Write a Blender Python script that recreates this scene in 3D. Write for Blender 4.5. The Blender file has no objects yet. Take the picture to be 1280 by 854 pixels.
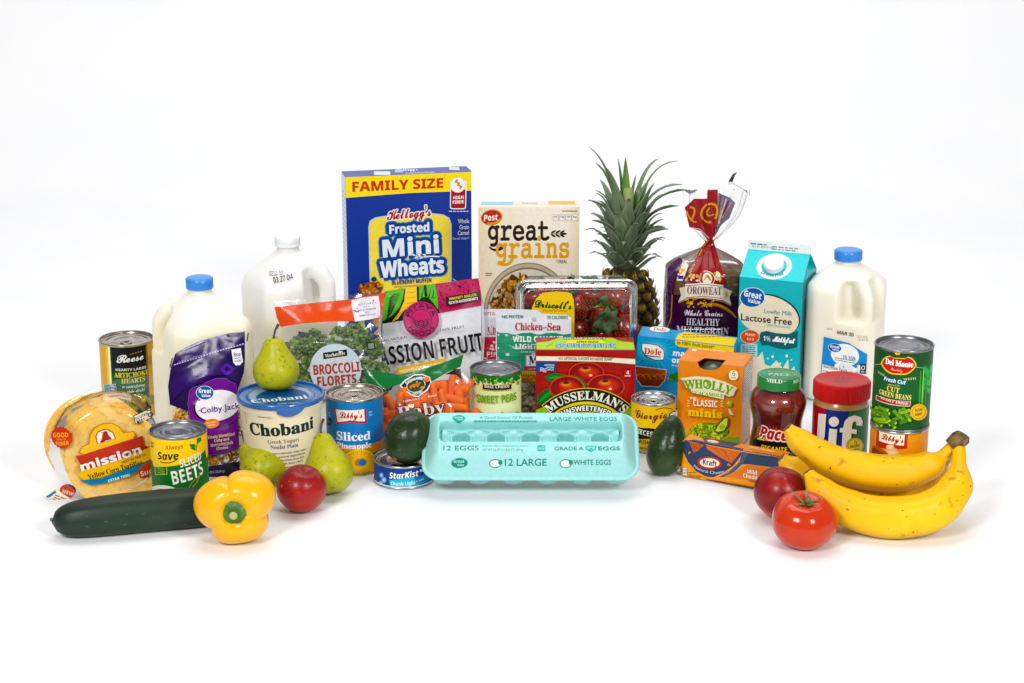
import bpy, bmesh, math, random, os
import numpy as np
from mathutils import Vector, Matrix, Euler, noise
from mathutils.geometry import tessellate_polygon
random.seed(7)
R = math.radians
S = 0.01                      # everything below is written in centimetres
SC = bpy.context.scene
COL = SC.collection

# ------------------------------------------------------------------ camera
cam = bpy.data.cameras.new('camera'); cam_ob = bpy.data.objects.new('camera', cam); COL.objects.link(cam_ob)
cam_ob.location = (0, -2.64, 0.985); cam_ob.rotation_euler = (R(90 - 16.5), 0, 0)
cam.sensor_width = 36; cam.lens = 36 * 2500 / 1280; cam.clip_start = 0.05; cam.clip_end = 60
SC.camera = cam_ob
# ------------------------------------------------------------------ studio light
W = bpy.data.worlds.new('World'); SC.world = W; W.use_nodes = True
bg = W.node_tree.nodes['Background']; bg.inputs[0].default_value = (1.0, 0.99, 0.975, 1); bg.inputs[1].default_value = 0.28
def area(name, loc, target, sx, sy, power, col=(1, 1, 1)):
    l = bpy.data.lights.new(name, 'AREA'); l.shape = 'RECTANGLE'; l.size = sx; l.size_y = sy; l.energy = power; l.color = col
    o = bpy.data.objects.new(name, l); COL.objects.link(o); o.location = loc
    o.rotation_euler = (Vector(target) - Vector(loc)).to_track_quat('-Z', 'Y').to_euler()
    return o
area('softbox_key', (-1.2, -2.5, 2.0), (0, 0.1, 0.1), 0.75, 0.75, 52)
area('softbox_fill', (1.5, -2.4, 1.8), (0, 0.1, 0.1), 0.7, 0.7, 42)
area('softbox_overhead', (0, 0.5, 3.2), (0, 0.5, 0), 2.2, 1.4, 30)
area('added_backdrop_light', (0, 1.5, 3.6), (0, 2.6, 1.5), 4.4, 1.0, 36)  # lamp added out of view, only to lift the sweep towards white
vs = SC.view_settings
vs.view_transform = 'Standard'; vs.look = 'None'; vs.exposure = 0.07; vs.gamma = 1.0; vs.use_curve_mapping = False
SC.display_settings.display_device = 'sRGB'
cy_ = SC.cycles
cy_.use_denoising = True
cy_.max_bounces = 10; cy_.transparent_max_bounces = 24; cy_.glossy_bounces = 4; cy_.transmission_bounces = 8; cy_.diffuse_bounces = 4
cy_.caustics_reflective = False; cy_.caustics_refractive = False

# ------------------------------------------------------------------ colour and materials
def lin(c):
    if isinstance(c, str):
        c = c.lstrip('#'); c = c if len(c) == 6 else ''.join(q * 2 for q in c); c = [int(c[i:i + 2], 16) / 255 for i in (0, 2, 4)]
        c = [x / 12.92 if x <= .04045 else ((x + .055) / 1.055) ** 2.4 for x in c]
    return (c[0], c[1], c[2], 1.0)
def sock(b, *names):
    for n in names:
        if n in b.inputs: return b.inputs[n]
class N:                                   # tiny node helper
    def __init__(s, m): s.t = m.node_tree; s.n = s.t.nodes; s.l = s.t.links
    def new(s, k, **kw):
        x = s.n.new(k)
        for a, v in kw.items(): setattr(x, a, v)
        return x
    def link(s, a, b): s.l.new(a, b)
def base_mat(name):
    m = bpy.data.materials.new(name); m.use_nodes = True
    h = N(m); b = h.n['Principled BSDF']
    return m, h, b
def noise_fac(h, vec, scale, lo, hi, detail=4, distort=0.0):
    n = h.new('ShaderNodeTexNoise'); n.inputs['Scale'].default_value = scale; n.inputs['Detail'].default_value = detail
    n.inputs['Distortion'].default_value = distort
    h.link(vec, n.inputs['Vector'])
    r = h.new('ShaderNodeMapRange'); r.inputs['From Min'].default_value = lo; r.inputs['From Max'].default_value = hi
    h.link(n.outputs['Fac'], r.inputs['Value'])
    return r.outputs['Result']
def mixc(h, fac, a, b):
    x = h.new('ShaderNodeMix', data_type='RGBA')
    if hasattr(fac, 'default_value') or hasattr(fac, 'is_output'): h.link(fac, x.inputs['Factor'])
    else: x.inputs['Factor'].default_value = fac
    for v, i in ((a, 6), (b, 7)):
        if isinstance(v, (tuple, str, list)): x.inputs[i].default_value = lin(v)
        else: h.link(v, x.inputs[i])
    return x.outputs[2]
def mat(name, col, rough=.5, spots=(), bump=None, metal=0, sss=0, coat=0, spec=.5, stretch=None, coatrough=.08):
    """spots: (scale, colour, lo, hi[, detail]) noise layers mixed over the colour; bump: (scale, strength, dist)"""
    m, h, b = base_mat(name)
    tc = h.new('ShaderNodeTexCoord'); vec = tc.outputs['Object']
    if stretch:
        mp = h.new('ShaderNodeMapping'); mp.inputs['Scale'].default_value = stretch; h.link(vec, mp.inputs['Vector']); vec = mp.outputs[0]
    c = None
    for sp in spots:
        f = noise_fac(h, vec, sp[0], sp[2], sp[3], sp[4] if len(sp) > 4 else 4)
        c = mixc(h, f, c if c is not None else col, sp[1])
    if c is None: b.inputs['Base Color'].default_value = lin(col)
    else: h.link(c, b.inputs['Base Color'])
    b.inputs['Roughness'].default_value = rough; b.inputs['Metallic'].default_value = metal
    sock(b, 'Specular IOR Level').default_value = spec
    if sss:
        sock(b, 'Subsurface Weight').default_value = sss
        sock(b, 'Subsurface Radius').default_value = (.6, .45, .25); sock(b, 'Subsurface Scale').default_value = .012
    if coat: sock(b, 'Coat Weight').default_value = coat; sock(b, 'Coat Roughness').default_value = coatrough
    if bump:
        n = h.new('ShaderNodeTexNoise'); n.inputs['Scale'].default_value = bump[0]; n.inputs['Detail'].default_value = 3
        h.link(vec, n.inputs['Vector'])
        bp = h.new('ShaderNodeBump'); bp.inputs['Strength'].default_value = bump[1]; bp.inputs['Distance'].default_value = bump[2] if len(bump) > 2 else .001
        h.link(n.outputs['Fac'], bp.inputs['Height']); h.link(bp.outputs[0], b.inputs['Normal'])
    return m
def print_mat(name, rough=.35, coat=0.0, metal=0.0, bump=None, spec=.22):
    m, h, b = base_mat(name)
    a = h.new('ShaderNodeAttribute', attribute_name='Col')
    tc = h.new('ShaderNodeTexCoord')
    f = noise_fac(h, tc.outputs['Object'], 180, .3, .75, 3)
    g = h.new('ShaderNodeMath', operation='MULTIPLY_ADD'); g.inputs[1].default_value = .09; g.inputs[2].default_value = .94
    h.link(f, g.inputs[0])
    v = h.new('ShaderNodeVectorMath', operation='SCALE'); h.link(a.outputs['Color'], v.inputs[0]); h.link(g.outputs[0], v.inputs['Scale'])
    hs = h.new('ShaderNodeHueSaturation'); hs.inputs['Saturation'].default_value = 1.22; hs.inputs['Value'].default_value = .97
    ga = h.new('ShaderNodeGamma'); ga.inputs['Gamma'].default_value = 1.16; h.link(v.outputs[0], ga.inputs['Color'])
    h.link(ga.outputs[0], hs.inputs['Color']); h.link(hs.outputs[0], b.inputs['Base Color'])
    b.inputs['Roughness'].default_value = rough; b.inputs['Metallic'].default_value = metal
    sock(b, 'Specular IOR Level').default_value = spec
    if coat: sock(b, 'Coat Weight').default_value = coat; sock(b, 'Coat Roughness').default_value = .12
    if bump:
        n = h.new('ShaderNodeTexNoise'); n.inputs['Scale'].default_value = bump[0]; n.inputs['Detail'].default_value = 2
        h.link(tc.outputs['Object'], n.inputs['Vector'])
        bp = h.new('ShaderNodeBump'); bp.inputs['Strength'].default_value = bump[1]; bp.inputs['Distance'].default_value = .002
        h.link(n.outputs['Fac'], bp.inputs['Height']); h.link(bp.outputs[0], b.inputs['Normal'])
    return m
def film_mat(name, clear=.93, rough=.06, tint='#ffffff', bump=(60, .35), milky=0.0, ior=1.5):
    """thin clear plastic: mostly see-through, mirror-like at grazing angles and on its creases"""
    m, h, b = base_mat(name)
    h.n.remove(b); out = h.n['Material Output']
    tr = h.new('ShaderNodeBsdfTransparent'); tr.inputs[0].default_value = lin(tint)
    gl = h.new('ShaderNodeBsdfGlossy'); gl.inputs['Roughness'].default_value = rough
    df = h.new('ShaderNodeBsdfDiffuse'); df.inputs[0].default_value = (.85, .86, .88, 1)
    tc = h.new('ShaderNodeTexCoord')
    n = h.new('ShaderNodeTexNoise'); n.inputs['Scale'].default_value = bump[0]; n.inputs['Detail'].default_value = 3; n.inputs['Distortion'].default_value = .6
    h.link(tc.outputs['Object'], n.inputs['Vector'])
    bp = h.new('ShaderNodeBump'); bp.inputs['Strength'].default_value = bump[1]; bp.inputs['Distance'].default_value = .004
    h.link(n.outputs['Fac'], bp.inputs['Height']); h.link(bp.outputs[0], gl.inputs['Normal'])
    fr = h.new('ShaderNodeFresnel'); fr.inputs[0].default_value = ior; h.link(bp.outputs[0], fr.inputs['Normal'])
    ma = h.new('ShaderNodeMath', operation='MULTIPLY_ADD'); ma.inputs[1].default_value = .85; ma.inputs[2].default_value = 1 - clear; ma.use_clamp = True
    h.link(fr.outputs[0], ma.inputs[0])
    m1 = h.new('ShaderNodeMixShader'); m1.inputs[0].default_value = milky
    h.link(tr.outputs[0], m1.inputs[1]); h.link(df.outputs[0], m1.inputs[2])
    m2 = h.new('ShaderNodeMixShader'); h.link(ma.outputs[0], m2.inputs[0]); h.link(m1.outputs[0], m2.inputs[1]); h.link(gl.outputs[0], m2.inputs[2])
    h.link(m2.outputs[0], out.inputs['Surface'])
    return m

M = {}
M['paper'] = print_mat('printed_paper_label', .42)
M['card'] = print_mat('printed_gloss_card', .33, coat=.05, bump=(9, .25))
M['filmprint'] = print_mat('printed_plastic_film', .25, coat=.16, bump=(45, .35))
M['matteprint'] = print_mat('printed_matte_film', .38, bump=(35, .3))
M['foam'] = print_mat('printed_foam', .5)
M['film'] = film_mat('clear_crinkled_film', .97, .11, bump=(26, .3), ior=1.38)
M['bagfilm'] = film_mat('clear_bag_film', .96, .12, bump=(26, .35), milky=.006, ior=1.4)
M['shell'] = film_mat('clear_rigid_plastic', .975, .04, bump=(12, .15))
M['glass'] = film_mat('clear_jar_glass', .95, .02, bump=(4, .05))
M['tin'] = mat('tinplate', '#b9bab8', .26, metal=1, spots=[(60, '#a9aaab', .35, .7)], bump=(30, .08))
M['tin_dark'] = mat('lacquered_tinplate', '#8b8d92', .32, metal=1, spots=[(40, '#82848a', .35, .7)])
M['tin_warm'] = mat('warm_tinplate', '#b5aca0', .24, metal=1, spots=[(50, '#a39b90', .35, .7)])

# ------------------------------------------------------------------ objects
def prop(o, label=None, cat=None, group=None, kind=None):
    if label: o['label'] = label
    if cat: o['category'] = cat
    if group: o['group'] = group
    if kind: o['kind'] = kind
    return o
def thing(name, label, cat, loc=(0, 0, 0), rot=(0, 0, 0), group=None):
    o = bpy.data.objects.new(name, None); COL.objects.link(o); o.empty_display_size = .02
    o.location = Vector(loc) * S; o.rotation_euler = [R(a) for a in rot]
    return prop(o, label, cat, group)
def link_mesh(name, me, m, parent=None):
    o = bpy.data.objects.new(name, me); COL.objects.link(o)
    if m is not None and not me.materials: me.materials.append(m)
    if parent: o.parent = parent
    return o
def mesh(name, verts, faces, m, parent=None, smooth=False, cols=None, sharp=None):
    me = bpy.data.meshes.new(name)
    v = np.asarray(verts, dtype=float).reshape(-1, 3) * S
    me.from_pydata(v.tolist(), [], [tuple(int(i) for i in f) for f in faces]); me.update()
    if cols is not None:
        a = me.color_attributes.new('Col', 'FLOAT_COLOR', 'POINT'); a.data.foreach_set('color', np.asarray(cols, dtype=np.float32).ravel())
    if smooth: me.polygons.foreach_set('use_smooth', [True] * len(me.polygons))
    if sharp:
        try: me.set_sharp_from_angle(angle=R(sharp))
        except Exception: pass
    return link_mesh(name, me, m, parent)
def bm_mesh(name, bm, m, parent=None, smooth=False, sharp=None):
    me = bpy.data.meshes.new(name); bm.to_mesh(me); bm.free()
    if smooth: me.polygons.foreach_set('use_smooth', [True] * len(me.polygons))
    if sharp:
        try: me.set_sharp_from_angle(angle=R(sharp))
        except Exception: pass
    return link_mesh(name, me, m, parent)
def flatcol(c, n): return np.tile(np.array(lin(c)), (n, 1))
def lathe(profile, n=64, caps=False, mod=None):
    """profile [(r, z)] bottom to top -> verts, faces; mod(theta, r, z) may bend it"""
    V = []; F = []
    for r, z in profile:
        for i in range(n):
            t = 2 * math.pi * i / n
            x, y, zz = r * math.cos(t), r * math.sin(t), z
            if mod: x, y, zz = mod(t, r, z)
            V.append((x, y, zz))
    k = len(profile)
    for j in range(k - 1):
        for i in range(n):
            a = j * n + i; b = j * n + (i + 1) % n
            F.append((a, b, b + n, a + n))
    if caps:
        F.append(tuple(reversed(range(n)))); F.append(tuple((k - 1) * n + i for i in range(n)))
    return V, F
def sweep(pts, rad, n=10, squash=1.0, cap=True, section=None):
    """tube along points with a radius per point (function or list)"""
    pts = [Vector(p) for p in pts]; V = []; F = []; k = len(pts)
    up = Vector((0, 0, 1))
    t0 = (pts[1] - pts[0]).normalized()
    if abs(t0.dot(up)) > .9: up = Vector((0, 1, 0))
    nrm = (up - t0 * up.dot(t0)).normalized()
    for i, p in enumerate(pts):
        t = (pts[min(i + 1, k - 1)] - pts[max(i - 1, 0)]).normalized()
        nrm = (nrm - t * nrm.dot(t)).normalized(); bi = t.cross(nrm)
        r = rad(i / (k - 1)) if callable(rad) else (rad[i] if isinstance(rad, (list, tuple)) else rad)
        for j in range(n):
            a = 2 * math.pi * j / n
            q = section(a) if section else 1.0
            V.append(p + nrm * (math.sin(a) * r * q * squash) + bi * (math.cos(a) * r * q))
    for i in range(k - 1):
        for j in range(n):
            a = i * n + j; b = i * n + (j + 1) % n
            F.append((a, b, b + n, a + n))
    if cap: F.append(tuple(range(n))[::-1]); F.append(tuple((k - 1) * n + j for j in range(n)))
    return V, F
def bez(p0, p1, p2, p3, n=12):
    p0, p1, p2, p3 = [np.array(p, float) for p in (p0, p1, p2, p3)]
    t = np.linspace(0, 1, n)[:, None]
    return (1 - t) ** 3 * p0 + 3 * (1 - t) ** 2 * t * p1 + 3 * (1 - t) * t * t * p2 + t ** 3 * p3
def box_verts(w, d, h, x0=None):
    """open list of a box centred on x,y with its base at z=0"""
    x, y = w / 2, d / 2
    V = [(-x, -y, 0), (x, -y, 0), (x, y, 0), (-x, y, 0), (-x, -y, h), (x, -y, h), (x, y, h), (-x, y, h)]
    F = [(0, 3, 2, 1), (4, 5, 6, 7), (0, 1, 5, 4), (1, 2, 6, 5), (2, 3, 7, 6), (3, 0, 4, 7)]
    return V, F
def bevel_box(name, w, d, h, bev, m, parent, col='#ffffff', seg=2, puff=0.0):
    bm = bmesh.new(); V, F = box_verts(w, d, h)
    vs_ = [bm.verts.new(Vector(v) * S) for v in V]
    for f in F: bm.faces.new([vs_[i] for i in f])
    bmesh.ops.bevel(bm, geom=bm.edges[:], offset=bev * S, segments=seg, profile=.5, affect='EDGES')
    cl = bm.verts.layers.float_color.new('Col')
    for v in bm.verts: v[cl] = lin(col)
    return bm_mesh(name, bm, m, parent, smooth=True, sharp=40)

# ------------------------------------------------------------------ lettering
DF = bpy.utils.system_resource('DATAFILES') or ''
def load_font(key):
    try:
        d = os.path.join(DF, 'fonts')
        for f in os.listdir(d):
            if key in f: return bpy.data.fonts.load(os.path.join(d, f))
    except Exception: pass
    return None
FM = load_font('NotoSansMath'); FI = load_font('Inter')
# style -> (upper, lower, digit) code points of the mathematical alphabets that Blender's own fonts carry
STY = {'bold': (0x1D5D4, 0x1D5EE, 0x1D7EC), 'serif': (0x1D400, 0x1D41A, 0x1D7CE), 'script': (0x1D4D0, 0x1D4EA, 0x1D7CE),
       'ital': (0x1D468, 0x1D482, 0x1D7CE), 'bital': (0x1D63C, 0x1D656, 0x1D7EC), 'type': (0x1D670, 0x1D68A, 0x1D7F6),
       'sans': None, 'geo': None}
def _xl(s, st):
    k = STY[st]
    if not k: return s
    o = ''
    for c in s:
        if 'A' <= c <= 'Z': o += chr(k[0] + ord(c) - 65)
        elif 'a' <= c <= 'z': o += chr(k[1] + ord(c) - 97)
        elif c.isdigit(): o += chr(k[2] + ord(c) - 48)
        else: o += c
    return o
_cache = {}
def glyphs(s, st='bold', off=0.0):
    """text -> (verts Nx2 with cap height 1 and baseline 0, tris Mx3)"""
    key = (s, st, off)
    if key in _cache: return _cache[key]
    c = bpy.data.curves.new('lettering', 'FONT')
    if st == 'geo': pass
    elif st == 'sans' and FI: c.font = FI
    elif FM: c.font = FM
    c.body = _xl(s, st); c.resolution_u = 2 if len(s) > 9 else 3; c.offset = off
    o = bpy.data.objects.new('lettering', c); me = o.to_mesh()
    me.calc_loop_triangles()
    n = len(me.vertices); v = np.zeros(n * 3); me.vertices.foreach_get('co', v); v = v.reshape(-1, 3)[:, :2]
    t = np.zeros(len(me.loop_triangles) * 3, dtype=np.int32); me.loop_triangles.foreach_get('vertices', t); t = t.reshape(-1, 3)
    o.to_mesh_clear(); bpy.data.objects.remove(o); bpy.data.curves.remove(c)
    if s != 'H':
        k = glyphs('H', st)[2]
    else:
        k = v[:, 1].max() if n else .7
    if n: v = v / k
    _cache[key] = (v, t, k)
    return _cache[key]
def boundary(t):
    e = {}
    for a, b, c in t:
        for p, q in ((a, b), (b, c), (c, a)):
            k = (min(p, q), max(p, q)); e[k] = e.get(k, 0) + 1
    return [k for k, n in e.items() if n == 1]

# ------------------------------------------------------------------ printed artwork laid on a real surface
class Art:
    """flat print drawn in label space; X,Y run right and DOWN in design units, s units per centimetre.
    A point becomes u,v centimetres on the surface: u=(X-cx)/s, v=(cy-Y)/sv (or an affine frame from three corners)."""
    def __init__(s, cx=0, cy=0, sc=1.0, sv=None, frame=None, R_=None, sag=0.0):
        s.cx, s.cy, s.s, s.sv = cx, cy, sc, sv or sc; s.items = []; s.R_ = R_; s.sag = sag
        s.fr = None
        if frame:
            (x0, y0), (x1, y1), (x2, y2), w, h = frame      # design points of the top-left, top-right and bottom-left corner
            A = np.array([[x1 - x0, x2 - x0], [y1 - y0, y2 - y0]], float)
            s.fr = (np.linalg.inv(A), np.array([x0, y0], float), w, h)
            s.s = math.hypot(x1 - x0, y1 - y0) / w; s.sv = math.hypot(x2 - x0, y2 - y0) / h
    def pt(s, X, Y):
        if s.fr:
            Ai, o, w, h = s.fr
            a, b = Ai @ (np.array([X, Y], float) - o)
            return (a * w - w / 2, h - b * h)
        u = (X - s.cx) / s.s; v = (s.cy - Y) / s.sv
        if s.R_:
            q = max(-.98, min(.98, u / s.R_)); v += s.sag * s.R_ * (math.sqrt(1 - q * q) - 1); u = s.R_ * math.asin(q)
        return (u, v)
    def raw(s, v, t, col, jit=0.0):
        v = np.asarray(v, float); 
        if len(v) == 0: return
        s.items.append((v, np.asarray(t, dtype=int), col, jit))
    def poly(s, pts, col, px=True):
        """filled outline; pts in design units (px) or centimetres; col one colour or one per point"""
        P = [s.pt(*p) for p in pts] if px else [tuple(p) for p in pts]
        t = tessellate_polygon([[Vector((p[0], p[1], 0)) for p in P]])
        s.raw(P, t, col)
    def rect(s, X0, Y0, X1, Y1, col, r=0, px=True):
        if r <= 0: return s.poly([(X0, Y0), (X1, Y0), (X1, Y1), (X0, Y1)], col, px)
        p = []
        for cx, cy, a0 in ((X1 - r, Y0 + r, -90), (X1 - r, Y1 - r, 0), (X0 + r, Y1 - r, 90), (X0 + r, Y0 + r, 180)):
            for k in range(6):
                a = R(a0 + k * 18); p.append((cx + r * math.cos(a), cy + r * math.sin(a)))
        s.poly(p, col, px)
    def ell(s, X, Y, rx, ry=None, col='#fff', rot=0, n=36, a0=0, a1=360, cols=None):
        ry = rx if ry is None else ry
        full = a1 - a0 >= 360
        p = []
        for k in range(n if full else n + 1):
            a = R(a0 + (a1 - a0) * k / n); x, y = rx * math.cos(a), ry * math.sin(a)
            c, q = math.cos(R(rot)), math.sin(R(rot)); p.append((X + x * c + y * q, Y - x * q + y * c))
        if cols:                                   # centre colour, rim colour
            P = [s.pt(X, Y)] + [s.pt(*q) for q in p]; m = len(p)
            t = [(0, 1 + i, 1 + (i + 1) % m) for i in range(m)]
            return s.raw(P, t, [cols[0]] + [cols[1]] * m)
        s.poly(p, col)
    def ring(s, X, Y, rx, ry, w, col, n=40, a0=0, a1=360, rot=0):
        V = []; T_ = []
        c, q = math.cos(R(rot)), math.sin(R(rot))
        for k in range(n + 1):
            a = R(a0 + (a1 - a0) * k / n)
            for e in (0, w):
                x, y = (rx - e) * math.cos(a), (ry - e) * math.sin(a)
                V.append(s.pt(X + x * c + y * q, Y - x * q + y * c))
            if k: i = 2 * k; T_ += [(i - 2, i - 1, i), (i - 1, i + 1, i)]
        s.raw(V, T_, col)
    def line(s, pts, w, col, taper=None):
        """stroke of width w (design units) along points"""
        P = np.array([s.pt(*p) for p in pts]); w = w / s.s; n = len(P); V = []; T_ = []
        for i in range(n):
            d = P[min(i + 1, n - 1)] - P[max(i - 1, 0)]; d = d / (np.linalg.norm(d) + 1e-9)
            k = w / 2 * (taper(i / (n - 1)) if taper else 1)
            V += [P[i] + k * np.array([-d[1], d[0]]), P[i] - k * np.array([-d[1], d[0]])]
            if i: a = 2 * i; T_ += [(a - 2, a - 1, a), (a - 1, a + 1, a)]
        s.raw(V, T_, col)
    def curve(s, p0, p1, p2, p3, w, col, n=12, taper=None): s.line([tuple(p) for p in bez(p0, p1, p2, p3, n)], w, col, taper)
    def T(s, txt, X, Y, h, col, st='bold', w=None, al='c', rot=0, sh=0, arc=None, ol=None, ow=0, off=0.0, sp=None, wave=None):
        """lettering: X,Y = baseline anchor, h cap height, w total width, all in design units; rot degrees CCW;
        arc = radius in design units (positive arches up, negative sags); ol/ow = outline colour and width"""
        v, t, _ = glyphs(txt, st)
        if len(v) == 0: return
        if off and not (ol == col):
            s.T(txt, X, Y, h, col, st, w, al, rot, sh, arc, ol or col, (ow if ol else 0) + off * h * .9, 0, sp, wave)
            if ol: s.T(txt, X, Y, h, col, st, w, al, rot, sh, arc, col, off * h * .9, 0, sp, wave)
            return
        v = v.copy(); x0, x1 = v[:, 0].min(), v[:, 0].max()
        v[:, 0] -= {'c': (x0 + x1) / 2, 'l': x0, 'r': x1}[al]
        hh = h / s.sv; ww = (w / s.s) / (x1 - x0) if w else h / s.s
        v[:, 0] *= ww; v[:, 1] *= hh
        if sh: v[:, 0] += v[:, 1] * sh
        if wave: v[:, 1] += wave(v[:, 0] * s.s) / s.sv
        def place(v):
            v = v.copy()
            if arc:
                A = arc / s.s; a = v[:, 0] / A
                v = np.stack([(A + v[:, 1]) * np.sin(a), (A + v[:, 1]) * np.cos(a) - A], 1)
            if rot:
                c, q = math.cos(R(rot)), math.sin(R(rot)); v = np.stack([v[:, 0] * c - v[:, 1] * q, v[:, 0] * q + v[:, 1] * c], 1)
            return v + np.array(s.pt(X, Y))
        if ol and ow:
            o = ow / s.s; V = []; T_ = []
            for a, b in boundary(t):
                p, q = v[a], v[b]; d = q - p; L = np.linalg.norm(d)
                if L < 1e-6: continue
                d = d / L * o; nn = np.array([-d[1], d[0]]); i = len(V)
                V += [p + nn, p - nn, q + nn, q - nn]; T_ += [(i, i + 1, i + 2), (i + 1, i + 3, i + 2)]
                i = len(V); V.append(q)
                for k in range(8): V.append(q + o * np.array([math.cos(k * math.pi / 4), math.sin(k * math.pi / 4)]))
                T_ += [(i, i + 1 + k, i + 1 + (k + 1) % 8) for k in range(8)]
            s.raw(place(np.array(V)), T_, ol, jit=.9)
        s.raw(place(v), t, col)
    def fine(s, X0, Y0, X1, n, gap, col, h=None, seed=1, al='l', rot=0):
        """rows of tiny illegible print"""
        r = random.Random(seed); h = h or gap * .45; V = []; T_ = []
        c, q = math.cos(R(rot)), math.sin(R(rot))
        for k in range(n):
            x = X0 + (r.uniform(0, .1) * (X1 - X0) if al == 'c' else 0); e = X1 - r.uniform(0, .18) * (X1 - X0)
            while x < e:
                l = r.uniform(1.6, 5) * h
                l = min(l, e - x + .5); i = len(V)
                for a, b in ((x, k * gap), (x + l, k * gap), (x + l, k * gap + h), (x, k * gap + h)):
                    dx, dy = a - X0, b; V.append(s.pt(X0 + dx * c + dy * q, Y0 - dx * q + dy * c))
                T_ += [(i, i + 1, i + 2), (i, i + 2, i + 3)]
                x += l + h * .9
        s.raw(V, T_, col)
    def blobs(s, n, where, size, pal, seed=1, asp=1.6, inside=None, rough=.25):
        """many small lumpy patches - printed food pictures; where=(X0,Y0,X1,Y1)"""
        r = random.Random(seed)
        for k in range(n):
            for _ in range(30):
                X, Y = r.uniform(where[0], where[2]), r.uniform(where[1], where[3])
                if not inside or inside(X, Y): break
            else: continue
            sz = r.uniform(*size); rt = r.uniform(0, 180); asx = r.uniform(1, asp); c = r.choice(pal)
            V = [s.pt(X, Y)]; m = 9
            cc, q = math.cos(rt), math.sin(rt)
            for i in range(m):
                a = 2 * math.pi * i / m; g = sz * (1 + r.uniform(-rough, rough)); x, y = g * asx * math.cos(a), g * math.sin(a)
                V.append(s.pt(X + x * cc + y * q, Y - x * q + y * cc))
            c2 = r.choice(pal)
            s.raw(V, [(0, 1 + i, 1 + (i + 1) % m) for i in range(m)], [c] + [c2] * m, jit=.0)
    # -------- to geometry
    def build(s, name, f, m, parent, g=None, lg=.004, base=.004, clip=None):
        """f(u,v,offset)->Nx3 (arrays, cm); g = largest edge length left uncut on a curved surface"""
        VV = []; FF = []; CC = []; nv = 0
        rng = random.Random(3)
        for li, (v, t, col, jit) in enumerate(s.items):
            multi = isinstance(col, (list, tuple)) and not isinstance(col[0], float)
            ca = np.array([lin(c) for c in col]) if multi else np.tile(np.array(lin(col)), (len(v), 1))
            lay = np.full(len(v), float(li))
            if jit:
                # separate the overlapping pieces of one stroke by hairs so that no two lie in one plane
                comp = np.zeros(len(v)); 
                q = np.array([rng.random() for _ in range(len(t))])
                if len(t): v = v[t].reshape(-1, 2); ca = ca[t].reshape(-1, 4); lay = li - jit * np.repeat(q, 3) ; t = np.arange(len(v)).reshape(-1, 3)
            ext = v.max(0) - v.min(0)
            if (g and max(ext) > (g if not isinstance(g, (tuple, list)) else max(q for q in g if q))) or clip:
                bm = bmesh.new(); cl = bm.verts.layers.float_color.new('c'); ll = bm.verts.layers.float.new('l')
                bv = []
                for i in range(len(v)):
                    b = bm.verts.new((v[i, 0], v[i, 1], 0)); b[cl] = ca[i]; b[ll] = lay[i]; bv.append(b)
                for a, b, c in t:
                    try: bm.faces.new((bv[a], bv[b], bv[c]))
                    except ValueError: pass
                if clip:
                    for (px_, py_, nx, ny) in clip:
                        bmesh.ops.bisect_plane(bm, geom=bm.verts[:] + bm.edges[:] + bm.faces[:], plane_co=(px_, py_, 0), plane_no=(nx, ny, 0), clear_outer=True)
                if g:
                    gg = g if isinstance(g, (tuple, list)) else (g, g)
                    for ax in (0, 1):
                        if gg[ax] is None: continue
                        lo, hi = v[:, ax].min(), v[:, ax].max(); k = math.floor(lo / gg[ax]) + 1
                        while k * gg[ax] < hi:
                            co = [0, 0, 0]; no = [0, 0, 0]; co[ax] = k * gg[ax]; no[ax] = 1
                            bmesh.ops.bisect_plane(bm, geom=bm.verts[:] + bm.edges[:] + bm.faces[:], plane_co=co, plane_no=no); k += 1
                bmesh.ops.triangulate(bm, faces=[q for q in bm.faces if len(q.verts) > 4])
                bm.verts.ensure_lookup_table(); bm.verts.index_update()
                v = np.array([(b.co.x, b.co.y) for b in bm.verts]).reshape(-1, 2); ca = np.array([tuple(b[cl]) for b in bm.verts]).reshape(-1, 4)
                lay = np.array([b[ll] for b in bm.verts])
                t = [tuple(x.index for x in q.verts) for q in bm.faces]; bm.free()
                if len(v) == 0: continue
            P = f(v[:, 0], v[:, 1], base + lay * lg)
            VV.append(P); CC.append(ca); FF += [tuple(int(i) + nv for i in q) for q in t]; nv += len(v)
        if not VV: return None
        return mesh(name, np.concatenate(VV), FF, m, parent, cols=np.concatenate(CC), smooth=bool(g))
def tw(t):
    return Matrix.LocRotScale(t.location, t.rotation_euler, (1, 1, 1))
def at_local(t, p, rot=(0, 0, 0)):
    """world location and rotation of a spot given in a thing's own centimetres"""
    m = tw(t) @ Matrix.LocRotScale(Vector(p) * S, Euler([R(a) for a in rot]), (1, 1, 1))
    return m
def on_front(d):                     # front face of a box of depth d: u centred, v from its base
    return lambda u, v, o: np.stack([u, -d / 2 - o, v], 1)
def on_top(h, d):                    # top face: v measured from the front edge backwards
    return lambda u, v, o: np.stack([u, -d / 2 + v, h + o], 1)
def on_right(w, d):                  # right side: u from the front edge backwards
    return lambda u, v, o: np.stack([w / 2 + o, -d / 2 + u, v], 1)
def on_left(w, d):
    return lambda u, v, o: np.stack([-w / 2 - o, d / 2 - u, v], 1)
def on_cyl(r, z0=0.0, taper=0.0, ang=0.0):
    def f(u, v, o):
        rr = r + taper * v
        a = u / r + R(ang)
        return np.stack([(rr + o) * np.sin(a), -(rr + o) * np.cos(a), v + z0], 1)
    return f
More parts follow.
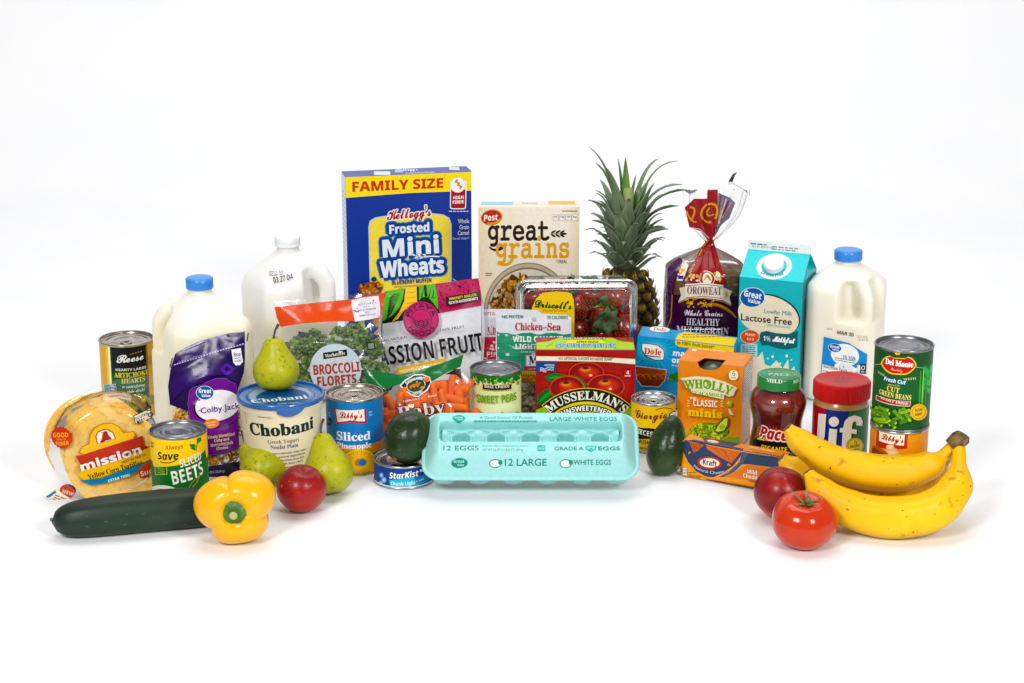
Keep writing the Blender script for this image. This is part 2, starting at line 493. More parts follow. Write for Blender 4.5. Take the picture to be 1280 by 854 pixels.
def wob(seed, amp, freq):
    """smooth repeatable wrinkle field in two variables"""
    r = random.Random(seed); W_ = [(r.uniform(-1, 1) * freq, r.uniform(-1, 1) * freq, r.uniform(0, 6.3), r.uniform(.4, 1)) for _ in range(9)]
    def f(u, v):
        a = 0
        for kx, ky, ph, am in W_: a = a + am * np.sin(kx * u + ky * v + ph + .8 * np.sin(.37 * freq * (u - v) + ph))
        return a * amp / 9
    return f
def crease(seed, amp, freq, sharp=3.0):
    a, b = wob(seed, 9, freq), wob(seed + 50, 9, freq * 1.7)
    return lambda u, v: amp * ((1 - np.abs(np.tanh(sharp * a(u, v) * .35))) + .5 * (1 - np.abs(np.tanh(sharp * b(u, v) * .35))) - .45)
def seg_dist(poly):
    P = np.array(poly, float)
    def f(u, v):
        d = np.full(np.shape(u), 1e9)
        for i in range(len(P)):
            a, b = P[i], P[(i + 1) % len(P)]; e = b - a; L = e @ e
            t = np.clip(((u - a[0]) * e[0] + (v - a[1]) * e[1]) / L, 0, 1)
            d = np.minimum(d, np.hypot(u - a[0] - t * e[0], v - a[1] - t * e[1]))
        return d
    return f
def pouch_surf(outline, thick, k=1.6, wr=None, side=-1):
    """front (side -1) or back (+1) of a filled pouch whose flat outline (cm) is given"""
    dist = seg_dist(outline)
    def f(u, v, o):
        d = dist(u, v); e = 1 - np.exp(-(d / k) ** 1.4)
        t = thick(u, v) if callable(thick) else thick
        y = t / 2 * e + .03
        if wr is not None: y = y + wr(u, v) * np.minimum(1, d / .6)
        y = np.maximum(y, .015)
        return np.stack([u, side * (y + o), v], 1)
    return f
# ------------------------------------------------------------------ backdrop
def build_backdrop():
    prof = [(-3.2, 0)] + [(1.7 + 0.9 * math.sin(a), 0.9 - 0.9 * math.cos(a)) for a in np.linspace(0, math.pi / 2, 24)] + [(2.6, 1.6), (2.6, 3.4)]
    V = []; F = []
    for y, z in prof: V += [(-400, y * 100, z * 100), (400, y * 100, z * 100)]
    for i in range(len(prof) - 1): a = 2 * i; F.append((a, a + 1, a + 3, a + 2))
    m = mat('matte_white_sweep', '#f4f4f5', .55, spots=[(3, '#eff0f2', .35, .75)], spec=.25)
    o = mesh('backdrop', V, F, m, smooth=True); o['kind'] = 'structure'; o['label'] = 'seamless white studio sweep under and behind the groceries'
build_backdrop()

# ------------------------------------------------------------------ tins
def face(x, y): return -math.degrees(math.atan2(x, y + 264))
def rounded_seam(r, z, n=64, h=.32, t=.11):
    """the rolled double seam of a can end"""
    pr = []
    for k in range(9):
        a = -math.pi / 2 + math.pi * k / 8
        pr.append((r + t * math.cos(a) * .9 + .02, z + h / 2 * math.sin(a)))
    pr += [(r - .1, z + h / 2 - .03), (r - .14, z - h / 2)]
    return lathe(pr, n)
def can_parts(t, r, h, tin='tin', tab=True, rings=4, beads=False, n=96):
    m = M[tin]
    V, F = lathe([(.01, .1), (r - .3, .1), (r - .12, .02), (r, .18), (r, h - .2)], n)
    mesh('can_body', V, F, m, t, smooth=True, sharp=50)
    V, F = rounded_seam(r, h - .14, n); mesh('top_rim', V, F, m, t, smooth=True)
    V, F = rounded_seam(r, .16, n); mesh('bottom_rim', V, F, m, t, smooth=True)
    zl = h - .38; pr = [(r - .14, h - .1), (r - .2, zl - .1), (r - .3, zl - .14), (r - .42, zl)]
    q = r - .55
    for k in range(rings):
        w = q / (rings + 2); pr += [(q, zl), (q - w * .22, zl + (.07 if k % 2 else -.07)), (q - w * .5, zl + (.07 if k % 2 else -.07)), (q - w * .7, zl)]; q -= w
    pr += [(q * .6, zl), (.01, zl)]
    V, F = lathe(pr, n); mesh('lid', V, F, m, t, smooth=True)
    if tab:
        z = zl + .16; pts = []
        for k in range(25):
            a = 2 * math.pi * k / 24; pts.append((.75 * math.cos(a) * (1 if math.cos(a) > 0 else 1.15), -r * .35 + .55 * math.sin(a) * 1.1, z + .05 * math.sin(a)))
        V, F = sweep(pts, .13, 8, squash=.5, cap=False); V2, F2 = sweep([(0, -r * .35 + .45, z), (0, -r * .35 + 1.15, z - .05), (0, -r * .35 + 1.5, z - .12)], [.3, .34, .22], 10, squash=.3)
        V = V + V2; F = F + [tuple(i + len(V) - len(V2) for i in f) for f in F2]
        mesh('pull_tab', V, F, m, t, smooth=True)
def can_label(t, a, r, h, z0=.36, mt='paper', seam=True):
    a.build('label', on_cyl(r + .012), M[mt], t, g=(.26, None))
def band(a, v0, v1, col, r, wave=None, n=60):
    """a strip right round the can between heights v0 and v1 (numbers or functions of u)"""
    W_ = math.pi * r; P = []
    us = np.linspace(-W_, W_, n)
    f0 = v0 if callable(v0) else (lambda u: v0); f1 = v1 if callable(v1) else (lambda u: v1)
    V = []; T_ = []
    for i, u in enumerate(us):
        V += [(u, f0(u)), (u, f1(u))]
        if i: k = 2 * i; T_ += [(k - 2, k, k - 1), (k - 1, k, k + 1)]
    a.raw(V, T_, col)
def vgrad(a, u0, u1, vs_, cols, r=None, n=2):
    """rectangle in cm with colours stepping up through heights vs_"""
    V = []; C_ = []; T_ = []
    us = np.linspace(u0, u1, n)
    for v, c in zip(vs_, cols):
        for u in us: V.append((u, v)); C_.append(c)
    for j in range(len(vs_) - 1):
        for i in range(n - 1):
            k = j * n + i; T_ += [(k, k + 1, k + n), (k + 1, k + n + 1, k + n)]
    a.raw(V, T_, C_)
TURN = lambda x, y, extra=0: (0, 0, face(x, y) + extra)

def beets():
    x, y, r, h = -44.7, -10.7, 3.8, 11.3
    t = thing('beet_can', 'yellow and green can of sliced beets standing behind the cucumber', 'can', (x, y, 0), TURN(x, y))
    can_parts(t, r, h, 'tin_dark', tab=False, rings=4)
    a = Art(225, 646.5, 9.35, 8.84, R_=r, sag=.33)
    band(a, .35, h - .34, '#fbd209', r)
    band(a, .35, lambda u: 7.55 + .16 * u + .03 * u * u * (1 if u > 0 else -.2) if abs(u) < 4.5 else 7.4, '#14792f', r)
    a.T('Always', 219, 560.5, 5.2, '#d4481c', 'bital', w=23, rot=4)
    a.T('Save', 210.5, 573, 9, '#1c1a1a', 'bital', w=29, rot=4, off=.015)
    a.curve((201, 574.5), (207, 578), (217, 577), (222, 573), 1.2, '#1c1a1a')
    a.curve((246, 564), (246, 559), (247, 556), (249, 553), .9, '#2a7a2c')
    for p in (((246, 559), (239, 559), (238, 555), (244, 555)), ((247, 556), (247, 549), (252, 547), (253, 551)), ((246, 562), (243, 563), (239, 560), (243, 558))):
        a.poly(p, '#2e8b32')
    a.T('SLICED', 240, 579.5, 9.6, '#f6f5ea', 'bold', w=30, rot=11, sh=.05)
    a.T('BEETS', 236.5, 600, 16.5, '#f6f5ea', 'bold', w=43, rot=11, sh=.05)
    a.T('READY TO', 193, 552.5, 2.6, '#33331a', 'bold', w=9); a.T('SERVE', 192.5, 556.5, 2.6, '#33331a', 'bold', w=8)
    a.rect(194.5, 580.5, 209.5, 591, '#d3c93a', r=1); a.rect(195.3, 581.2, 208.7, 590.3, '#14792f', r=1)
    for k, w_ in enumerate(('QUALITY', 'ALL NATURAL', 'FARM FRESH')): a.T(w_, 202, 584.3 + k * 2.7, 1.7, '#d3c93a', 'bold', w=11)
    a.ell(207, 622, 26, 17, '#f4efe6', rot=-18); a.ell(206, 624, 22, 14.5, '#5d1230', rot=-18)
    for k, (X, Y, q) in enumerate(((200, 614, 6), (211, 617, 7), (205, 622, 7), (194, 620, 5), (218, 625, 6))):
        a.ell(X, Y, q, q * .7, rot=-10, cols=('#8f1f45', '#571029'))
        a.ring(X, Y, q * .7, q * .45, .5, '#a53a60')
    a.curve((233, 611), (246, 606), (247, 597), (249, 591), .9, '#c9bf34'); a.curve((233, 611), (240, 598), (247, 597), (249, 594), .7, '#c9bf34')
    a.T('NET WT 15 OZ (425g)', 203, 642, 2.2, '#f6f5ea', 'bold', w=32)
    can_label(t, a, r, h)
def artichokes():
    x, y, r, h = -59.1, 30, 4.15, 12
    t = thing('artichoke_can', 'black and gold labelled can of artichoke hearts behind the tortillas', 'can', (x, y, 0), TURN(x, y))
    can_parts(t, r, h, 'tin_warm', tab=True, rings=3)
    a = Art(160.5, 526, 8.17, 7.83, R_=r, sag=.31)
    band(a, .35, h - .34, '#e0b24a', r)
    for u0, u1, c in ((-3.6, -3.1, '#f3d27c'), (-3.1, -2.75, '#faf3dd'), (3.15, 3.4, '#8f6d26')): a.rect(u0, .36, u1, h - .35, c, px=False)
    vgrad(a, -2.7, 3.1, [.36, 2.6, 5.1, 6.6, 8.2, h - .35], ['#0d1013', '#0d1a14', '#0e7237', '#0e6a34', '#111a1a', '#0b0c0f'], n=12)
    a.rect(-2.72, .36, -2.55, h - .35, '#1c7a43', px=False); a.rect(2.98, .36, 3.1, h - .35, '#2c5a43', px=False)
    a.T('Reese', 164, 452.5, 9, '#f7f7f5', 'script', w=34, rot=3, off=.02, ol='#f7f7f5', ow=.25)
    for k in range(5): a.ell(164.5 + k * 3.2, 443.2 - k * .75, .8, .8, '#d8a93c', n=8)
    a.T('HEARTY LARGE', 164.5, 463.6, 3.1, '#f1efe4', 'bold', w=39, rot=0)
    a.T('ARTICHOKE', 165, 471.5, 5.8, '#f2e28a', 'serif', w=44.5, rot=0, off=.01)
    a.T('HEARTS', 166.5, 478.6, 5.6, '#f2e28a', 'serif', w=30, rot=0, off=.01)
    a.T('a satisfying', 166.5, 484.6, 3.1, '#eef3ee', 'ital', w=29); a.T('side dish!', 168.5, 490.6, 3.4, '#eef3ee', 'ital', w=23)
    a.ell(189.5, 451.5, 4.5, 5.2, '#d7a83f'); a.ring(189.5, 451.5, 3.8, 4.4, .5, '#8a6218'); a.T('GLUTEN', 189.5, 452.6, 1.7, '#6e3f12', w=6)
    a.rect(130, 478.5, 145, 498, '#dfe8dc'); a.rect(130.6, 479, 136.5, 487, '#6ba7b4'); a.rect(137, 479.3, 144.6, 487.5, '#3c6fb0')
    a.T('NON', 140.8, 482.8, 2.6, '#fff', w=6); a.T('GMO', 140.8, 486.6, 2.6, '#fff', w=6)
    a.T('Verified', 137.5, 490.8, 2, '#2a6a3f', w=12); a.rect(130, 492.5, 145, 496.5, '#1c8a4a'); a.T('8-10 COUNT', 137.5, 495.6, 2, '#fff', w=13)
    for X, Y, q, c in ((153, 499, 8, '#a9b83c'), (171, 498, 9, '#e0c24a'), (187, 500, 6, '#c7a957'), (163, 505, 9, '#d8c86a')):
        for k in range(5): a.ell(X + (k - 2) * q * .3, Y + abs(k - 2) * 1.3, q * .45, q * .75, rot=(k - 2) * -18, cols=(c, '#7e8a2a'), n=16)
    can_label(t, a, r, h)
def libby_pineapple():
    x, y, r, h = -22.35, 5.6, 4.05, 11.2
    t = thing('pineapple_can', 'blue can of sliced pineapple between the yogurt tub and the dark avocado', 'can', (x, y, 0), TURN(x, y))
    can_parts(t, r, h, 'tin_warm', tab=True, rings=5)
    a = Art(442.5, 599, 8.84, 8.4, R_=r, sag=.33)
    band(a, .35, h - .34, '#1a86c8', r)
    vgrad(a, -5, 5, [.36, 1.1, 1.9], ['#a9c4e2', '#79a9da', '#1a86c8'], n=16)
    band(a, 3.1, 4.55, '#e79b25', r)
    a.poly([(417, 513.5), (456.5, 515), (457.5, 533), (437, 531.3), (419.5, 533)], '#c8332c'); a.poly([(419.2, 514.8), (454, 515.5), (455, 530.7), (437, 528.9), (421, 530.8)], '#f5efe6')
    a.T("Libby's", 437.3, 526.6, 7.4, '#c3272b', 'script', w=29, rot=2, off=.015, ol='#c3272b', ow=.22)
    for sx in (411.5, 462): a.T('EST.', sx, 520.5, 2, '#cfe6f5', w=5); a.T('1868', sx, 523.8, 2, '#cfe6f5', w=5)
    a.ell(410.5, 530, 3.4, 5, '#1c2d48'); a.T('100%', 410.5, 530.6, 1.8, '#c9d9ea', w=5)
    a.T('Sliced', 440, 554.5, 10.2, '#f4f9fb', 'serif', w=44, off=.02, ol='#f4f9fb', ow=.25)
    a.T('Pineapple', 440.5, 564.6, 6.8, '#f4f9fb', 'serif', w=45, off=.015, ol='#f4f9fb', ow=.15)
    a.T('IN 100%', 439, 571.4, 1.9, '#4c2d12', w=9); a.T('PINEAPPLE JUICE', 439.5, 575.4, 3, '#4c2d12', 'bold', w=34)
    for X, Y in ((459, 576), (462, 579), (465, 574)): a.poly([(X, Y), (X + 8, Y - 5), (X + 10, Y + 1), (X + 3, Y + 5)], '#1d6b33')
    a.ell(447, 582.5, 21.5, 17.5, cols=('#ffd92e', '#f0b50e'), rot=-5, n=44)
    for k in range(22):
        q = 2 * math.pi * k / 22; a.line([(447 + 11 * math.cos(q), 582.5 + 9 * math.sin(q)), (447 + 20.6 * math.cos(q), 582.5 + 16.6 * math.sin(q))], .55, '#e2a20c')
    a.ring(447, 582.5, 21, 17, 1, '#fbe36a'); a.ell(448.5, 581, 7, 5, '#c98c0a', rot=12); a.ell(450, 581.5, 4.6, 4.2, '#2c7fc4')
    a.T('NET WT 20 OZ (1 LB 4 OZ) 567g', 442, 596.6, 1.9, '#17406f', w=40)
    can_label(t, a, r, h)
def tuna():
    x, y, r, h = -15.2, .2, 4.15, 3.4
    t = thing('tuna_can', 'low blue can of tuna with the dark avocado sitting on its lid', 'can', (x, y, 0), TURN(x, y))
    can_parts(t, r, h, 'tin', tab=False, rings=2)
    a = Art(503.7, 612.7, 9.02, 8.48, R_=r, sag=.33)
    band(a, .3, h - .3, '#1b4897', r)
    a.poly([(485, 600), (500, 598), (531, 594), (534, 602), (512, 608.5), (487, 609.5)], '#5cc3d6')
    a.poly([(517, 597), (534, 592.5), (537, 600), (518, 605)], '#2f8fc6')
    a.T('StarKist', 504, 598, 7.2, '#f7fafc', 'bital', w=38, rot=4, off=.02, ol='#12306c', ow=.5)
    a.T('Chunk Light', 502.5, 607, 4.6, '#eefafc', 'bold', w=31, rot=2)
    a.T('in water', 524, 602, 3, '#d6f1f8', 'ital', w=13, rot=8); a.rect(523.5, 587.5, 532, 590.4, '#e8eef6'); a.T('WILD', 527.7, 589.8, 1.6, '#1b4897', w=7)
    for k, (X, Y, q) in enumerate(((476, 594, 3), (479, 600, 3.6), (475, 604, 3))): a.ell(X, Y, q, q * 1.2, cols=('#dfeefa', '#4f8fd0'), n=12)
    band(a, .3, .5, '#dfe7f3', r)
    can_label(t, a, r, h)
def peas():
    x, y, r, h = -2.4, 17.1, 3.75, 11.3
    t = thing('pea_can', 'pale green labelled can of sweet peas behind the egg carton', 'can', (x, y, 0), TURN(x, y))
    can_parts(t, r, h, 'tin_dark', tab=False, rings=4)
    a = Art(620, 560.5, 8.51, 8.12, R_=r, sag=.33)
    vgrad(a, -math.pi * r, math.pi * r, [.36, 3, 6, h - .34], ['#eaf2b0', '#f4f7c8', '#f6f8d0', '#f2f5c4'], n=40)
    def edge(u): return 10.15 + .3 * math.sin(u * 3.1) + .28 * math.sin(u * 7.7 + 1) + .18 * math.sin(u * 17)
    band(a, edge, h - .34, '#1c8a35', r, n=150)
    a.blobs(80, (589, 471, 651, 480), (.5, 1.2), ['#1c8a35', '#33a043', '#c9dd72', '#156b2a'], seed=4)
    a.rect(604.7, 479, 638.3, 486, '#c8a94a'); a.rect(605.4, 479.6, 637.6, 485.4, '#121211'); a.T('Best Choice', 621.5, 484.6, 4.2, '#efece0', 'bold', w=29)
    a.T('SWEET PEAS', 621.5, 503, 9.4, '#7fae17', 'bold', w=51, rot=2, ol='#b7d35a', ow=.25)
    a.blobs(60, (592, 516, 650, 545), (2.6, 3.6), ['#9cc02c', '#86ad22', '#b2cf48', '#6f9a1c'], seed=9, asp=1.05, rough=.06)
    a.rect(610, 516.5, 628, 521, '#e8d36a', r=1); a.T('NO SALT', 619, 520, 2.2, '#4c6a12', w=14)
    can_label(t, a, r, h)
def giorgio():
    x, y, r, h = 20.7, 14.0, 3.25, 7.6
    t = thing('mushroom_can', 'small yellow and black can of mushroom pieces behind the upright avocado', 'can', (x, y, 0), TURN(x, y))
    can_parts(t, r, h, 'tin', tab=True, rings=4)
    a = Art(819, 567, 8.57, 8.14, R_=r, sag=.33)
    band(a, .3, h - .3, '#f7c813', r)
    a.poly([(790, 530.5), (815, 534.5), (849, 531), (849, 547), (815, 548), (790, 546)], '#141312')
    a.T('Giorgio', 815.5, 523.5, 9.5, '#7c1215', 'script', w=43, rot=2, off=.02, ol='#7c1215', ow=.25)
    a.curve((822, 512), (830, 508), (838, 508), (843, 511), 1, '#7c1215')
    a.T('PIECES', 807, 543.3, 6.2, '#f3f1ea', 'bold', w=24, rot=-5); a.T('& STEMS', 832, 543, 5, '#f3f1ea', 'bold', w=20, rot=4)
    a.ell(845, 520, 7, 7.5, '#151515'); a.ell(845, 520, 5.8, 6.3, '#f2f2ee'); a.T('G', 845, 523, 6, '#151515', 'serif')
    a.T('MUSHROOMS', 818, 555, 4.5, '#141312', 'bold', w=38); a.T('NET WT 4 OZ (113g)', 818, 562, 2.2, '#141312', w=30)
    can_label(t, a, r, h)
def heart_path(X, Y, w, h):
    P = []
    for k in range(44):
        q = 2 * math.pi * k / 44; c, s_ = math.cos(q), math.sin(q)
        ry = h * (.5 if s_ > 0 else .36) * (abs(s_) ** 1.1) * (1 if s_ > 0 else (1.25 if abs(c) > .25 else .95))
        P.append((X + w / 2 * (abs(c) ** .55) * (1 if c > 0 else -1) * (1 if s_ < 0 else 1 - .22 * s_), Y + (ry if s_ > 0 else -ry)))
    return P
def delmonte():
    x, y, r, h = 52.3, -8.5, 3.85, 11.3
    t = thing('pumpkin_can', 'orange labelled can standing under the green bean can', 'can', (x, y, 0), TURN(x, y))
    can_parts(t, r, h, 'tin', tab=False, rings=3)
    a = Art(1120, 640, 9.28, 8.78, R_=r, sag=.34)
    vgrad(a, -math.pi * r, math.pi * r, [.36, 5, h - .34], ['#d9861b', '#e7981f', '#e9a024'], n=40)
    a.rect(1092.5, 538.5, 1130.5, 560, '#c23a26'); a.poly([(1095.5, 539.5), (1127, 542), (1126.5, 556.5), (1096, 552.5)], '#f4eee4')
    a.T("Libby's", 1111.5, 552.3, 7, '#b8242a', 'script', w=28, rot=-3, off=.015, ol='#b8242a', ow=.25)
    a.ell(1112, 566.5, 9.5, 7, cols=('#f6e7c4', '#dcb98a')); a.ell(1110, 559.5, 5, 3.4, cols=('#fbf1d8', '#e4c79c'))
    a.poly([(1088, 570), (1088, 562), (1094, 560), (1107, 568), (1112, 580), (1088, 580)], '#8d4a1c'); a.poly([(1088, 560), (1094, 558), (1108, 567), (1106, 569), (1092, 562)], '#b96a2a')
    a.T('PUMPKIN', 1116, 600, 10, '#7a2c12', 'serif', w=50)
    a.fine(1156.5, 541, 1160, 12, 2.2, '#4a3a20', seed=2)
    can_label(t, a, r, h)
    t = thing('green_bean_can', 'dark green labelled can of cut green beans stacked on an orange can', 'can', (x, y, h + .02), TURN(x, y))
    can_parts(t, r, h, 'tin_dark', tab=False, rings=4)
    a = Art(1127, 541, 9.39, 8.99, R_=r, sag=.31)
    vgrad(a, -math.pi * r, math.pi * r, [.36, 3, 7.5, h - .34], ['#0f5a27', '#0e6a2c', '#0d652b', '#0c5424'], n=40)
    # leaves and standing beans on the right
    for (X, Y, l, w_, ro, c) in ((1157, 478, 9, 5, 60, '#2d9c4a'), (1161, 470, 10, 4, 20, '#3fae5a'), (1156, 464, 9, 4, 110, '#238b40'), (1163, 458, 8, 3.5, 75, '#4bb764'), (1160, 486, 8, 3.5, 130, '#1f7e3a')):
        a.ell(X, Y, l, w_, rot=ro, cols=('#6fcb7c', c), n=18)
    for X, c in ((1148.5, '#4aa834'), (1152, '#7cc24a'), (1155.5, '#3f9a2e')): a.line([(X, 462), (X + .6, 490), (X + 1, 522)], 2.4, c, taper=lambda q: .45 + .9 * math.sin(3.0 * q + .1))
    a.line([(1088, 458), (1100, 457)], .5, '#cfe8c6'); a.line([(1142, 458), (1152, 458.6), (1152, 520)], .5, '#cfe8c6')
    a.poly(heart_path(1121.5, 456.5, 43, 25), '#f0c52e'); a.poly(heart_path(1121.5, 456.4, 39.5, 22), '#c4161c')
    a.T('Del Monte', 1121.5, 458.3, 6.6, '#fbfbf6', 'serif', w=35, rot=-2, off=.02, ol='#fbfbf6', ow=.2); a.T('Quality', 1119.5, 464.5, 3, '#f7d9b8', 'script', w=15, rot=-5)
    for k in range(3): a.ell(1119.5 + (k - 1) * 2, 442.6 - (k == 1) * 1, 1, 2.4, '#f0c52e', rot=(1 - k) * 30, n=10)
    a.T('MADE', 1101, 470, 2.6, '#cfe3a0', 'serif', w=13, rot=-8); a.T('WITH', 1136, 474.5, 2.6, '#cfe3a0', 'serif', w=16, rot=4)
    a.T('Fresh Cut', 1117.5, 479, 4.6, '#f3fafc', 'bital', w=28, rot=-4, ol='#2f7fb5', ow=.6)
    a.T('SPECIALTY', 1117, 483, 1.6, '#e4e09a', 'serif', w=15)
    a.T('CUT', 1116.5, 490.4, 6, '#f1e79b', 'serif', w=16, rot=-3, off=.01); a.T('GREEN BEANS', 1118, 498, 6, '#f1e79b', 'serif', w=42, rot=-4, off=.01)
    a.poly([(1097, 495.5), (1138.5, 500.5), (1138.2, 507.5), (1096.4, 501.5)], '#e6d9c8'); a.poly([(1097.8, 496.4), (1137.7, 501.2), (1137.5, 506.6), (1097.2, 500.9)], '#b8171f')
    a.T('NO SALT ADDED', 1117.6, 503.9, 3.2, '#fbf3ee', 'serif', w=36, rot=-6)
    r_ = random.Random(5)
    for k in range(26):
        X = r_.uniform(1092, 1134); Y = 507 + (X - 1092) * .13 + r_.uniform(1, 20); q = r_.uniform(-1.2, .9); L = r_.uniform(5, 9)
        c = r_.choice(['#5f9a24', '#79ac2e', '#8fbd3c', '#4c8a20', '#6da32a'])
        a.line([(X - L * math.cos(q), Y + L * math.sin(q)), (X, Y + .6), (X + L * math.cos(q), Y - L * math.sin(q))], 5.2, '#2d5c12'); a.line([(X - L * math.cos(q), Y + L * math.sin(q)), (X, Y + .6), (X + L * math.cos(q), Y - L * math.sin(q))], 4.2, c)
        a.ell(X + L * math.cos(q), Y - L * math.sin(q), 1.3, 2, '#b6d26a', rot=math.degrees(q), n=10)
    a.ell(1147, 513, 9.6, 10.6, '#b98d24'); a.ell(1147, 513, 9, 10, '#e9c45a'); a.ring(1147, 513, 7.4, 8.3, .5, '#8a661c'); a.T('NON', 1147, 512, 3.4, '#3b2c12', w=9); a.T('GMO', 1147, 517.3, 3.4, '#3b2c12', w=9)
    can_label(t, a, r, h)
for fn in (beets, artichokes, libby_pineapple, tuna, peas, giorgio, delmonte): fn()
# ------------------------------------------------------------------ cartons and boxes
def gv_logo(a, X, Y, rx, ry, rot=0, s=1.0):
    a.ell(X, Y, rx * 1.06, ry * 1.06, '#f2f6fa', rot=rot); a.ell(X, Y, rx, ry, '#1565ae', rot=rot)
    a.T('Great', X, Y + ry * .02, ry * .62 * s, '#f6fafd', 'bold', w=rx * 1.45, rot=rot, off=.015)
    a.T('Value', X + rx * .12, Y + ry * .62, ry * .42 * s, '#f6fafd', 'bold', w=rx * 1.05, rot=rot, off=.01)
def kelloggs():
    w, d, h = 21.1, 5.0, 31
    t = thing('cereal_box', 'tall blue and yellow family size cereal box standing at the back', 'cereal box', (-17.6, 63.7, 0), (0, 0, 12))
    bevel_box('carton', w, d, h, .12, M['card'], t, '#123f9e')
    a = Art(frame=((430.6, 221.6), (588, 214.6), (436, 447), w, h))
    a.poly([(430.6, 221.6), (588, 214.6), (588.3, 238), (509.5, 241), (431.2, 247)], '#fbe116')
    a.T('FAMILY SIZE', 496, 236.8, 11.6, '#cf3412', 'bold', w=113, off=.03)
    a.rect(561.5, 225, 582, 261, '#f4f6f8', r=3); a.rect(562.6, 236, 580.8, 259.8, '#b3141d', r=2); a.ell(571, 231, 9.6, 9.6, '#d2d3d4'); a.ell(571, 231, 9, 9, '#f6f6f4')
    for k in range(5): a.ell(569 + k * 1.5, 226 + k * 2, 3, 1.1, '#c99a2e', rot=-40 if k % 2 else 50, n=10)
    a.T('HIGH', 572, 248.3, 4, '#fff', 'bold', w=13); a.T('FIBER', 572, 254, 4, '#fff', 'bold', w=14)
    a.fine(560, 263, 585, 1, 2, '#dfe6f5', h=1)
    for s_, Y, ww in (('Whole', 278, 14), ('Grain', 285.5, 12), ('Cereal', 292.7, 14)): a.T(s_, 586, Y, 5.3, '#e9eef8', 'geo', w=ww, al='r', off=.01)
    a.T('Cereal integral', 586, 298, 3, '#d5dcee', 'geo', w=21, al='r')
    # cream panel with soft top corners
    P = [(463, 380), (460.5, 283), (462, 276), (468, 272.2), (490, 268.6), (512, 266.6), (535, 266.6), (552, 268.8), (559.5, 272.5), (562.5, 280), (564, 380)]
    a.poly([(461.6, 380), (459, 283), (460.6, 275), (467.5, 270.8), (490, 267.2), (512, 265.2), (535, 265.2), (553, 267.2), (561, 271.5), (564, 280), (565.5, 380)], '#c9d4ec')
    a.poly(P, '#f4e489')
    a.T("Kellogg's", 510, 271.5, 11.5, '#b5121f', 'script', w=55, off=.03, rot=3, ol='#f6f3ee', ow=1.3)
    a.T("Kellogg's", 510, 271.5, 11.5, '#b5121f', 'script', w=55, off=.0, rot=3, ol='#b5121f', ow=.35)
    L = [('Frosted', 510.5, 289.5, 10.5, 50, 1), ('Mini', 513, 317.5, 21, 70, 2), ('Wheats', 515, 342.6, 19.5, 80, 2)]
    for s_, X, Y, hh, ww, r_ in L: a.T(s_, X, Y, hh, '#2d7fc4', 'bold', w=ww, rot=r_, ol='#2d7fc4', ow=5.4)
    for s_, X, Y, hh, ww, r_ in L: a.T(s_, X, Y, hh, '#0f4a9a', 'bold', w=ww, rot=r_, ol='#0f4a9a', ow=3.8)
    for s_, X, Y, hh, ww, r_ in L: a.T(s_, X, Y, hh, '#eaf1f8', 'bold', w=ww, rot=r_, ol='#eaf1f8', ow=.7 if hh > 15 else .35)
    a.curve((517, 318), (526, 322), (536, 318), (549, 320), 1.6, '#eaf1f8')
    for k in range(5): a.ell(516 + k * 3.4, 317.5 + (k % 2) * 3.4, 3, 1.5, '#0f4a9a', rot=25 if k % 2 else -25, n=12); a.ell(516 + k * 3.4, 317.5 + (k % 2) * 3.4, 2.5, 1.1, '#eaf1f8', rot=25 if k % 2 else -25, n=12)
    a.T('BLUEBERRY MUFFIN', 514, 353.5, 5.4, '#22408c', 'bold', w=50, rot=1, off=.01)
    a.T('NATURALLY AND ARTIFICIALLY FLAVORED', 513, 357.5, 2, '#b79a52', w=42); a.T('TOP WITH YOGURT', 512, 361, 2, '#b79a52', w=28)
    a.T('NET WT 24 OZ', 480, 440, 5, '#e9eef8', w=36); a.blobs(60, (470, 372, 560, 440), (3, 6), ['#c9954c', '#b5803a', '#e0b878', '#f0dcb4'], seed=3)
    # blueberry muffin picture
    a.poly([(450.5, 363), (473.5, 362), (471, 378), (453.5, 379)], '#8f4315')
    for k in range(9): a.line([(452.5 + k * 2.5, 363.5), (454.3 + k * 2.1, 378)], .7, '#b7662a')
    a.ell(461.5, 358.3, 15.5, 7.6, cols=('#c9762e', '#8d4012'), n=26); a.blobs(26, (449, 352, 475, 364), (.9, 2.2), ['#a85a1e', '#d58b3f', '#7a3812', '#e3a963'], seed=5)
    for X, Y, q in ((465.6, 346.8, 3.4), (452.5, 353.5, 1.7), (468.5, 355.5, 2.0), (458, 356, 1.6), (473, 361, 1.5)): a.ell(X, Y, q, q * .9, cols=('#47506e', '#171d33'), n=14)
    a.line([(565.6, 347), (573, 352), (588, 357)], .8, '#dfe6f2'); a.line([(565.6, 350), (572, 354), (588, 360)], .5, '#dfe6f2')
    a.build('front_print', on_front(d), M['card'], t)
    a = Art(frame=((425.8, 214.1), (582, 207.3), (430.6, 221.6), w, d))
    a.poly([(426, 214.4), (582, 207.6), (587.8, 214.2), (431, 221.3)], '#2b4c9d')
    a.T("Kellogg's", 508, 213.5, 3.5, '#f0f2f8', 'script', w=26, ol='#f0f2f8', ow=.2); a.T('Frosted Mini Wheats', 524, 217, 2.2, '#cfd8ee', w=36)
    a.rect(466, 214.5, 486, 219, '#dfe4f0', r=1); a.rect(492, 212, 502, 216, '#b9c7e6', r=1); a.rect(560, 209, 573, 213, '#d5dcec', r=1)
    a.build('top_print', on_top(h, d), M['card'], t)
    a = Art(1, 0, 1); a.rect(0.2, -30.8, d - .2 + .9, -.2, '#e4e6ec'); a.cx = 0
    a.rect(0.15, -30.85, d - .15, -.15, '#d9dee9', px=True); a.fine(.5, -28, d - .6, 34, .8, '#9aa6c6', seed=2, h=.25)
    a.build('side_print', on_left(w, d), M['card'], t)
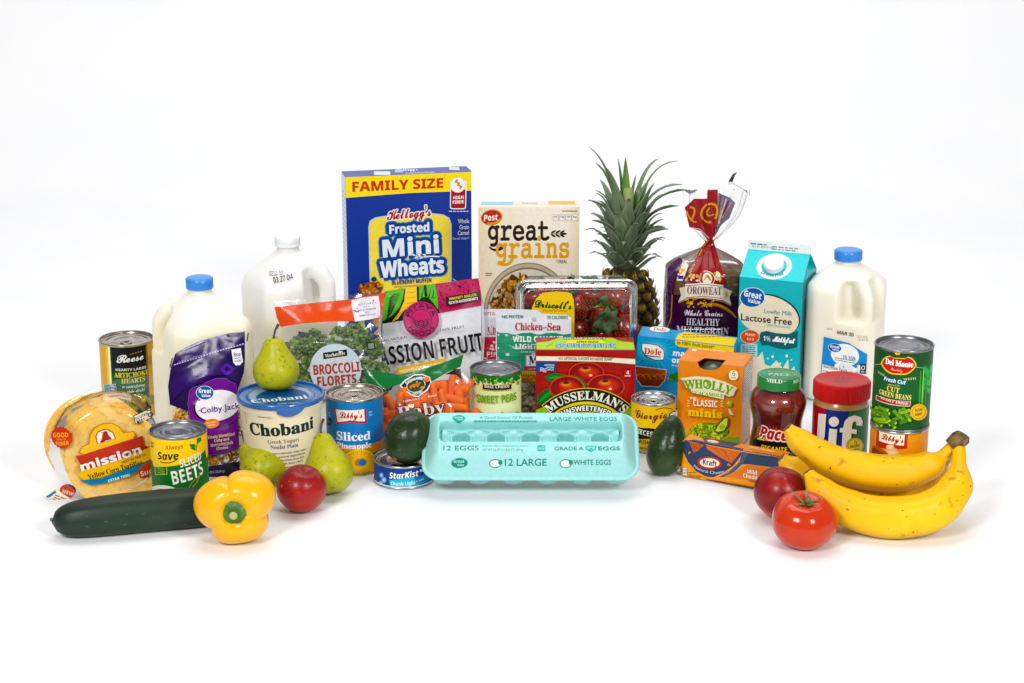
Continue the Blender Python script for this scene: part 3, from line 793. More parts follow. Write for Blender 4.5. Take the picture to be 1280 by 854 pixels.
def greatgrains():
    w, d, h = 16.3, 4.5, 28
    t = thing('cereal_box', 'cream cereal box with a bowl of flakes on its front, behind the strawberries', 'cereal box', (2.7, 52.4, 0), (0, 0, .6))
    bevel_box('carton', w, d, h, .1, M['card'], t, '#f3ebdc')
    a = Art(frame=((597.6, 258.7), (724.5, 258.9), (598.6, 466.7), w, h))
    V = []; C_ = []; T_ = []
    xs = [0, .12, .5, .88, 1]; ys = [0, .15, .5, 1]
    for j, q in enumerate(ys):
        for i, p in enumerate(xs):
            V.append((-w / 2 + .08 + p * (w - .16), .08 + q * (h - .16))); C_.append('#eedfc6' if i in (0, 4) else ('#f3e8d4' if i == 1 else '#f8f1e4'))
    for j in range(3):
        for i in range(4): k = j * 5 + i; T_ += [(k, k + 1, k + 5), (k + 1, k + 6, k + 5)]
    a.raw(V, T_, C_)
    a.ell(614.5, 271.5, 13.6, 9.8, '#caa23a', rot=8); a.ell(614, 271.5, 12.4, 8.6, '#c01a12', rot=8, n=30); a.ell(617, 276.5, 9, 3.2, '#e8a01c', rot=20); a.ell(613.5, 270.8, 11.6, 7.2, '#c8200f', rot=6)
    a.T('Post', 613.6, 275.3, 7.4, '#faf5ea', 'bital', w=18, rot=5, off=.01)
    a.T('great', 648.5, 299.5, 22.5, '#38201a', 'type', w=76, off=.035)
    a.curve((611.5, 307.5), (616, 313.5), (626, 313), (629, 305.5), 4.6, '#38201a', taper=lambda q: .35 + q * .9)
    a.T('grains', 666, 321.2, 22.5, '#e7ae1c', 'type', w=91, off=.035); a.curve((622, 327.5), (630, 332), (640, 330), (641, 320), 3.6, '#e7ae1c')
    for k in range(3):
        X = 690 + k * 5.6
        a.ell(X + 2, 289.4, 3.3, 1.25, '#38201a', rot=28, n=16); a.ell(X + 2, 294.2, 3.3, 1.25, '#38201a', rot=-28, n=16)
    a.ell(705.5, 291.8, 3.6, 1.3, '#38201a', n=14); a.line([(688, 291.8), (705, 291.8)], .7, '#38201a')
    a.T('CEREAL', 703, 328, 4, '#5b4a3c', 'geo', w=13.5)
    a.T('THE TASTE OF WHOLE GRAINS', 712, 264.8, 1.6, '#5b4a3c', w=19)
    for k in range(4): X = 691 + k * 8; a.rect(X, 268, X + 7, 276, '#b9b2a8', r=1.6); a.rect(X + .4, 268.4, X + 6.6, 275.6, '#f4f1ea', r=1.4); a.T(('210', '1g', '180', '8g')[k], X + 3.5, 271.8, 2.1, '#4f4a46', w=4.2)
    a.fine(606.8, 339.6, 615, 2, 2.4, '#8a7560', h=1)
    # bowl of flakes
    bx, by, rx, ry = 660.5, 389, 56, 62
    a.ell(bx, by, rx, ry, '#a79b8c', n=60); a.ell(bx, by, rx - 1.4, ry - 1.6, '#c9bfae', n=60); a.ell(bx, by + 1, rx - 4, ry - 5, '#8f8474', n=60); a.ell(bx, by + 2, rx - 5, ry - 6.2, '#e4ddd0', n=60)
    ins = lambda X, Y: ((X - bx) / (rx - 8)) ** 2 + ((Y - by - 3) / (ry - 10)) ** 2 < 1 and not (((X - 683) / 26) ** 2 + ((Y - 338) / 9) ** 2 < 1)
    wh = (bx - rx, by - ry, bx + rx, by + ry)
    a.blobs(420, wh, (1.4, 3.4), ['#7c4a1c', '#9a6426', '#5f3a18', '#b98440'], seed=11, asp=2.2, inside=ins)
    a.blobs(430, wh, (1.1, 2.9), ['#d9ad68', '#e7cb90', '#c88f3e', '#efdcb0', '#b87a30'], seed=12, asp=2.4, inside=ins, rough=.4)
    a.blobs(330, wh, (.5, 1.3), ['#f3e7c8', '#e2bd78', '#7a4a22', '#d59a3a'], seed=13, asp=2.4, inside=ins, rough=.4)
    for X, Y in ((641, 337), (686, 347), (652, 352)): a.ell(X, Y, 4.4, 3.2, cols=('#8a4a24', '#5a2a14'), n=14)
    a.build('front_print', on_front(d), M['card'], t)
    a = Art(frame=((598.2, 251.1), (723.3, 251.1), (597.6, 258.7), w, d))
    a.poly([(598.6, 251.4), (723, 251.4), (724, 258.4), (598, 258.4)], '#efe7da'); a.poly([(602, 252.5), (642, 252.5), (641, 256.5), (601, 256.5)], '#a9d3ea'); a.poly([(685, 251.6), (718, 251.6), (719, 256), (685, 256)], '#eeb93a')
    a.T('Great Grains', 662, 255.5, 2.6, '#b9aa98', w=20); a.build('top_print', on_top(h, d), M['card'], t)
def apple_pic(a, X, Y, rx, ry, seed):
    a.ell(X, Y, rx + 1.6, ry + 1.6, cols=('#f7c8a0', '#d8492c'), n=40)
    a.ell(X, Y, rx, ry, cols=('#c81c1a', '#8a0f14'), n=40); a.ell(X + rx * .15, Y - ry * .1, rx * .62, ry * .6, cols=('#e2502a', '#c01a1a'), n=30)
    a.ell(X - rx * .05, Y - ry * .35, rx * .42, ry * .3, cols=('#f2b04a', '#cf3a20'), n=22)
    a.ell(X - rx * .05, Y - ry * .5, rx * .2, ry * .14, '#7a2a10', n=14); a.line([(X - rx * .05, Y - ry * .45), (X - rx * .07, Y - ry * .8), (X, Y - ry)], 1.1, '#2c1a10')
    a.ell(X + rx * .25, Y + ry * .2, rx * .1, ry * .1, '#fce6c8', n=10)
def musselmans():
    w, d, h = 14.7, 7.0, 13.5
    t = thing('applesauce_box', 'red applesauce box printed with three apples behind the egg carton', 'box', (10.9, 21.8, 0), (0, 0, -.6))
    bevel_box('carton', w, d, h, .12, M['card'], t, '#9a1517')
    a = Art(frame=((670, 438), (791.8, 438.6), (669.6, 546), w, h))
    a.poly([(670.3, 438.3), (791.5, 438.9), (791, 545.6), (670, 545.6)], '#b3171a')
    for X, Y, rx, ry in ((732, 476, 52, 22), (731, 482, 60, 20)): a.ell(X, Y, rx, ry, cols=('#e8553a', '#b3171a'), n=40)
    for i in range(14):
        for j in range(5): a.ell(676 + i * 8.4, 455 + j * 4, .55, .55, '#d4402e', n=6)
    a.poly([(670.3, 444.2), (731, 444.7), (791.5, 447.8), (791.5, 455.2), (760, 452.4), (731, 451.4), (670.3, 450.6)], '#e0b264'); a.poly([(670.3, 444.8), (731, 445.3), (791.5, 448.6), (791.5, 454.4), (760, 451.7), (731, 450.8), (670.3, 450)], '#f5f0e4')
    a.T('NO', 700.5, 449.2, 3.4, '#c01a1c', 'bold', w=5.5); a.T('ARTIFICIAL FLAVORS', 719.5, 449.4, 3.6, '#2b211c', 'bold', w=30); a.T('·', 735.5, 449.4, 3.6, '#2b211c', 'bold'); a.T('NO', 739.2, 449.6, 3.4, '#c01a1c', 'bold', w=5.5); a.T('ADDED SUGAR*', 753.5, 450, 3.6, '#2b211c', 'bold', w=22)
    a.poly([(670.5, 452), (694.5, 451.3), (694.5, 464), (683, 462), (670.5, 464.5)], '#2d5c9c')
    a.T('AMERICAN', 686.5, 456.5, 2.2, '#dfe8f4', 'bold', w=12); a.T('GROWN', 687.5, 459.4, 2.2, '#dfe8f4', 'bold', w=9); a.T('APPLES', 688, 462.2, 2.2, '#dfe8f4', 'bold', w=8)
    for k in range(3): a.curve((675, 459.4 + k * 1.8), (678, 457 + k * 1.8), (680, 462 + k * 1.8), (683, 459.5 + k * 1.8), .8, '#f2eef0')
    a.poly([(680.5, 471), (686, 466.5), (696, 465.3), (708, 468), (716, 470), (706, 474), (694, 478), (687, 476)], '#1f7a35'); a.poly([(683, 471), (696, 469), (712, 470.5), (698, 473)], '#4fae4a')
    a.poly([(671, 505), (672, 494), (680, 486), (690, 483), (694, 490), (690, 500), (680, 505)], '#1b6d30'); a.poly([(673, 502), (680, 492), (690, 486), (686, 494)], '#43a045')
    apple_pic(a, 732, 465.5, 20.5, 12.6, 1); apple_pic(a, 756, 482, 21.5, 14, 2)
    a.poly([(706, 468), (718, 468), (728, 473), (732, 482), (731, 490), (724, 484), (714, 473)], '#1d7a38'); a.curve((708, 468.6), (720, 469), (729, 477), (731, 488), .9, '#5ab552')
    apple_pic(a, 708, 484, 20, 14, 3)
    a.rect(778, 461.3, 786.8, 470.8, '#cf2128', r=1); a.T('4', 782.4, 466.6, 4.6, '#fff', 'bold', w=3); a.T('POUCHES', 782.4, 469.4, 1.7, '#fff', 'bold', w=7)
    a.poly([(670.2, 511), (690, 503), (772, 503), (791.2, 511), (791.2, 545.5), (670.2, 545.5)], '#84bd22')
    # arched banner
    cx, cy_b = 732, 563
    def annulus(r0, r1, a0, a1, col, n=40):
        P = [(cx + r0 * math.sin(R(q)), cy_b - r0 * math.cos(R(q))) for q in np.linspace(a0, a1, n)] + [(cx + r1 * math.sin(R(q)), cy_b - r1 * math.cos(R(q))) for q in np.linspace(a1, a0, n)]
        a.poly(P, col)
    annulus(64, 0.1, -70, 70, '#d8d21e', 50)
    annulus(79.6, 61.6, -43.5, 43.5, '#e8c63a'); annulus(78.6, 62.6, -43, 43, '#161412')
    a.T("MUSSELMAN'S", cx, cy_b - 65.2, 10.4, '#f2efe2', 'serif', w=99, arc=65.2, off=.02)
    annulus(50, 49.2, -60, 60, '#8a9a1a')
    a.T('UNSWEETENED', cx, cy_b - 51.2, 6.4, '#faf8f0', 'bold', w=59, arc=60, ol='#12110f', ow=1.3, off=.01)
    a.T('APPLE SAUCE', cx, 527, 8, '#161412', 'bold', w=60, arc=70)
    a.build('front_print', on_front(d), M['card'], t)
    a = Art(frame=((670.3, 421.3), (792.3, 421.9), (670, 438), w, d))
    a.poly([(670.8, 421.6), (792, 422.2), (791.5, 437.8), (670.3, 437.3)], '#b3171a')
    a.poly([(671, 428.5), (686, 426.8), (700, 422.6), (765, 422.6), (778, 427.2), (791, 428.6), (791, 437.4), (671, 436.8)], '#b6d928')
    a.poly([(707, 429.5), (716, 422), (748, 422), (757, 429.5)], '#ece62e'); a.poly([(700, 437.2), (704, 434), (762, 434), (768, 437.4)], '#d8e22c')
    for X in (682, 779): a.ell(X, 424.4, 8, 2.4, cols=('#d85a42', '#8a1416'), n=16)
    a.T('SQUEEZABLES', 731.5, 435.2, 5.2, '#a9dcf4', 'bold', w=73, off=.02, ol='#1a5fae', ow=.8)
    a.T('APPLE SAUCE', 734, 428.9, 2, '#1a2a10', 'bold', w=27); a.T("MUSSELMAN'S", 731, 424.6, 2.2, '#faf8e8', 'serif', w=52, ol='#161412', ow=.7)
    a.line([(683, 434.4), (691, 429.4)], .5, '#2a3a12'); a.build('top_print', on_top(h, d), M['card'], t)
def carton_sheets(name, t, w, d, h, holes, m, col):
    """box made of single sheets so that a die-cut opening shows the inside; holes: {'front': outline or None, 'top': outline}"""
    a = Art(0, 0, 1)
    fr = [(-w / 2, 0), (w / 2, 0), (w / 2, h)] + holes['front'] + [(-w / 2, h)]
    a.poly(fr, col, px=False); a.build('front_panel', on_front(d), M[m], t, base=0)
    a = Art(0, 0, 1); a.poly([(-w / 2, 0)] + holes['top'] + [(w / 2, 0), (w / 2, d), (-w / 2, d)], col, px=False); a.build('top_panel', on_top(h, d), M[m], t, base=0)
    V, F = box_verts(w, d, h); F = [F[0], F[3], F[4], F[5]]
    mesh('carton', V, F, M[m], t, cols=flatcol(col, 8))
def wholly():
    w, d, h = 9.6, 6.5, 13.0
    t = thing('guacamole_box', 'orange box of guacamole minis with a die cut opening at its top', 'box', (29.9, 16.6, 0), (0, 0, -19))
    fr = ((848.2, 453), (930, 460.8), (845.6, 558.5))
    a0 = Art(frame=fr + (w, h))
    n_f = [(860, 0), (872.5, 452.8)]
    NF = [a0.pt(X, Y) for X, Y in ((903.5, 458.4), (901, 462), (896, 464.5), (889, 465.4), (881, 464.6), (875, 461.5), (872.5, 455.3))]
    NF[0] = (NF[0][0], h); NF[-1] = (NF[-1][0], h)
    NT = [(NF[-1][0], 0), (NF[-1][0] + .5, 2.2), (NF[0][0] + .05, 2.2), (NF[0][0], 0)]
    carton_sheets('x', t, w, d, h, {'front': NF, 'top': NT}, 'card', '#ef9414')
    notch = lambda X, Y: False
    a = Art(frame=fr + (w, h))
    # rays, only below the opening
    ox, oy = a.pt(887, 466)
    for k in range(24):
        q = R(k * 15 + 3)
        L = 9 if math.sin(q) < .2 else min(9, (h - .3 - oy) / max(.05, math.sin(q)))
        P = []
        for dq in (-.035, .035):
            x_, y_ = ox + L * math.cos(q + dq), oy + L * math.sin(q + dq)
            s_ = min(1, (w / 2 - .1 - abs(ox)) / max(1e-3, abs(x_ - ox)), (oy - .2) / max(1e-3, oy - y_) if y_ < oy else 1); P.append((ox + (x_ - ox) * s_, oy + (y_ - oy) * s_))
        st_ = (ox + 1.9 * math.cos(q), oy + 1.5 * math.sin(q))
        if math.sin(q) < .1: a.poly([st_, P[0], P[1]], '#f09a26', px=False)
    a.poly([(846.6, 536.5), (858, 538), (872, 545), (890, 549), (905, 550), (926, 548.5), (926.5, 566.5), (846, 558)], '#7fae1e')
    a.ell(887.5, 541, 31, 13, '#f3a63c'); a.ell(888, 542, 25.5, 11.5, cols=('#a7c23a', '#6f961e'), n=30)
    a.blobs(130, (864, 532, 912, 552), (.8, 2.6), ['#b6cc4a', '#c9da6a', '#8aa92c', '#79981f', '#d5e07c'], seed=7, inside=lambda X, Y: ((X - 888) / 24) ** 2 + ((Y - 542) / 10.5) ** 2 < 1)
    a.blobs(24, (868, 534, 908, 548), (.4, .8), ['#3f6a1c', '#d8503a'], seed=8)
    W_ = [(856, 474), (864, 471), (888, 473.5), (908, 479), (922, 486), (922, 492), (916, 497), (907, 494.5), (906, 499), (866, 491), (865, 486.5), (858, 486)]
    a.poly([(855.8, 477), (852, 474.8), (853, 473.6), (872, 471.2), (890, 472.6), (908, 478), (924.5, 485.6), (921.5, 490), (920, 495), (914, 496.5), (908, 494), (907.4, 500), (866, 491.6), (865.4, 487), (860, 485.6)], '#f1ecca')
    a.T('WHOLLY', 887.5, 487, 10.5, '#74ac1c', 'serif', w=58, rot=-2.2, arc=95, off=.035)
    a.ell(884.6, 480.4, 3.6, 5.2, '#74ac1c'); a.ell(884.6, 481.2, 1.8, 2.8, '#f1ecca')
    a.T('GUACAMOLE', 886.5, 495.4, 4.2, '#74ac1c', 'serif', w=41, rot=-.6)
    a.T('DIP & TOPPER'[:3], 868.5, 500, 2.8, '#fdf3da', w=8)
    a.T('CLASSIC', 884, 508.8, 8, '#fdf6e6', 'bold', w=31, rot=2)
    for sx, q in ((864, -1), (903.5, 1)):
        for k in (-1, 0, 1): a.line([(sx, 505 + k * 2.6), (sx + q * 3, 505 + k * 3.6)], .7, '#fdf3da')
    a.T('minis', 883.5, 521.5, 9.5, '#f5d21c', 'serif', w=43, rot=1.2, off=.045)
    a.ell(919.5, 469.8, 5.9, 6.2, '#fbf3df'); a.T('6', 919.8, 470.6, 6, '#74ac1c', 'bold', w=4); a.T('MINIS', 919.8, 473.8, 1.8, '#74ac1c', w=6)
    a.poly([(911, 505), (914.5, 501), (918.5, 503), (917, 508), (912, 508.5)], '#a9c93a'); a.poly([(911, 505), (914.5, 501), (915, 506)], '#d5e48a')
    a.poly([(913.5, 512), (915, 511), (921, 519.5), (915, 518)], '#f2e9d4')
    a.poly([(895, 540), (902, 528), (909, 522), (914, 521), (913.5, 531), (909, 540), (900, 542)], '#4c7a1e'); a.poly([(897, 539), (903, 529.5), (909, 523.5), (912.6, 523), (912, 531), (908, 538), (901, 540)], '#dfe68a'); a.ell(905.5, 534, 4, 3, '#b9c652', rot=40)
    a.build('front_print', on_front(d), M['card'], t)
    a = Art(0, 0, 1)
    a.rect(.15, -12.6, .35, -.4, '#c06a12'); a.rect(1.0, -12.3, 5.9, -6.3, '#c9b9a0'); a.rect(1.1, -12.2, 5.8, -6.4, '#e9e4da'); a.fine(1.25, -12, 5.7, 15, .38, '#4a4038', seed=4, h=.16)
    a.rect(1.2, -5.9, 4.6, -.8, '#d9c9ae'); a.fine(1.35, -5.6, 4.5, 12, .38, '#6a5138', seed=5, h=.16)
    a.build('side_print', on_right(w, d), M['card'], t)
    a = Art(frame=((861.9, 437.8), (941.4, 445.4), (848.2, 453), w, d))
    a.T('REFRIGERATE AFTER OPENING', 889, 441.2, 2, '#f7e2bc', w=34); a.ell(868, 440.4, 3.4, 1.4, '#f6efe0'); a.fine(920, 448, 932, 2, 1.6, '#f7cf90', h=.8, seed=3)
    a.build('top_print', on_top(h, d), M['card'], t)
    # the pouch seen through the opening
    V, F = lathe([(.01, 12.3), (1.2, 12.2), (2.2, 11.6), (2.7, 10.4), (2.8, 8)], 30, mod=lambda th, r, z: (r * math.cos(th) - .1, r * .8 * math.sin(th) - .2, z + .12 * math.sin(3 * th)))
    mesh('pouch', V, F, mat('grey_green_pouch', '#5c6250', .25, bump=(30, .3), coat=.3), t, smooth=True)
def dole():
    w, d, h = 15.0, 5.4, 11
    t = thing('fruit_cup_box', 'bright blue and yellow box of fruit cups tucked behind the orange box', 'box', (26.6, 33.3, .35), (0, 3.4, -12))
    bevel_box('carton', w, d, h, .15, M['card'], t, '#1f98d4')
    a = Art(frame=((794, 422.5), (912.5, 437), (794, 507), w, h))
    a.poly([(794.5, 422.8), (912.2, 437.2), (912, 521), (794.5, 506.5)], '#25a0da')
    ox, oy = 815, 442
    for k in range(26):
        q = R(k * 360 / 26); L = 22 + 7 * (k % 3)
        P = [(ox + L * math.cos(q + e), max(oy + L * .9 * math.sin(q + e), 422.9 + .12 * (ox + L * math.cos(q + e) - 794) + .4)) for e in (-.05, .05)]
        P = [(max(X, 794.8), Y) for X, Y in P]
        a.poly([(ox, oy)] + P, '#62bfe8')
    a.ell(ox, oy, 20, 15, cols=('#cdeaf8', '#49b2e2'))
    a.poly([(840.5, 428.4), (912.3, 437.4), (912.1, 446), (880, 441), (846, 436.6), (841, 433.5)], '#f6dc12')
    a.T('in 100% fruit Juices*', 866, 436.3, 4, '#1f5a2a', 'bold', w=46, off=.01)
    a.poly([(799.6, 432), (808, 432.2), (820, 434.2), (828, 440), (829.4, 448), (828.6, 453.6), (818, 453.8), (806, 449), (800.4, 441)], '#2f7f35')
    a.poly([(800.8, 432.8), (808, 433), (819.6, 435), (827.2, 440.6), (828.4, 448), (827.6, 452.4), (818, 452.6), (807, 447.8), (801.6, 440.4)], '#fafaf6')
    a.T('D', 807.5, 445.4, 7.6, '#d8222a', 'serif', w=7, off=.02); a.ell(814, 443, 2.9, 2.9, '#f2a81c'); a.T('le', 821.2, 446.6, 7.6, '#d8222a', 'serif', w=7.5, off=.02); a.line([(804.5, 447), (824.6, 449.4)], 1.1, '#2c3f96')
    a.T('mandarin', 839.5, 447.2, 6.6, '#f7fbfe', 'bold', w=45, al='l', rot=1.3, off=.03); a.T('oranges', 838.8, 456, 6.6, '#f7fbfe', 'bold', w=38, al='l', rot=1.3, off=.03)
    a.T('IN FRUIT JUICE', 839, 460.5, 2, '#dff1fa', al='l', w=20)
    a.poly([(793.6 + 1, 459.6), (833.6, 464.4), (832.4, 479), (826, 487), (804, 486), (796.5, 476)], '#c9dcea')
    a.poly([(795, 460.8), (832.8, 465.4), (831.6, 478.6), (825.4, 485.8), (804.6, 484.8), (797.4, 475.6)], ['#a85a30', '#b86838', '#96481e', '#8a4018', '#7c3612', '#8a421c'])
    for k in range(5): a.curve((797 + k * 7, 474), (800 + k * 7, 468), (806 + k * 7, 470), (808 + k * 7, 477), 1.8, '#cf7c3a')
    a.ell(846, 474, 8, 5, '#2f8a32'); a.blobs(20, (840, 470, 852, 478), (1, 2), ['#1f6a26', '#54a83c'], seed=3)
    a.build('front_print', on_front(d), M['card'], t)
    a = Art(frame=((795, 411), (915, 425.5), (794, 422.5), w, d))
    a.poly([(795.6, 411.4), (914.6, 425.8), (912.6, 436.6), (794.6, 422.3)], '#35a9dd')
    a.ell(817.5, 415.4, 13.6, 3.7, '#2f7f35', rot=-6); a.ell(817.5, 415.4, 12.8, 3.2, '#fafaf6', rot=-6); a.T('Dole', 817.5, 417.2, 3.6, '#d8222a', 'serif', w=16, off=.02)
    a.poly([(841, 426.2), (842.5, 421.5), (849, 418.8), (914, 427), (912.6, 436.6), (841, 427.8)], '#f6dc12'); a.fine(848, 421.6, 905, 2, 3, '#8a7a12', h=1, seed=6, rot=0); a.fine(846, 415.4, 900, 1, 2, '#e6f4fb', h=1.2, seed=2)
    a.build('top_print', on_top(h, d), M['card'], t)
    a = Art(0, 0, 1); a.rect(.3, -10.5, 1.6, -7.5, '#3a2a24'); a.build('side_print', on_right(w, d), M['card'], t)
def kraft():
    w, d, h = 15.8, 2.8, 5.5
    t = thing('cheese_block', 'wrapped block of cheddar cheese lying on its long edge in front of the orange box', 'cheese', (31.4, -1.2, 0), (0, 0, -29))
    bm = bmesh.new(); V, F = box_verts(w, d, h); vv = [bm.verts.new(Vector(v) * S) for v in V]
    for f in F: bm.faces.new([vv[i] for i in f])
    bmesh.ops.bevel(bm, geom=bm.edges[:], offset=.35 * S, segments=3, profile=.5, affect='EDGES'); cl = bm.verts.layers.float_color.new('Col')
    for v in bm.verts: v[cl] = lin('#36435c')
    bm_mesh('block', bm, M['filmprint'], t, smooth=True)
    # crimped ends
    for s_ in (-1, 1):
        V = []; F = []; n = 20
        for j in range(n + 1):
            z = .1 + (h - .2) * j / n
            for i, (dx, am) in enumerate(((0, .0), (.45, .05), (.8, .12))): V.append((s_ * (w / 2 + dx - .12), am * math.sin(j * 2.3) + (.5 - .35 * i) * math.sin(j * .35 + s_) * .5, z))
            if j:
                for i in range(2): k = 3 * j + i; F.append((k - 3, k - 2, k + 1, k))
        mesh('crimped_end', V, F, M['filmprint'], t, smooth=True, cols=flatcol('#2a3a58', len(V)))
    a = Art(frame=((854, 551), (984, 575.4), (851.8, 598.6), w, h))
    def pp(P, c): a.poly(P, c)
    pp([(855, 552), (982.6, 576.4), (980.6, 622), (853.4, 598)], '#efa23a')
    pp([(854.8, 553.2), (868, 552), (930, 564), (928, 572), (919, 584), (906, 594), (893, 599.6), (884, 598.6), (872, 592), (862, 580), (856, 567)], '#3d4c66')
    pp([(930, 565.6), (982.6, 576.4), (982, 589), (950, 584.6), (936, 582.8), (925, 583)], '#3f506c'); pp([(933, 566), (926, 580), (912, 593), (900, 599), (906, 599.4), (918, 594), (930, 582), (938, 567)], '#56667f')
    pp([(936, 583.4), (981.8, 590.2), (981, 611.5), (907, 598.4), (921, 592)], '#e0801c')
    pp([(864, 554), (882.6, 557.8), (874, 565.4), (869, 567.6)], '#c9704a'); pp([(885, 558.4), (928, 567), (916, 581.6), (900, 572.5), (886, 563)], '#d07a50')
    for k in range(5): a.line([(887 + k * 6, 560.5 + k * .9), (896 + k * 5, 567 + k * 1.7), (908 + k * 2, 574 + k * 1.2)], .7, '#b35c3a' if k % 2 else '#e39a6c'); a.line([(866 + k * 3, 556.4 + k * .4), (869 + k * 2, 563)], .7, '#b05838')
    pp([(852.9, 569), (858, 580), (868, 592), (880, 599.6), (888, 603.8), (853.2, 597.4)], '#f5ad2e')
    a.ell(889, 580.8, 15.6, 8.1, '#c8281e', rot=-4); a.ell(889, 580.8, 12.4, 5.9, '#f3ead6', rot=-4); a.T('Kraft', 889.2, 584.2, 6.8, '#23386a', 'bold', w=17.5, off=.02)
    a.T('Natural Cheese', 888, 594.3, 3.9, '#d7e0ec', 'geo', w=41, arc=-46)
    for X, Y in ((864, 568.5), (913.5, 583.8)): a.blobs(5, (X - 1.6, Y - 1.6, X + 1.6, Y + 1.6), (.6, 1.1), ['#e0a03a', '#c9822a'], seed=int(X))
    a.T('Mild', 941.5, 595, 5, '#fbf3e2', 'bold', w=12); a.T('Cheddar', 942.4, 601.2, 5, '#fbf3e2', 'bold', w=24); a.T('CHEESE', 942, 605.4, 2.2, '#7a3c10', w=8)
    a.T('MADE WITH MILK', 966, 596, 3, '#fbf3e2', w=18)
    a.rect(855, 586.6, 861.6, 597, '#5c4a66', r=1); a.rect(855.5, 587, 861.1, 596.6, '#f3e6d0', r=1); a.T('110', 858.3, 591.2, 2.8, '#2c3350', 'bold', w=4.6); a.fine(856.2, 592.4, 861, 2, 1.6, '#2c3350', h=.7)
    a.fine(863, 592.6, 872, 1, 2, '#8a5a20', h=.9); a.fine(863, 595.4, 880, 2, 1.9, '#8a5a20', h=.9, rot=-9); a.T('NET WT 8 OZ (227g)', 902.5, 606.8, 2.8, '#7a4a18', 'bold', w=16); a.fine(914, 606, 948, 2, 2.2, '#9a6a28', h=1, rot=-9.5)
    a.build('front_print', lambda u, v, o: np.stack([u, -d / 2 - o - .005 + np.maximum(0, .32 - np.minimum(np.minimum(v, h - v), w / 2 - np.abs(u))) ** 2 * 1.9, v], 1), M['filmprint'], t, g=.4)
    a = Art(frame=((864.2, 543.8), (995.6, 566.7), (854, 551), w, d))
    a.poly([(864, 545), (872, 545.4), (880, 549), (886, 556.4), (856.6, 550.6)], '#efa23a'); a.poly([(930, 556), (990, 566.4), (984, 573.6), (915, 561)], '#e58f22')
    a.ell(893.5, 553.4, 9, 2.4, '#c8281e', rot=-9); a.ell(893.5, 553.4, 7, 1.6, '#f3ead6', rot=-9); a.T('Kraft', 893.5, 554.5, 2, '#c8281e', 'bold', w=9); a.T('Mild Cheddar', 955, 564, 2.6, '#f9e6c2', w=30)
    a.build('top_print', lambda u, v, o: np.stack([u, -d / 2 + v, h + o + .002 - np.maximum(0, .32 - np.minimum(v, d - v)) ** 2 * 1.9], 1), M['filmprint'], t, g=.4)
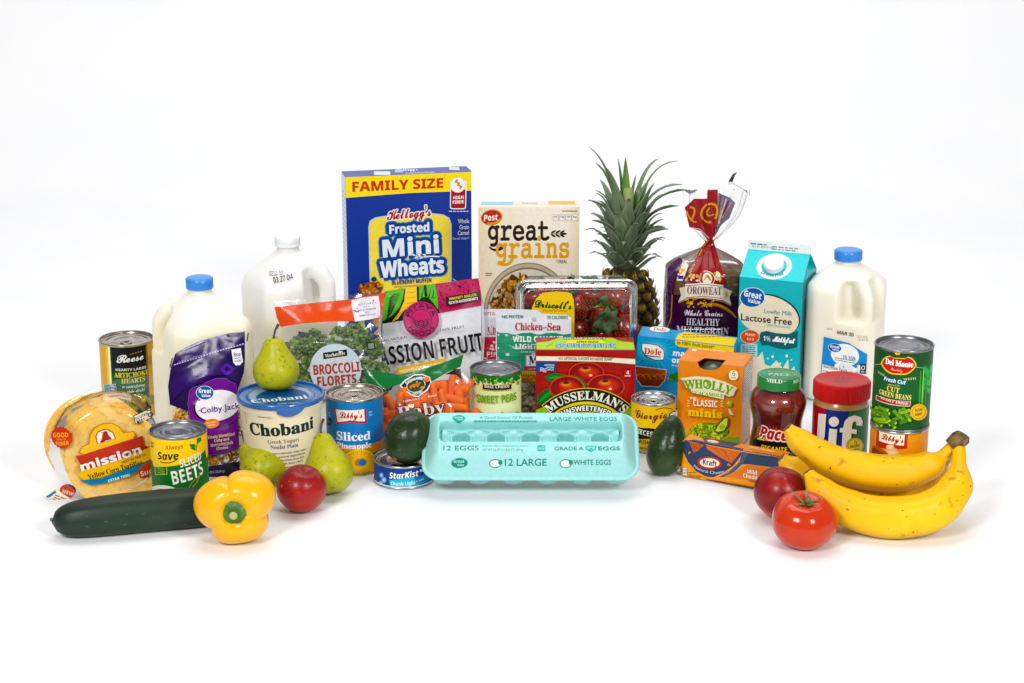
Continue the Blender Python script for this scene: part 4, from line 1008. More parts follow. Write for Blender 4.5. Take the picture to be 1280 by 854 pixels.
def lactose_free():
    w, d, hs, hr, fin = 10.0, 9.6, 19.6, 23.0, 1.5
    t = thing('milk_carton', 'turquoise gable top carton of lactose free milk with a white cap', 'milk carton', (41.9, 40.6, 0), (0, 0, -21))
    TQ = '#3abcc6'
    V = [(-w / 2, -d / 2, 0), (w / 2, -d / 2, 0), (w / 2, d / 2, 0), (-w / 2, d / 2, 0), (-w / 2, -d / 2, hs), (w / 2, -d / 2, hs), (w / 2, d / 2, hs), (-w / 2, d / 2, hs)]
    F = [(0, 3, 2, 1), (0, 1, 5, 4), (1, 2, 6, 5), (2, 3, 7, 6), (3, 0, 4, 7)]
    mesh('carton', V, F, M['card'], t, cols=flatcol(TQ, 8))
    e = .12
    V = [(-w / 2, -d / 2, hs), (w / 2, -d / 2, hs), (w / 2, -e, hr), (-w / 2, -e, hr), (-w / 2, d / 2, hs), (w / 2, d / 2, hs), (w / 2, e, hr), (-w / 2, e, hr), (w / 2 - 2.2, 0, hr - .6), (-w / 2 + 2.2, 0, hr - .6)]
    F = [(0, 1, 2, 3), (5, 4, 7, 6), (1, 8, 2), (5, 6, 8), (1, 5, 8), (0, 3, 9), (4, 9, 7), (0, 9, 4)]
    mesh('gable', V, F, M['card'], t, cols=flatcol('#36c3cc', len(V)))
    V, F = box_verts(w, .26, fin); mesh('ridge', [(x, y, z + hr - .05) for x, y, z in V], F, M['card'], t, cols=flatcol('#f1f4f5', 8))
    a = Art(0, 0, 1); 
    a.T('SELL BY  BEST IF USED', -2.6, -.55, .3, '#8a8f92', w=3.6); a.fine(-4.6, -1.2, -2, 1, .4, '#6c7175', h=.2); a.fine(-1.2, -1.0, 3.2, 2, .38, '#9aa0a4', h=.2)
    a.build('ridge_print', lambda u, v, o: np.stack([u, -.13 - o, hr + v - .2], 1), M['card'], t)
    a = Art(frame=((920.2, 346.4), (1000, 358), (915.8, 495), w, hs))
    a.poly([(920.5, 346.8), (999.6, 358.2), (992.6, 503.6), (916.2, 494.2)], TQ)
    a.poly([(930, 349), (965, 354), (964, 362), (929, 357)], '#2bbcc5')
    # cream oval panel clipped by the left edge
    P = [(957 + 38.5 * math.cos(q) + 3.5 * math.sin(q), 396.5 + 26 * math.sin(q) + 5.5 * math.cos(q)) for q in np.linspace(0, 2 * math.pi, 60)]
    P = [(max(X, 919.2 - (Y - 346) * .03), Y) for X, Y in P]
    P2 = [(957.8 + 39.4 * math.cos(q) + 3.5 * math.sin(q), 395.7 + 26.8 * math.sin(q) + 5.5 * math.cos(q)) for q in np.linspace(0, 2 * math.pi, 60)]
    P2 = [(max(X, 919.0 - (Y - 346) * .03), Y) for X, Y in P2]
    a.poly(P2, '#12343c'); a.poly(P, '#ece5d2')
    a.poly([(916.8, 470), (920, 462), (926, 455), (932, 448), (936, 440), (944, 447), (950, 440), (953, 456), (960, 459), (968, 452), (976, 462), (983, 451), (984, 466), (991, 460), (994, 500), (916, 491)], '#ece5d2')
    for X, Y, q in ((963, 447, 1.6), (973, 456, 1.2), (981, 447, 1.6), (987, 452, 1), (957, 449, 1)): a.ell(X, Y, q, q * 1.2, '#f4efe0', n=12)
    gv_logo(a, 936.6, 372.6, 15.4, 11.6, rot=-6)
    a.T('Lowfat Milk', 987.3, 397.6, 5, '#25a5ae', 'geo', w=36, al='r', off=.008)
    a.T('Lactose Free', 954.5, 404.4, 8.2, '#15181a', 'geo', w=65, off=.022)
    a.T('Ultra Pasteurized', 985, 413, 3, '#6cc3c8', 'geo', w=30, al='r')
    a.poly([(947.5, 416), (955, 414.6), (968, 418), (982, 419.8), (994.8, 416.6), (994, 436.6), (982, 438.8), (970, 437), (958, 432.6), (949, 432), (946, 424)], '#0f6d74')
    a.T('1%', 955.5, 427, 5.8, '#f4faf9', 'bold', w=9); a.T('Milkfat', 977, 429.6, 6, '#f4faf9', 'script', w=28, ol='#f4faf9', ow=.5, off=.02)
    a.ell(934, 420.8, 12.4, 8.9, '#f2ded0', rot=-6); a.ell(934, 420.8, 11.6, 8.1, '#dd5c1c', rot=-6); a.T('Vitamin', 934, 419.6, 3.2, '#fbeee0', 'bold', w=13); a.T('A & D', 934.4, 425.2, 3.2, '#fbeee0', 'bold', w=9)
    a.rect(922, 429.8, 943.5, 446, '#bfe3e2', r=2); a.fine(924, 431.5, 942, 6, 2.4, '#2a4448', h=1, seed=6)
    a.build('front_print', on_front(d), M['card'], t)
    # roof artwork: u along the carton, v up the slope
    L = math.hypot(d / 2 - e, hr - hs); cs, sn = (d / 2 - e) / L, (hr - hs) / L
    roof = lambda u, v, o: np.stack([u, -d / 2 + v * cs - o * sn, hs + v * sn + o * cs], 1)
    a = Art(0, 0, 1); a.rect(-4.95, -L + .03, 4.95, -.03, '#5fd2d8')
    a.ell(-.1, -2.7, 2.75, 2.62, '#eef4f4'); a.ell(-.1, -2.7, 2.0, 1.9, '#58cdd4')
    a.T('Lactose Free', -.1, -.62, .55, '#1d2b30', 'geo', w=3.9, arc=-3.1, off=.02)
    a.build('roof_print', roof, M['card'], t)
    V, F = lathe([(1.5, -.1), (1.55, .3), (1.5, .35), (1.55, .45), (1.6, .9), (1.5, 1.15), (.01, 1.2)], 36, mod=lambda th, r, z: (r * math.cos(th) * (1 + .01 * math.cos(30 * th)) - .1, r * math.sin(th), z))
    c = mesh('cap', V, F, mat('white_cap_plastic', '#f3f4f4', .4), t, smooth=True)
    c.location = Vector((0, -d / 2 + 2.75 * cs, hs + 2.75 * sn)) * S; c.rotation_euler = (math.atan2(sn, cs), 0, 0)
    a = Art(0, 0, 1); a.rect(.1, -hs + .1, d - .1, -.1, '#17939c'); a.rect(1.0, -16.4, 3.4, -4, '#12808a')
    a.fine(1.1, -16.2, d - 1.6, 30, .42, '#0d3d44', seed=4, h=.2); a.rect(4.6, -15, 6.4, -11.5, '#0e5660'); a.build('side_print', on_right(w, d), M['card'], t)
for fn in (kelloggs, greatgrains, musselmans, wholly, dole, kraft, lactose_free): fn()
# ------------------------------------------------------------------ bags and pouches
def cm_outline(a, pts): return [a.pt(*p) for p in pts]
def seal_edge(P, n=6): return P
def cheese_bag():
    t = thing('cheese_bag', 'purple zip bag of shredded Colby Jack cheese leaning on the left milk jug', 'bag', (-42.3, -1, 0), (-15, 0, 2))
    a = Art(262.5, 603.2, 8.92)
    O = [(221.5, 441.6), (234, 434.5), (248, 428), (261, 423.5), (284, 417.6), (313, 414), (313, 430), (312.5, 452), (311, 466), (303.5, 484), (299, 503), (302, 531), (306, 560), (305.5, 586), (300, 597), (225, 597), (212, 588), (209.5, 560), (211, 512), (210.6, 482.5), (213, 458)]
    OC = cm_outline(a, O); wr = crease(3, .13, .9); wr2 = wob(9, .16, 1.1); wf = lambda u, v: wr(u, v) + wr2(u, v)
    th = lambda u, v: 2.6 - 1.9 * np.clip((v - 14) / 7, 0, 1)
    f = pouch_surf(OC, th, 2.2, wf); b = pouch_surf(OC, th, 2.2, wf, side=1)
    film = Art(262.5, 603.2, 8.92); film.poly(O, '#ffffff'); film.build('film', f, M['film'], t, g=.4, base=0)
    film.build('back_film', b, M['film'], t, g=.6, base=0)
    PU = '#35205f'
    up = [(221.5, 441.6), (234, 434.5), (248, 428), (261, 423.5), (284, 417.6), (308.5, 414.6), (308, 452), (306.5, 466), (300, 484), (296, 498), (297, 514), (262, 512), (240, 514), (225, 509), (214, 505), (212, 482.5), (216, 458)]
    a.poly(up, PU)
    a.poly([(225, 588), (300, 577), (303, 596), (226, 596.5)], '#2e1d58'); a.T('NET WT 8 OZ (226g)', 262, 592, 3, '#d8d0ea', w=40, rot=6)
    a.line([(220, 456), (240, 448), (262, 441.5), (285, 435.5), (308, 431)], .9, '#9c90c4')
    for k in range(26):
        X = 220 + k * 3.4; a.line([(X, 455.8 - k * 1.02 + .0006 * k * k), (X + 1.7, 455.2 - k * 1.02)], .9, '#e6e1f2')
    a.T('PRESS TO CLOSE', 238, 449.5, 1.9, '#8f84ba', w=26, rot=18); a.line([(232, 437.4), (258, 426.4)], 1.6, '#7d70b0')
    # tone-on-tone pattern and swirls
    a.poly([(216, 480), (226, 470), (262, 458), (297, 452), (300, 470), (290, 486), (262, 476), (236, 484), (218, 500)], '#40286f')
    for i in range(26):
        for j in range(6): a.ell(218 + i * 3.1, 482 - i * 1.0 + j * 3.0, .55, .55, '#57408c', n=6)
    for k in range(9): q = k * .7; a.ell(288 + 5.5 * math.cos(q), 461 + 4.5 * math.sin(q), 3.2, 1.8, '#6a4ba6', rot=k * 40, n=12)
    a.poly([(293, 437), (304.5, 435), (307, 452), (303.5, 456), (298.5, 456.5), (295.5, 453)], '#eeecf4'); a.T('8oz', 300.3, 445.4, 5, '#35205f', 'bold', w=8.5, rot=3); a.line([(297, 448), (304.5, 447)], .7, '#35205f'); a.T('2 CUPS', 301, 452, 2.5, '#35205f', w=8, rot=3)
    # big label shape
    def plate(e, col):
        P = [(243 - e, 487), (247 - e * .5, 484 - e), (256, 482 - e), (264, 477 - e), (275, 473.5 - e), (286, 473.5 - e), (292, 478 - e), (298 + e * .4, 480 - e * .5), (299 + e * .4, 500), (299.5 + e * .4, 530), (300 + e * .4, 556 + e), (288, 562 + e), (270, 566 + e), (262, 564 + e), (257, 556 + e * .5), (250 - e, 536), (243 - e, 520), (240.5 - e, 503)]
        a.poly(P, col)
    plate(2.6, '#2a1748'); plate(1.5, '#a06ab4'); plate(.6, '#2a1748'); plate(0, '#7b3d92')
    a.ell(274, 506, 28, 20, '#1f1438', rot=10); a.ell(275.5, 505.6, 27, 19, '#f0edf2', rot=10)
    a.curve((255, 528), (268, 536), (288, 534), (299.5, 524), 1, '#1f1438')
    gv_logo(a, 260.6, 489.8, 10.4, 8.2, rot=-3)
    a.T('Colby Jack', 279, 512.5, 7, '#5a2c86', 'geo', w=47, rot=7, off=.015)
    a.ell(268.4, 527.8, 9.4, 5.8, '#e98a1c', rot=8); a.T('NATURAL', 268.4, 527.4, 1.8, '#fbe8c6', w=12, rot=8); a.T('CHEESE', 268.4, 530.6, 1.8, '#fbe8c6', w=9, rot=8)
    for k, (s_, ww) in enumerate((('Finely Shredded', 32), ('Colby and', 18), ('Monterey Jack', 27), ('Cheese', 14))): a.T(s_, 280 + k * .4, 545 + k * 5, 3.6, '#f0dcae', 'bold', w=ww, rot=7)
    a.build('front_print', f, M['filmprint'], t, g=.4, lg=.008, base=.012)
    # shredded cheese, uncountable
    r = random.Random(4); V = []; F = []
    pal = ['#e9973a', '#e2842a', '#f3c877', '#f0a94e', '#f6dcA0']; CC = []
    for k in range(620):
        u = r.uniform(-5.2, 4.6); v = r.uniform(.8, 12.3); y = f(np.array([u]), np.array([v]), 0)[0][1] + .22 + r.uniform(0, 1.2)
        if y > 1 or min(abs(u + 5.7), abs(4.8 - u)) < .8: continue
        q = r.uniform(-1.2, 1.2); q2 = r.uniform(-.4, .4); L = r.uniform(.7, 1.5); w_ = .11; n0 = len(V); c = lin(r.choice(pal))
        for i in range(4):
            s_ = (i / 3 - .5) * L; bx_ = u + s_ * math.cos(q); bz = v + s_ * math.sin(q) - .25 * s_ * s_; by = y + s_ * q2
            for dx, dy in ((-w_, -w_), (w_, -w_), (w_, w_), (-w_, w_)): V.append((bx_ - dx * math.sin(q), by + dy, bz + dx * math.cos(q))); CC.append(c)
        for i in range(3):
            for j in range(4): a_ = n0 + i * 4 + j; b_ = n0 + i * 4 + (j + 1) % 4; F.append((a_, b_, b_ + 4, a_ + 4))
    o = mesh('shredded_cheese', V, F, M['foam'], t, cols=CC); o['kind'] = 'stuff'
    for P_, w_ in (([(218, 447), (214.5, 459)], 1.5), ([(312.5, 416.5), (311, 427)], 1.6)):
        a = Art(262.5, 603.2, 8.92); a.line(P_, w_, '#33422f'); a.build('tear_mark', f, M['paper'], t, base=.02)

def broccoli_bag():
    cx, cy, s = 421.8, 548.6, 8.39
    t = thing('broccoli_bag', 'clear bag of broccoli florets with an orange header and round label', 'bag', (-26, 17.5, 0), (-15, 0, 0))
    O = [(343, 377), (372, 374.5), (437, 369), (466, 364), (482.5, 361), (482, 385), (478, 405), (482, 430), (486, 465), (488, 500), (486, 530), (478, 541), (365, 541), (352, 530), (349, 490), (350, 450), (352, 425), (351, 408), (345.5, 396)]
    a = Art(cx, cy, s); OC = cm_outline(a, O); c1 = crease(21, .16, .75, 2.4); c2 = wob(22, .28, .8)
    wf = lambda u, v: c1(u, v) + c2(u, v)
    th = lambda u, v: 5.4 - 4.7 * np.clip((v - 14.5) / 4.5, 0, 1) ** .8
    f = pouch_surf(OC, th, 3.0, wf); b = pouch_surf(OC, th, 3.0, wf, side=1)
    fl = Art(cx, cy, s); fl.poly(O, '#fff'); fl.build('film', f, M['bagfilm'], t, g=.4, base=0); fl.build('back_film', b, M['bagfilm'], t, g=.6, base=0)
    OR = '#e4571b'
    a.poly([(343.5, 384), (372, 381), (400, 378), (437, 374.5), (481.5, 366), (479.5, 382), (476.5, 398), (443, 401.4), (412, 402), (382, 404), (362, 407), (351.5, 409), (346.5, 397)], OR)
    a.poly([(439.5, 375.5), (456, 371.8), (473.4, 370), (475.6, 383), (475.8, 396.5), (460, 399.8), (444.6, 402), (441, 388)], '#e9e6ee')
    for k, (s_, ww) in enumerate((('BEST IF USED BY', 20), ('MAR 04', 8), ('KEEP REFRIGERATED', 22), ('SELL', 5), ('PRODUCT OF MEXICO', 20))): a.T(s_, 458.5 + k * .4, 380.8 + k * 3.5, 2, '#2b2a30', 'sans', w=ww, rot=7)
    # back-side print glimpsed through the film
    a.poly([(374, 414), (395, 417), (394.6, 422), (375, 419.6)], '#55585c')
    a.ell(421.5, 461, 32, 32, '#b9c5ca', n=60); a.ell(421.5, 461, 31.3, 31.3, '#cfdadf', n=60)
    a.poly([(406, 440.4), (435.6, 436), (436.2, 444), (406.6, 448.4)], '#15120d'); a.T('Marketside', 421.2, 444, 3.6, '#f0eee8', 'serif', w=25, rot=8.5); a.line([(411, 446), (431, 443.2)], .6, '#b8902e')
    a.T('BROCCOLI', 423, 465.6, 12, '#b9451d', 'bold', w=57, rot=4.5, off=.02); a.T('FLORETS', 423.5, 480, 11.5, '#b9451d', 'bold', w=48, rot=4.5, off=.02)
    a.T('NET WT 12 OZ (340g)', 422, 487, 2.4, '#3a4a3a', w=30, rot=4)
    a.poly([(460, 428), (469, 426.5), (470, 436), (461, 437.5)], '#2c3430'); a.poly([(461.2, 429.2), (467.8, 428.2), (468.7, 435), (462, 436)], '#8fa08a'); a.fine(471, 420, 479, 9, 3.2, '#5a6a5e', seed=3, h=1)
    a.build('front_print', f, M['filmprint'], t, g=.4, lg=.008, base=.012)
    # zip and highlights need nothing: the crease geometry carries them.  Florets inside:
    gm = mat('broccoli_crown', '#4c6a30', .6, spots=[(140, '#7c9450', .44, .62, 2), (35, '#3a5626', .5, .7)], bump=(160, .8, .003))
    sm = mat('broccoli_stalk', '#8fb558', .5, spots=[(40, '#b6d07e', .4, .7)])
    protos = []
    for k in range(3):
        r = random.Random(k + 3); bm = bmesh.new()
        for i in range(46):
            th_ = r.uniform(0, 6.28); ph = math.acos(r.uniform(.0, 1)); rr = 1.45 * (1 + r.uniform(-.12, .1)); c = Vector((rr * math.sin(ph) * math.cos(th_), rr * math.sin(ph) * math.sin(th_), .4 + .8 * rr * math.cos(ph)))
            bmesh.ops.create_icosphere(bm, subdivisions=1, radius=r.uniform(.28, .46) * S, matrix=Matrix.Translation(c * S))
        for v in bm.verts: v.co += Vector(noise.noise_vector(v.co * 260)) * .0011
        me = bpy.data.meshes.new('crown'); bm.to_mesh(me); bm.free(); me.materials.append(gm); me.polygons.foreach_set('use_smooth', [False] * len(me.polygons))
        V = []; F = []
        for q in range(5):
            an = q * 1.256; e = Vector((.75 * math.cos(an), .75 * math.sin(an), .75)); v_, f_ = sweep([(0, 0, -2.2), (e[0] * .2, e[1] * .2, -.9), tuple(e)], [.42, .38, .3], 7)
            n0 = len(V); V += v_; F += [tuple(i + n0 for i in x) for x in f_]
        ms = bpy.data.meshes.new('stalk'); ms.from_pydata([tuple(Vector(v) * S) for v in V], [], F); ms.materials.append(sm); ms.polygons.foreach_set('use_smooth', [True] * len(ms.polygons))
        protos.append((me, ms))
    spots = [(-7.1, 12.6, 0, 30), (-6.4, 9.5, 1, -20), (-4.3, 14.0, 2, 80), (-7.0, 6.2, 1, 40), (-3.0, 15.0, 0, -95), (3.6, 15.9, 2, 172), (5.4, 12.9, 0, 20), (3.0, 14.2, 1, -30), (6.0, 9.6, 2, 50), (-1.0, 14.2, 2, 100), (.6, 15.2, 0, -70), (6.0, 6.4, 0, -10), (-4.6, 11.4, 1, 10), (1.0, 12.4, 1, -50), (-4.2, 8.2, 2, -60), (-4.4, 5.0, 0, 30), (4.6, 11.0, 1, 100), (2.2, 15.4, 0, 30), (-8, 11, 2, 0), (-5.6, 13.6, 0, 20), (4.4, 8.0, 2, 10), (-6.6, 3.2, 0, 70), (6.0, 3.3, 1, 190)]
    for (u, v, k, ro) in spots:
        z = random.Random(int(u * 31 + v * 7)); y0 = f(np.array([u]), np.array([v]), 0)[0][1] + 1.75; o = bpy.data.objects.new('broccoli_floret', None); COL.objects.link(o)
        o.matrix_world = at_local(t, (u, y0 + z.uniform(0, .3), v), (z.uniform(20, 60), ro, z.uniform(-20, 20)))
        prop(o, 'green broccoli floret showing through the clear orange topped bag', 'broccoli', 'broccoli florets in the clear bag')
        for nm, me in (('crown', protos[k][0]), ('stalk', protos[k][1])): link_mesh(nm, me, None, o)

def passion_bag():
    cx, cy, s = 547.7, 525.7, 8.16
    t = thing('passion_fruit_bag', 'white frozen passion fruit bag with a colourful top and round pink logo', 'bag', (-11.3, 26, 0), (-15, 0, 0))
    O = [(481, 364.8), (519, 359), (560, 353.3), (598, 348), (601, 364), (604.5, 382), (606, 420), (603, 470), (601, 505), (596, 521), (492, 523), (480, 512), (478, 470), (476.5, 440), (473, 412), (474.5, 398)]
    a = Art(cx, cy, s); OC = cm_outline(a, O); c1 = crease(31, .1, .55, 2); c2 = wob(32, .25, .55); wf = lambda u, v: c1(u, v) + c2(u, v)
    th = lambda u, v: 4.2 - 3.4 * np.clip((v - 14) / 7, 0, 1)
    f = pouch_surf(OC, th, 2.6, wf); b = pouch_surf(OC, th, 2.6, wf, side=1)
    bk = Art(cx, cy, s); bk.poly(O, '#dcdde2'); bk.build('back', b, M['matteprint'], t, g=.6, base=0)
    a.poly(O, '#e4e5ea')
    a.poly([(481, 364.8), (519, 359), (547, 355), (550.3, 391.6), (540, 395), (490.5, 403), (474, 405.6), (475, 397)], '#101410')
    G = '#5cb91c'
    a.poly([(483.2, 364.8), (505.5, 361.4), (504, 374), (500, 384), (492, 394), (480, 401), (474.5, 404), (474.8, 398), (479, 380)], G)
    for k in range(9): a.line([(484 + k * .4, 398 - k * 3), (490 + k * .4, 391 - k * 2.8), (494 + k * .9, 383 - k * 2)], 1.6, '#101410', taper=lambda q: 1 - q * .8)
    a.poly([(507, 360.7), (521, 358.4), (521.5, 372), (522, 380), (506, 388), (498, 399), (490.5, 402.6), (500, 390), (506, 376)], '#f2c419')
    for k in range(5): a.curve((509, 366 + k * 7), (514, 364 + k * 7), (517, 368 + k * 6), (520, 364 + k * 7), .8, '#c98f10')
    a.poly([(524, 358.2), (544.6, 355), (547, 372), (548.4, 388), (543, 380), (536, 372), (528, 372), (524.4, 376)], G); a.poly([(530, 357), (533, 357), (535, 372), (531, 370)], '#101410')
    for k in range(4): a.line([(527 + k * 4.6, 372), (529 + k * 4.5, 366), (529.5 + k * 4.4, 361)], 1.2, '#101410', taper=lambda q: 1 - q * .7)
    a.poly([(545.6, 354.9), (598, 348), (601, 364), (604.3, 382), (577, 386.5), (550.3, 391.6), (547, 374)], '#c91a66')
    a.blobs(150, (548, 350, 603, 388), (.3, .8), ['#3a0a24', '#2a0a1c'], seed=6, inside=lambda X, Y: Y > 356 - (X - 545) * .12 + 0 and X < 598 + (Y - 350) * .16 and (Y < 366 or X < 560 or Y > 380) and Y < 389 - (X - 550) * .17)
    a.poly([(557.8, 371.4), (600.2, 364.4), (601.3, 374.6), (558.6, 382.6)], '#14110f'); a.T('IMMUNITY. SOULLESS.', 579.5, 372.8, 3.2, '#eed21c', 'bold', w=35, rot=9.5); a.T('RICH IN ANTIOXIDANTS', 580, 377.6, 3.2, '#f4f2f0', 'bold', w=36, rot=9.5)
    X0, Y0 = 527.7, 399.3
    a.ell(X0, Y0, 22.3, 22.3, '#c3156b', n=50); a.ring(X0, Y0, 20.8, 20.8, .7, '#1e1540', n=50); a.ring(X0, Y0, 13, 13, .7, '#1e1540', n=40)
    for k, q in enumerate((10, 7.6, 5.2, 2.8)): a.ring(X0, Y0 + 1, q, q, .7, '#1e1540', n=30, a0=-20 + 8 * k, a1=200 - 8 * k)
    for sg in (-1, 1): a.curve((X0, Y0 + 11), (X0 + sg * 9, Y0 + 8), (X0 + sg * 9, Y0 + 2), (X0 + sg * 6, Y0), .7, '#1e1540'); a.curve((X0, Y0 + 9), (X0 + sg * 5, Y0 + 6), (X0 + sg * 4, Y0 + 1), (X0, Y0 + 1), .7, '#1e1540')
    a.T('PITAYA', X0, Y0 - 14.4, 5.2, '#1e1540', 'geo', w=38, arc=14.4, off=.02); a.T('FOODS', X0 + .5, Y0 + 19.6, 5.2, '#1e1540', 'geo', w=40, arc=-19.6, off=.02)
    a.T('ALL NATURAL', 496, 424.6, 3, '#14161c', 'geo', w=31, rot=8.5, off=.02); a.T('100% FRUIT', 566.7, 411.8, 3.2, '#14161c', 'geo', w=30, rot=8.5, off=.02)
    a.T('PASSION FRUIT', 535.5, 448, 22, '#15161b', 'bold', w=142, rot=8.6)
    a.poly([(497, 459), (558.5, 446.5), (558.8, 454), (498, 468)], '#e0bd48'); a.T('FROZEN FRUIT BITE SIZE PIECES', 528, 460, 3.4, '#fbf7e6', 'bold', w=54, rot=12)
    a.blobs(50, (590, 480, 603, 520), (.8, 2.4), ['#14130f', '#d8c31e'], seed=2)
    a.build('front_print', f, M['matteprint'], t, g=.45, lg=.008, base=0, clip=[((478.5 - cx) / s, 0, -1, 0), ((601.5 - cx) / s, 0, 1, 0)])

def carrot_bag():
    cx, cy, s = 526.7, 568.5, 8.58
    t = thing('carrot_bag', 'clear bag of baby carrots with a green printed band across its top', 'bag', (-13.2, 10.5, 0), (-15, 0, 0))
    O = [(456, 459), (475, 463), (499, 466), (520, 461), (550, 452), (580, 440.5), (583, 452), (589, 470), (592, 495), (593.5, 520), (594, 548), (590, 562), (470, 562), (463, 545), (462, 520), (463, 500), (458, 482), (455, 470)]
    a = Art(cx, cy, s); OC = cm_outline(a, O); c1 = crease(41, .17, .8, 2.2); c2 = wob(42, .2, .9); wf = lambda u, v: c1(u, v) + c2(u, v)
    th = lambda u, v: 5.0 - 4.0 * np.clip((v - 7.5) / 5, 0, 1)
    f = pouch_surf(OC, th, 2.4, wf); b = pouch_surf(OC, th, 2.4, wf, side=1)
    fl = Art(cx, cy, s); fl.poly(O, '#fff'); fl.build('film', f, M['bagfilm'], t, g=.38, base=0); fl.build('back_film', b, M['bagfilm'], t, g=.6, base=0)
    a.poly([(456.3, 461), (475, 465), (499.5, 468.6), (520, 463.5), (550, 455), (579.7, 443), (576, 458.5), (560, 465), (541.8, 476), (520, 484), (498.4, 480.5), (486.7, 485), (471, 484.6), (458.8, 482)], '#0d7a3c')
    a.poly([(471, 485.2), (486.7, 485.4), (492, 481.4), (490, 487), (482, 489), (472, 488)], '#3a2418'); a.poly([(556, 468), (568, 462), (576, 461), (577.5, 474), (570, 468)], '#3a2418')
    for (e, c) in ((1.5, '#e9eae6'), (0, '#22302a')):
        a.poly([(502 - e * 1.3, 481.7), (508 - e, 476 - e), (518, 469.5 - e), (528, 468.8 - e), (536 + e, 472 - e * .6), (538.5 + e, 478), (534 + e, 486 + e * .7), (524, 494 + e), (518, 493.5 + e), (508 - e, 487 + e * .8)], c)
    a.ell(520.5, 481.5, 12, 8.4, '#e6e3da', rot=12); a.ell(520.5, 481.5, 11, 7.6, '#2d5a38', rot=12)
    for k in range(3): a.line([(513 + k * 4.2, 484.5 - k), (518 + k * 4, 479.6 - k)], 3, '#ea7a22', taper=lambda q: 1.2 - q * .8)
    a.T('GRIMMWAY', 519.5, 475.2, 3.6, '#efeee8', 'bold', w=24, rot=16, arc=26); a.T('FARMS', 523.5, 492.2, 3.2, '#efeee8', 'bold', w=13, rot=10)
    a.T('California Cut & Peeled', 526, 498.2, 2.4, '#f3e6de', 'serif', w=42, rot=11)
    a.T('Baby', 528.4, 518.5, 15, '#f2dfda', 'serif', w=59, rot=9, ol='#5c2416', ow=1.1)
    a.T('CARROTS', 529, 531.5, 7.6, '#f2dfda', 'serif', w=58, rot=9, ol='#7a3018', ow=.5)
    a.fine(505, 540, 555, 3, 3, '#f2dfda', h=1.2)
    a.build('front_print', f, M['filmprint'], t, g=.38, lg=.008, base=.012)
    cm_ = mat('carrot_skin', '#f26a00', .4, spots=[(45, '#e25a00', .45, .75), (150, '#f8861a', .55, .8)], bump=(90, .25), stretch=(1, 1, .4), spec=.2)
    pro = []
    for k in range(4):
        r = random.Random(k); L = (1.7, 2.0, 1.45, 1.8)[k]; rr = (.62, .56, .66, .54)[k]
        pr = [(.02, -L)] + [(rr * math.sin(q) ** .8, -L + rr * .8 * (1 - math.cos(q))) for q in (.5, .9, 1.3)] + [(rr, -L * .4), (rr * 1.03, 0), (rr * .96, L * .5)] + [(rr * .92 * math.sin(q) ** .8, L - rr * .7 * (1 - math.cos(q))) for q in (1.4, 1.0, .5)] + [(.02, L)]
        V, F = lathe(pr, 14, mod=lambda th_, r_, z: (r_ * math.cos(th_) + .05 * z * z, r_ * math.sin(th_), z))
        me = bpy.data.meshes.new('carrot'); me.from_pydata([tuple(Vector(v) * S) for v in V], [], F); me.materials.append(cm_); me.polygons.foreach_set('use_smooth', [True] * len(me.polygons)); pro.append(me)
    r = random.Random(11); placed = []; dist = seg_dist(OC)
    for k in range(4200):
        layer = 0 if k < 2600 else 1
        u, v = r.uniform(-6.6, 7.0), r.uniform(.7, 10.9)
        if v > 9.0 + .22 * (u - 1) + (1.0 if u > 1 else -.3 * (u < -3)): continue
        y = f(np.array([u]), np.array([v]), 0)[0][1] + (.85, 1.9)[layer]
        if y > 1.6: continue
        if dist(np.array([u]), np.array([v]))[0] < 1.0: continue
        if any(abs(l - layer) < .5 and (u - p) ** 2 + ((v - q)) ** 2 < 1.18 ** 2 for p, q, l in placed): continue
        placed.append((u, v, layer))
        o = bpy.data.objects.new('baby_carrot', pro[k % 4]); COL.objects.link(o)
        o.matrix_world = at_local(t, (u, y + r.uniform(0, .12), v), (r.uniform(-5, 5), r.choice([r.uniform(-35, 35), r.uniform(50, 120)]), 0))
        prop(o, 'orange baby carrot showing through the clear green banded bag', 'carrot', 'baby carrots in the clear bag')

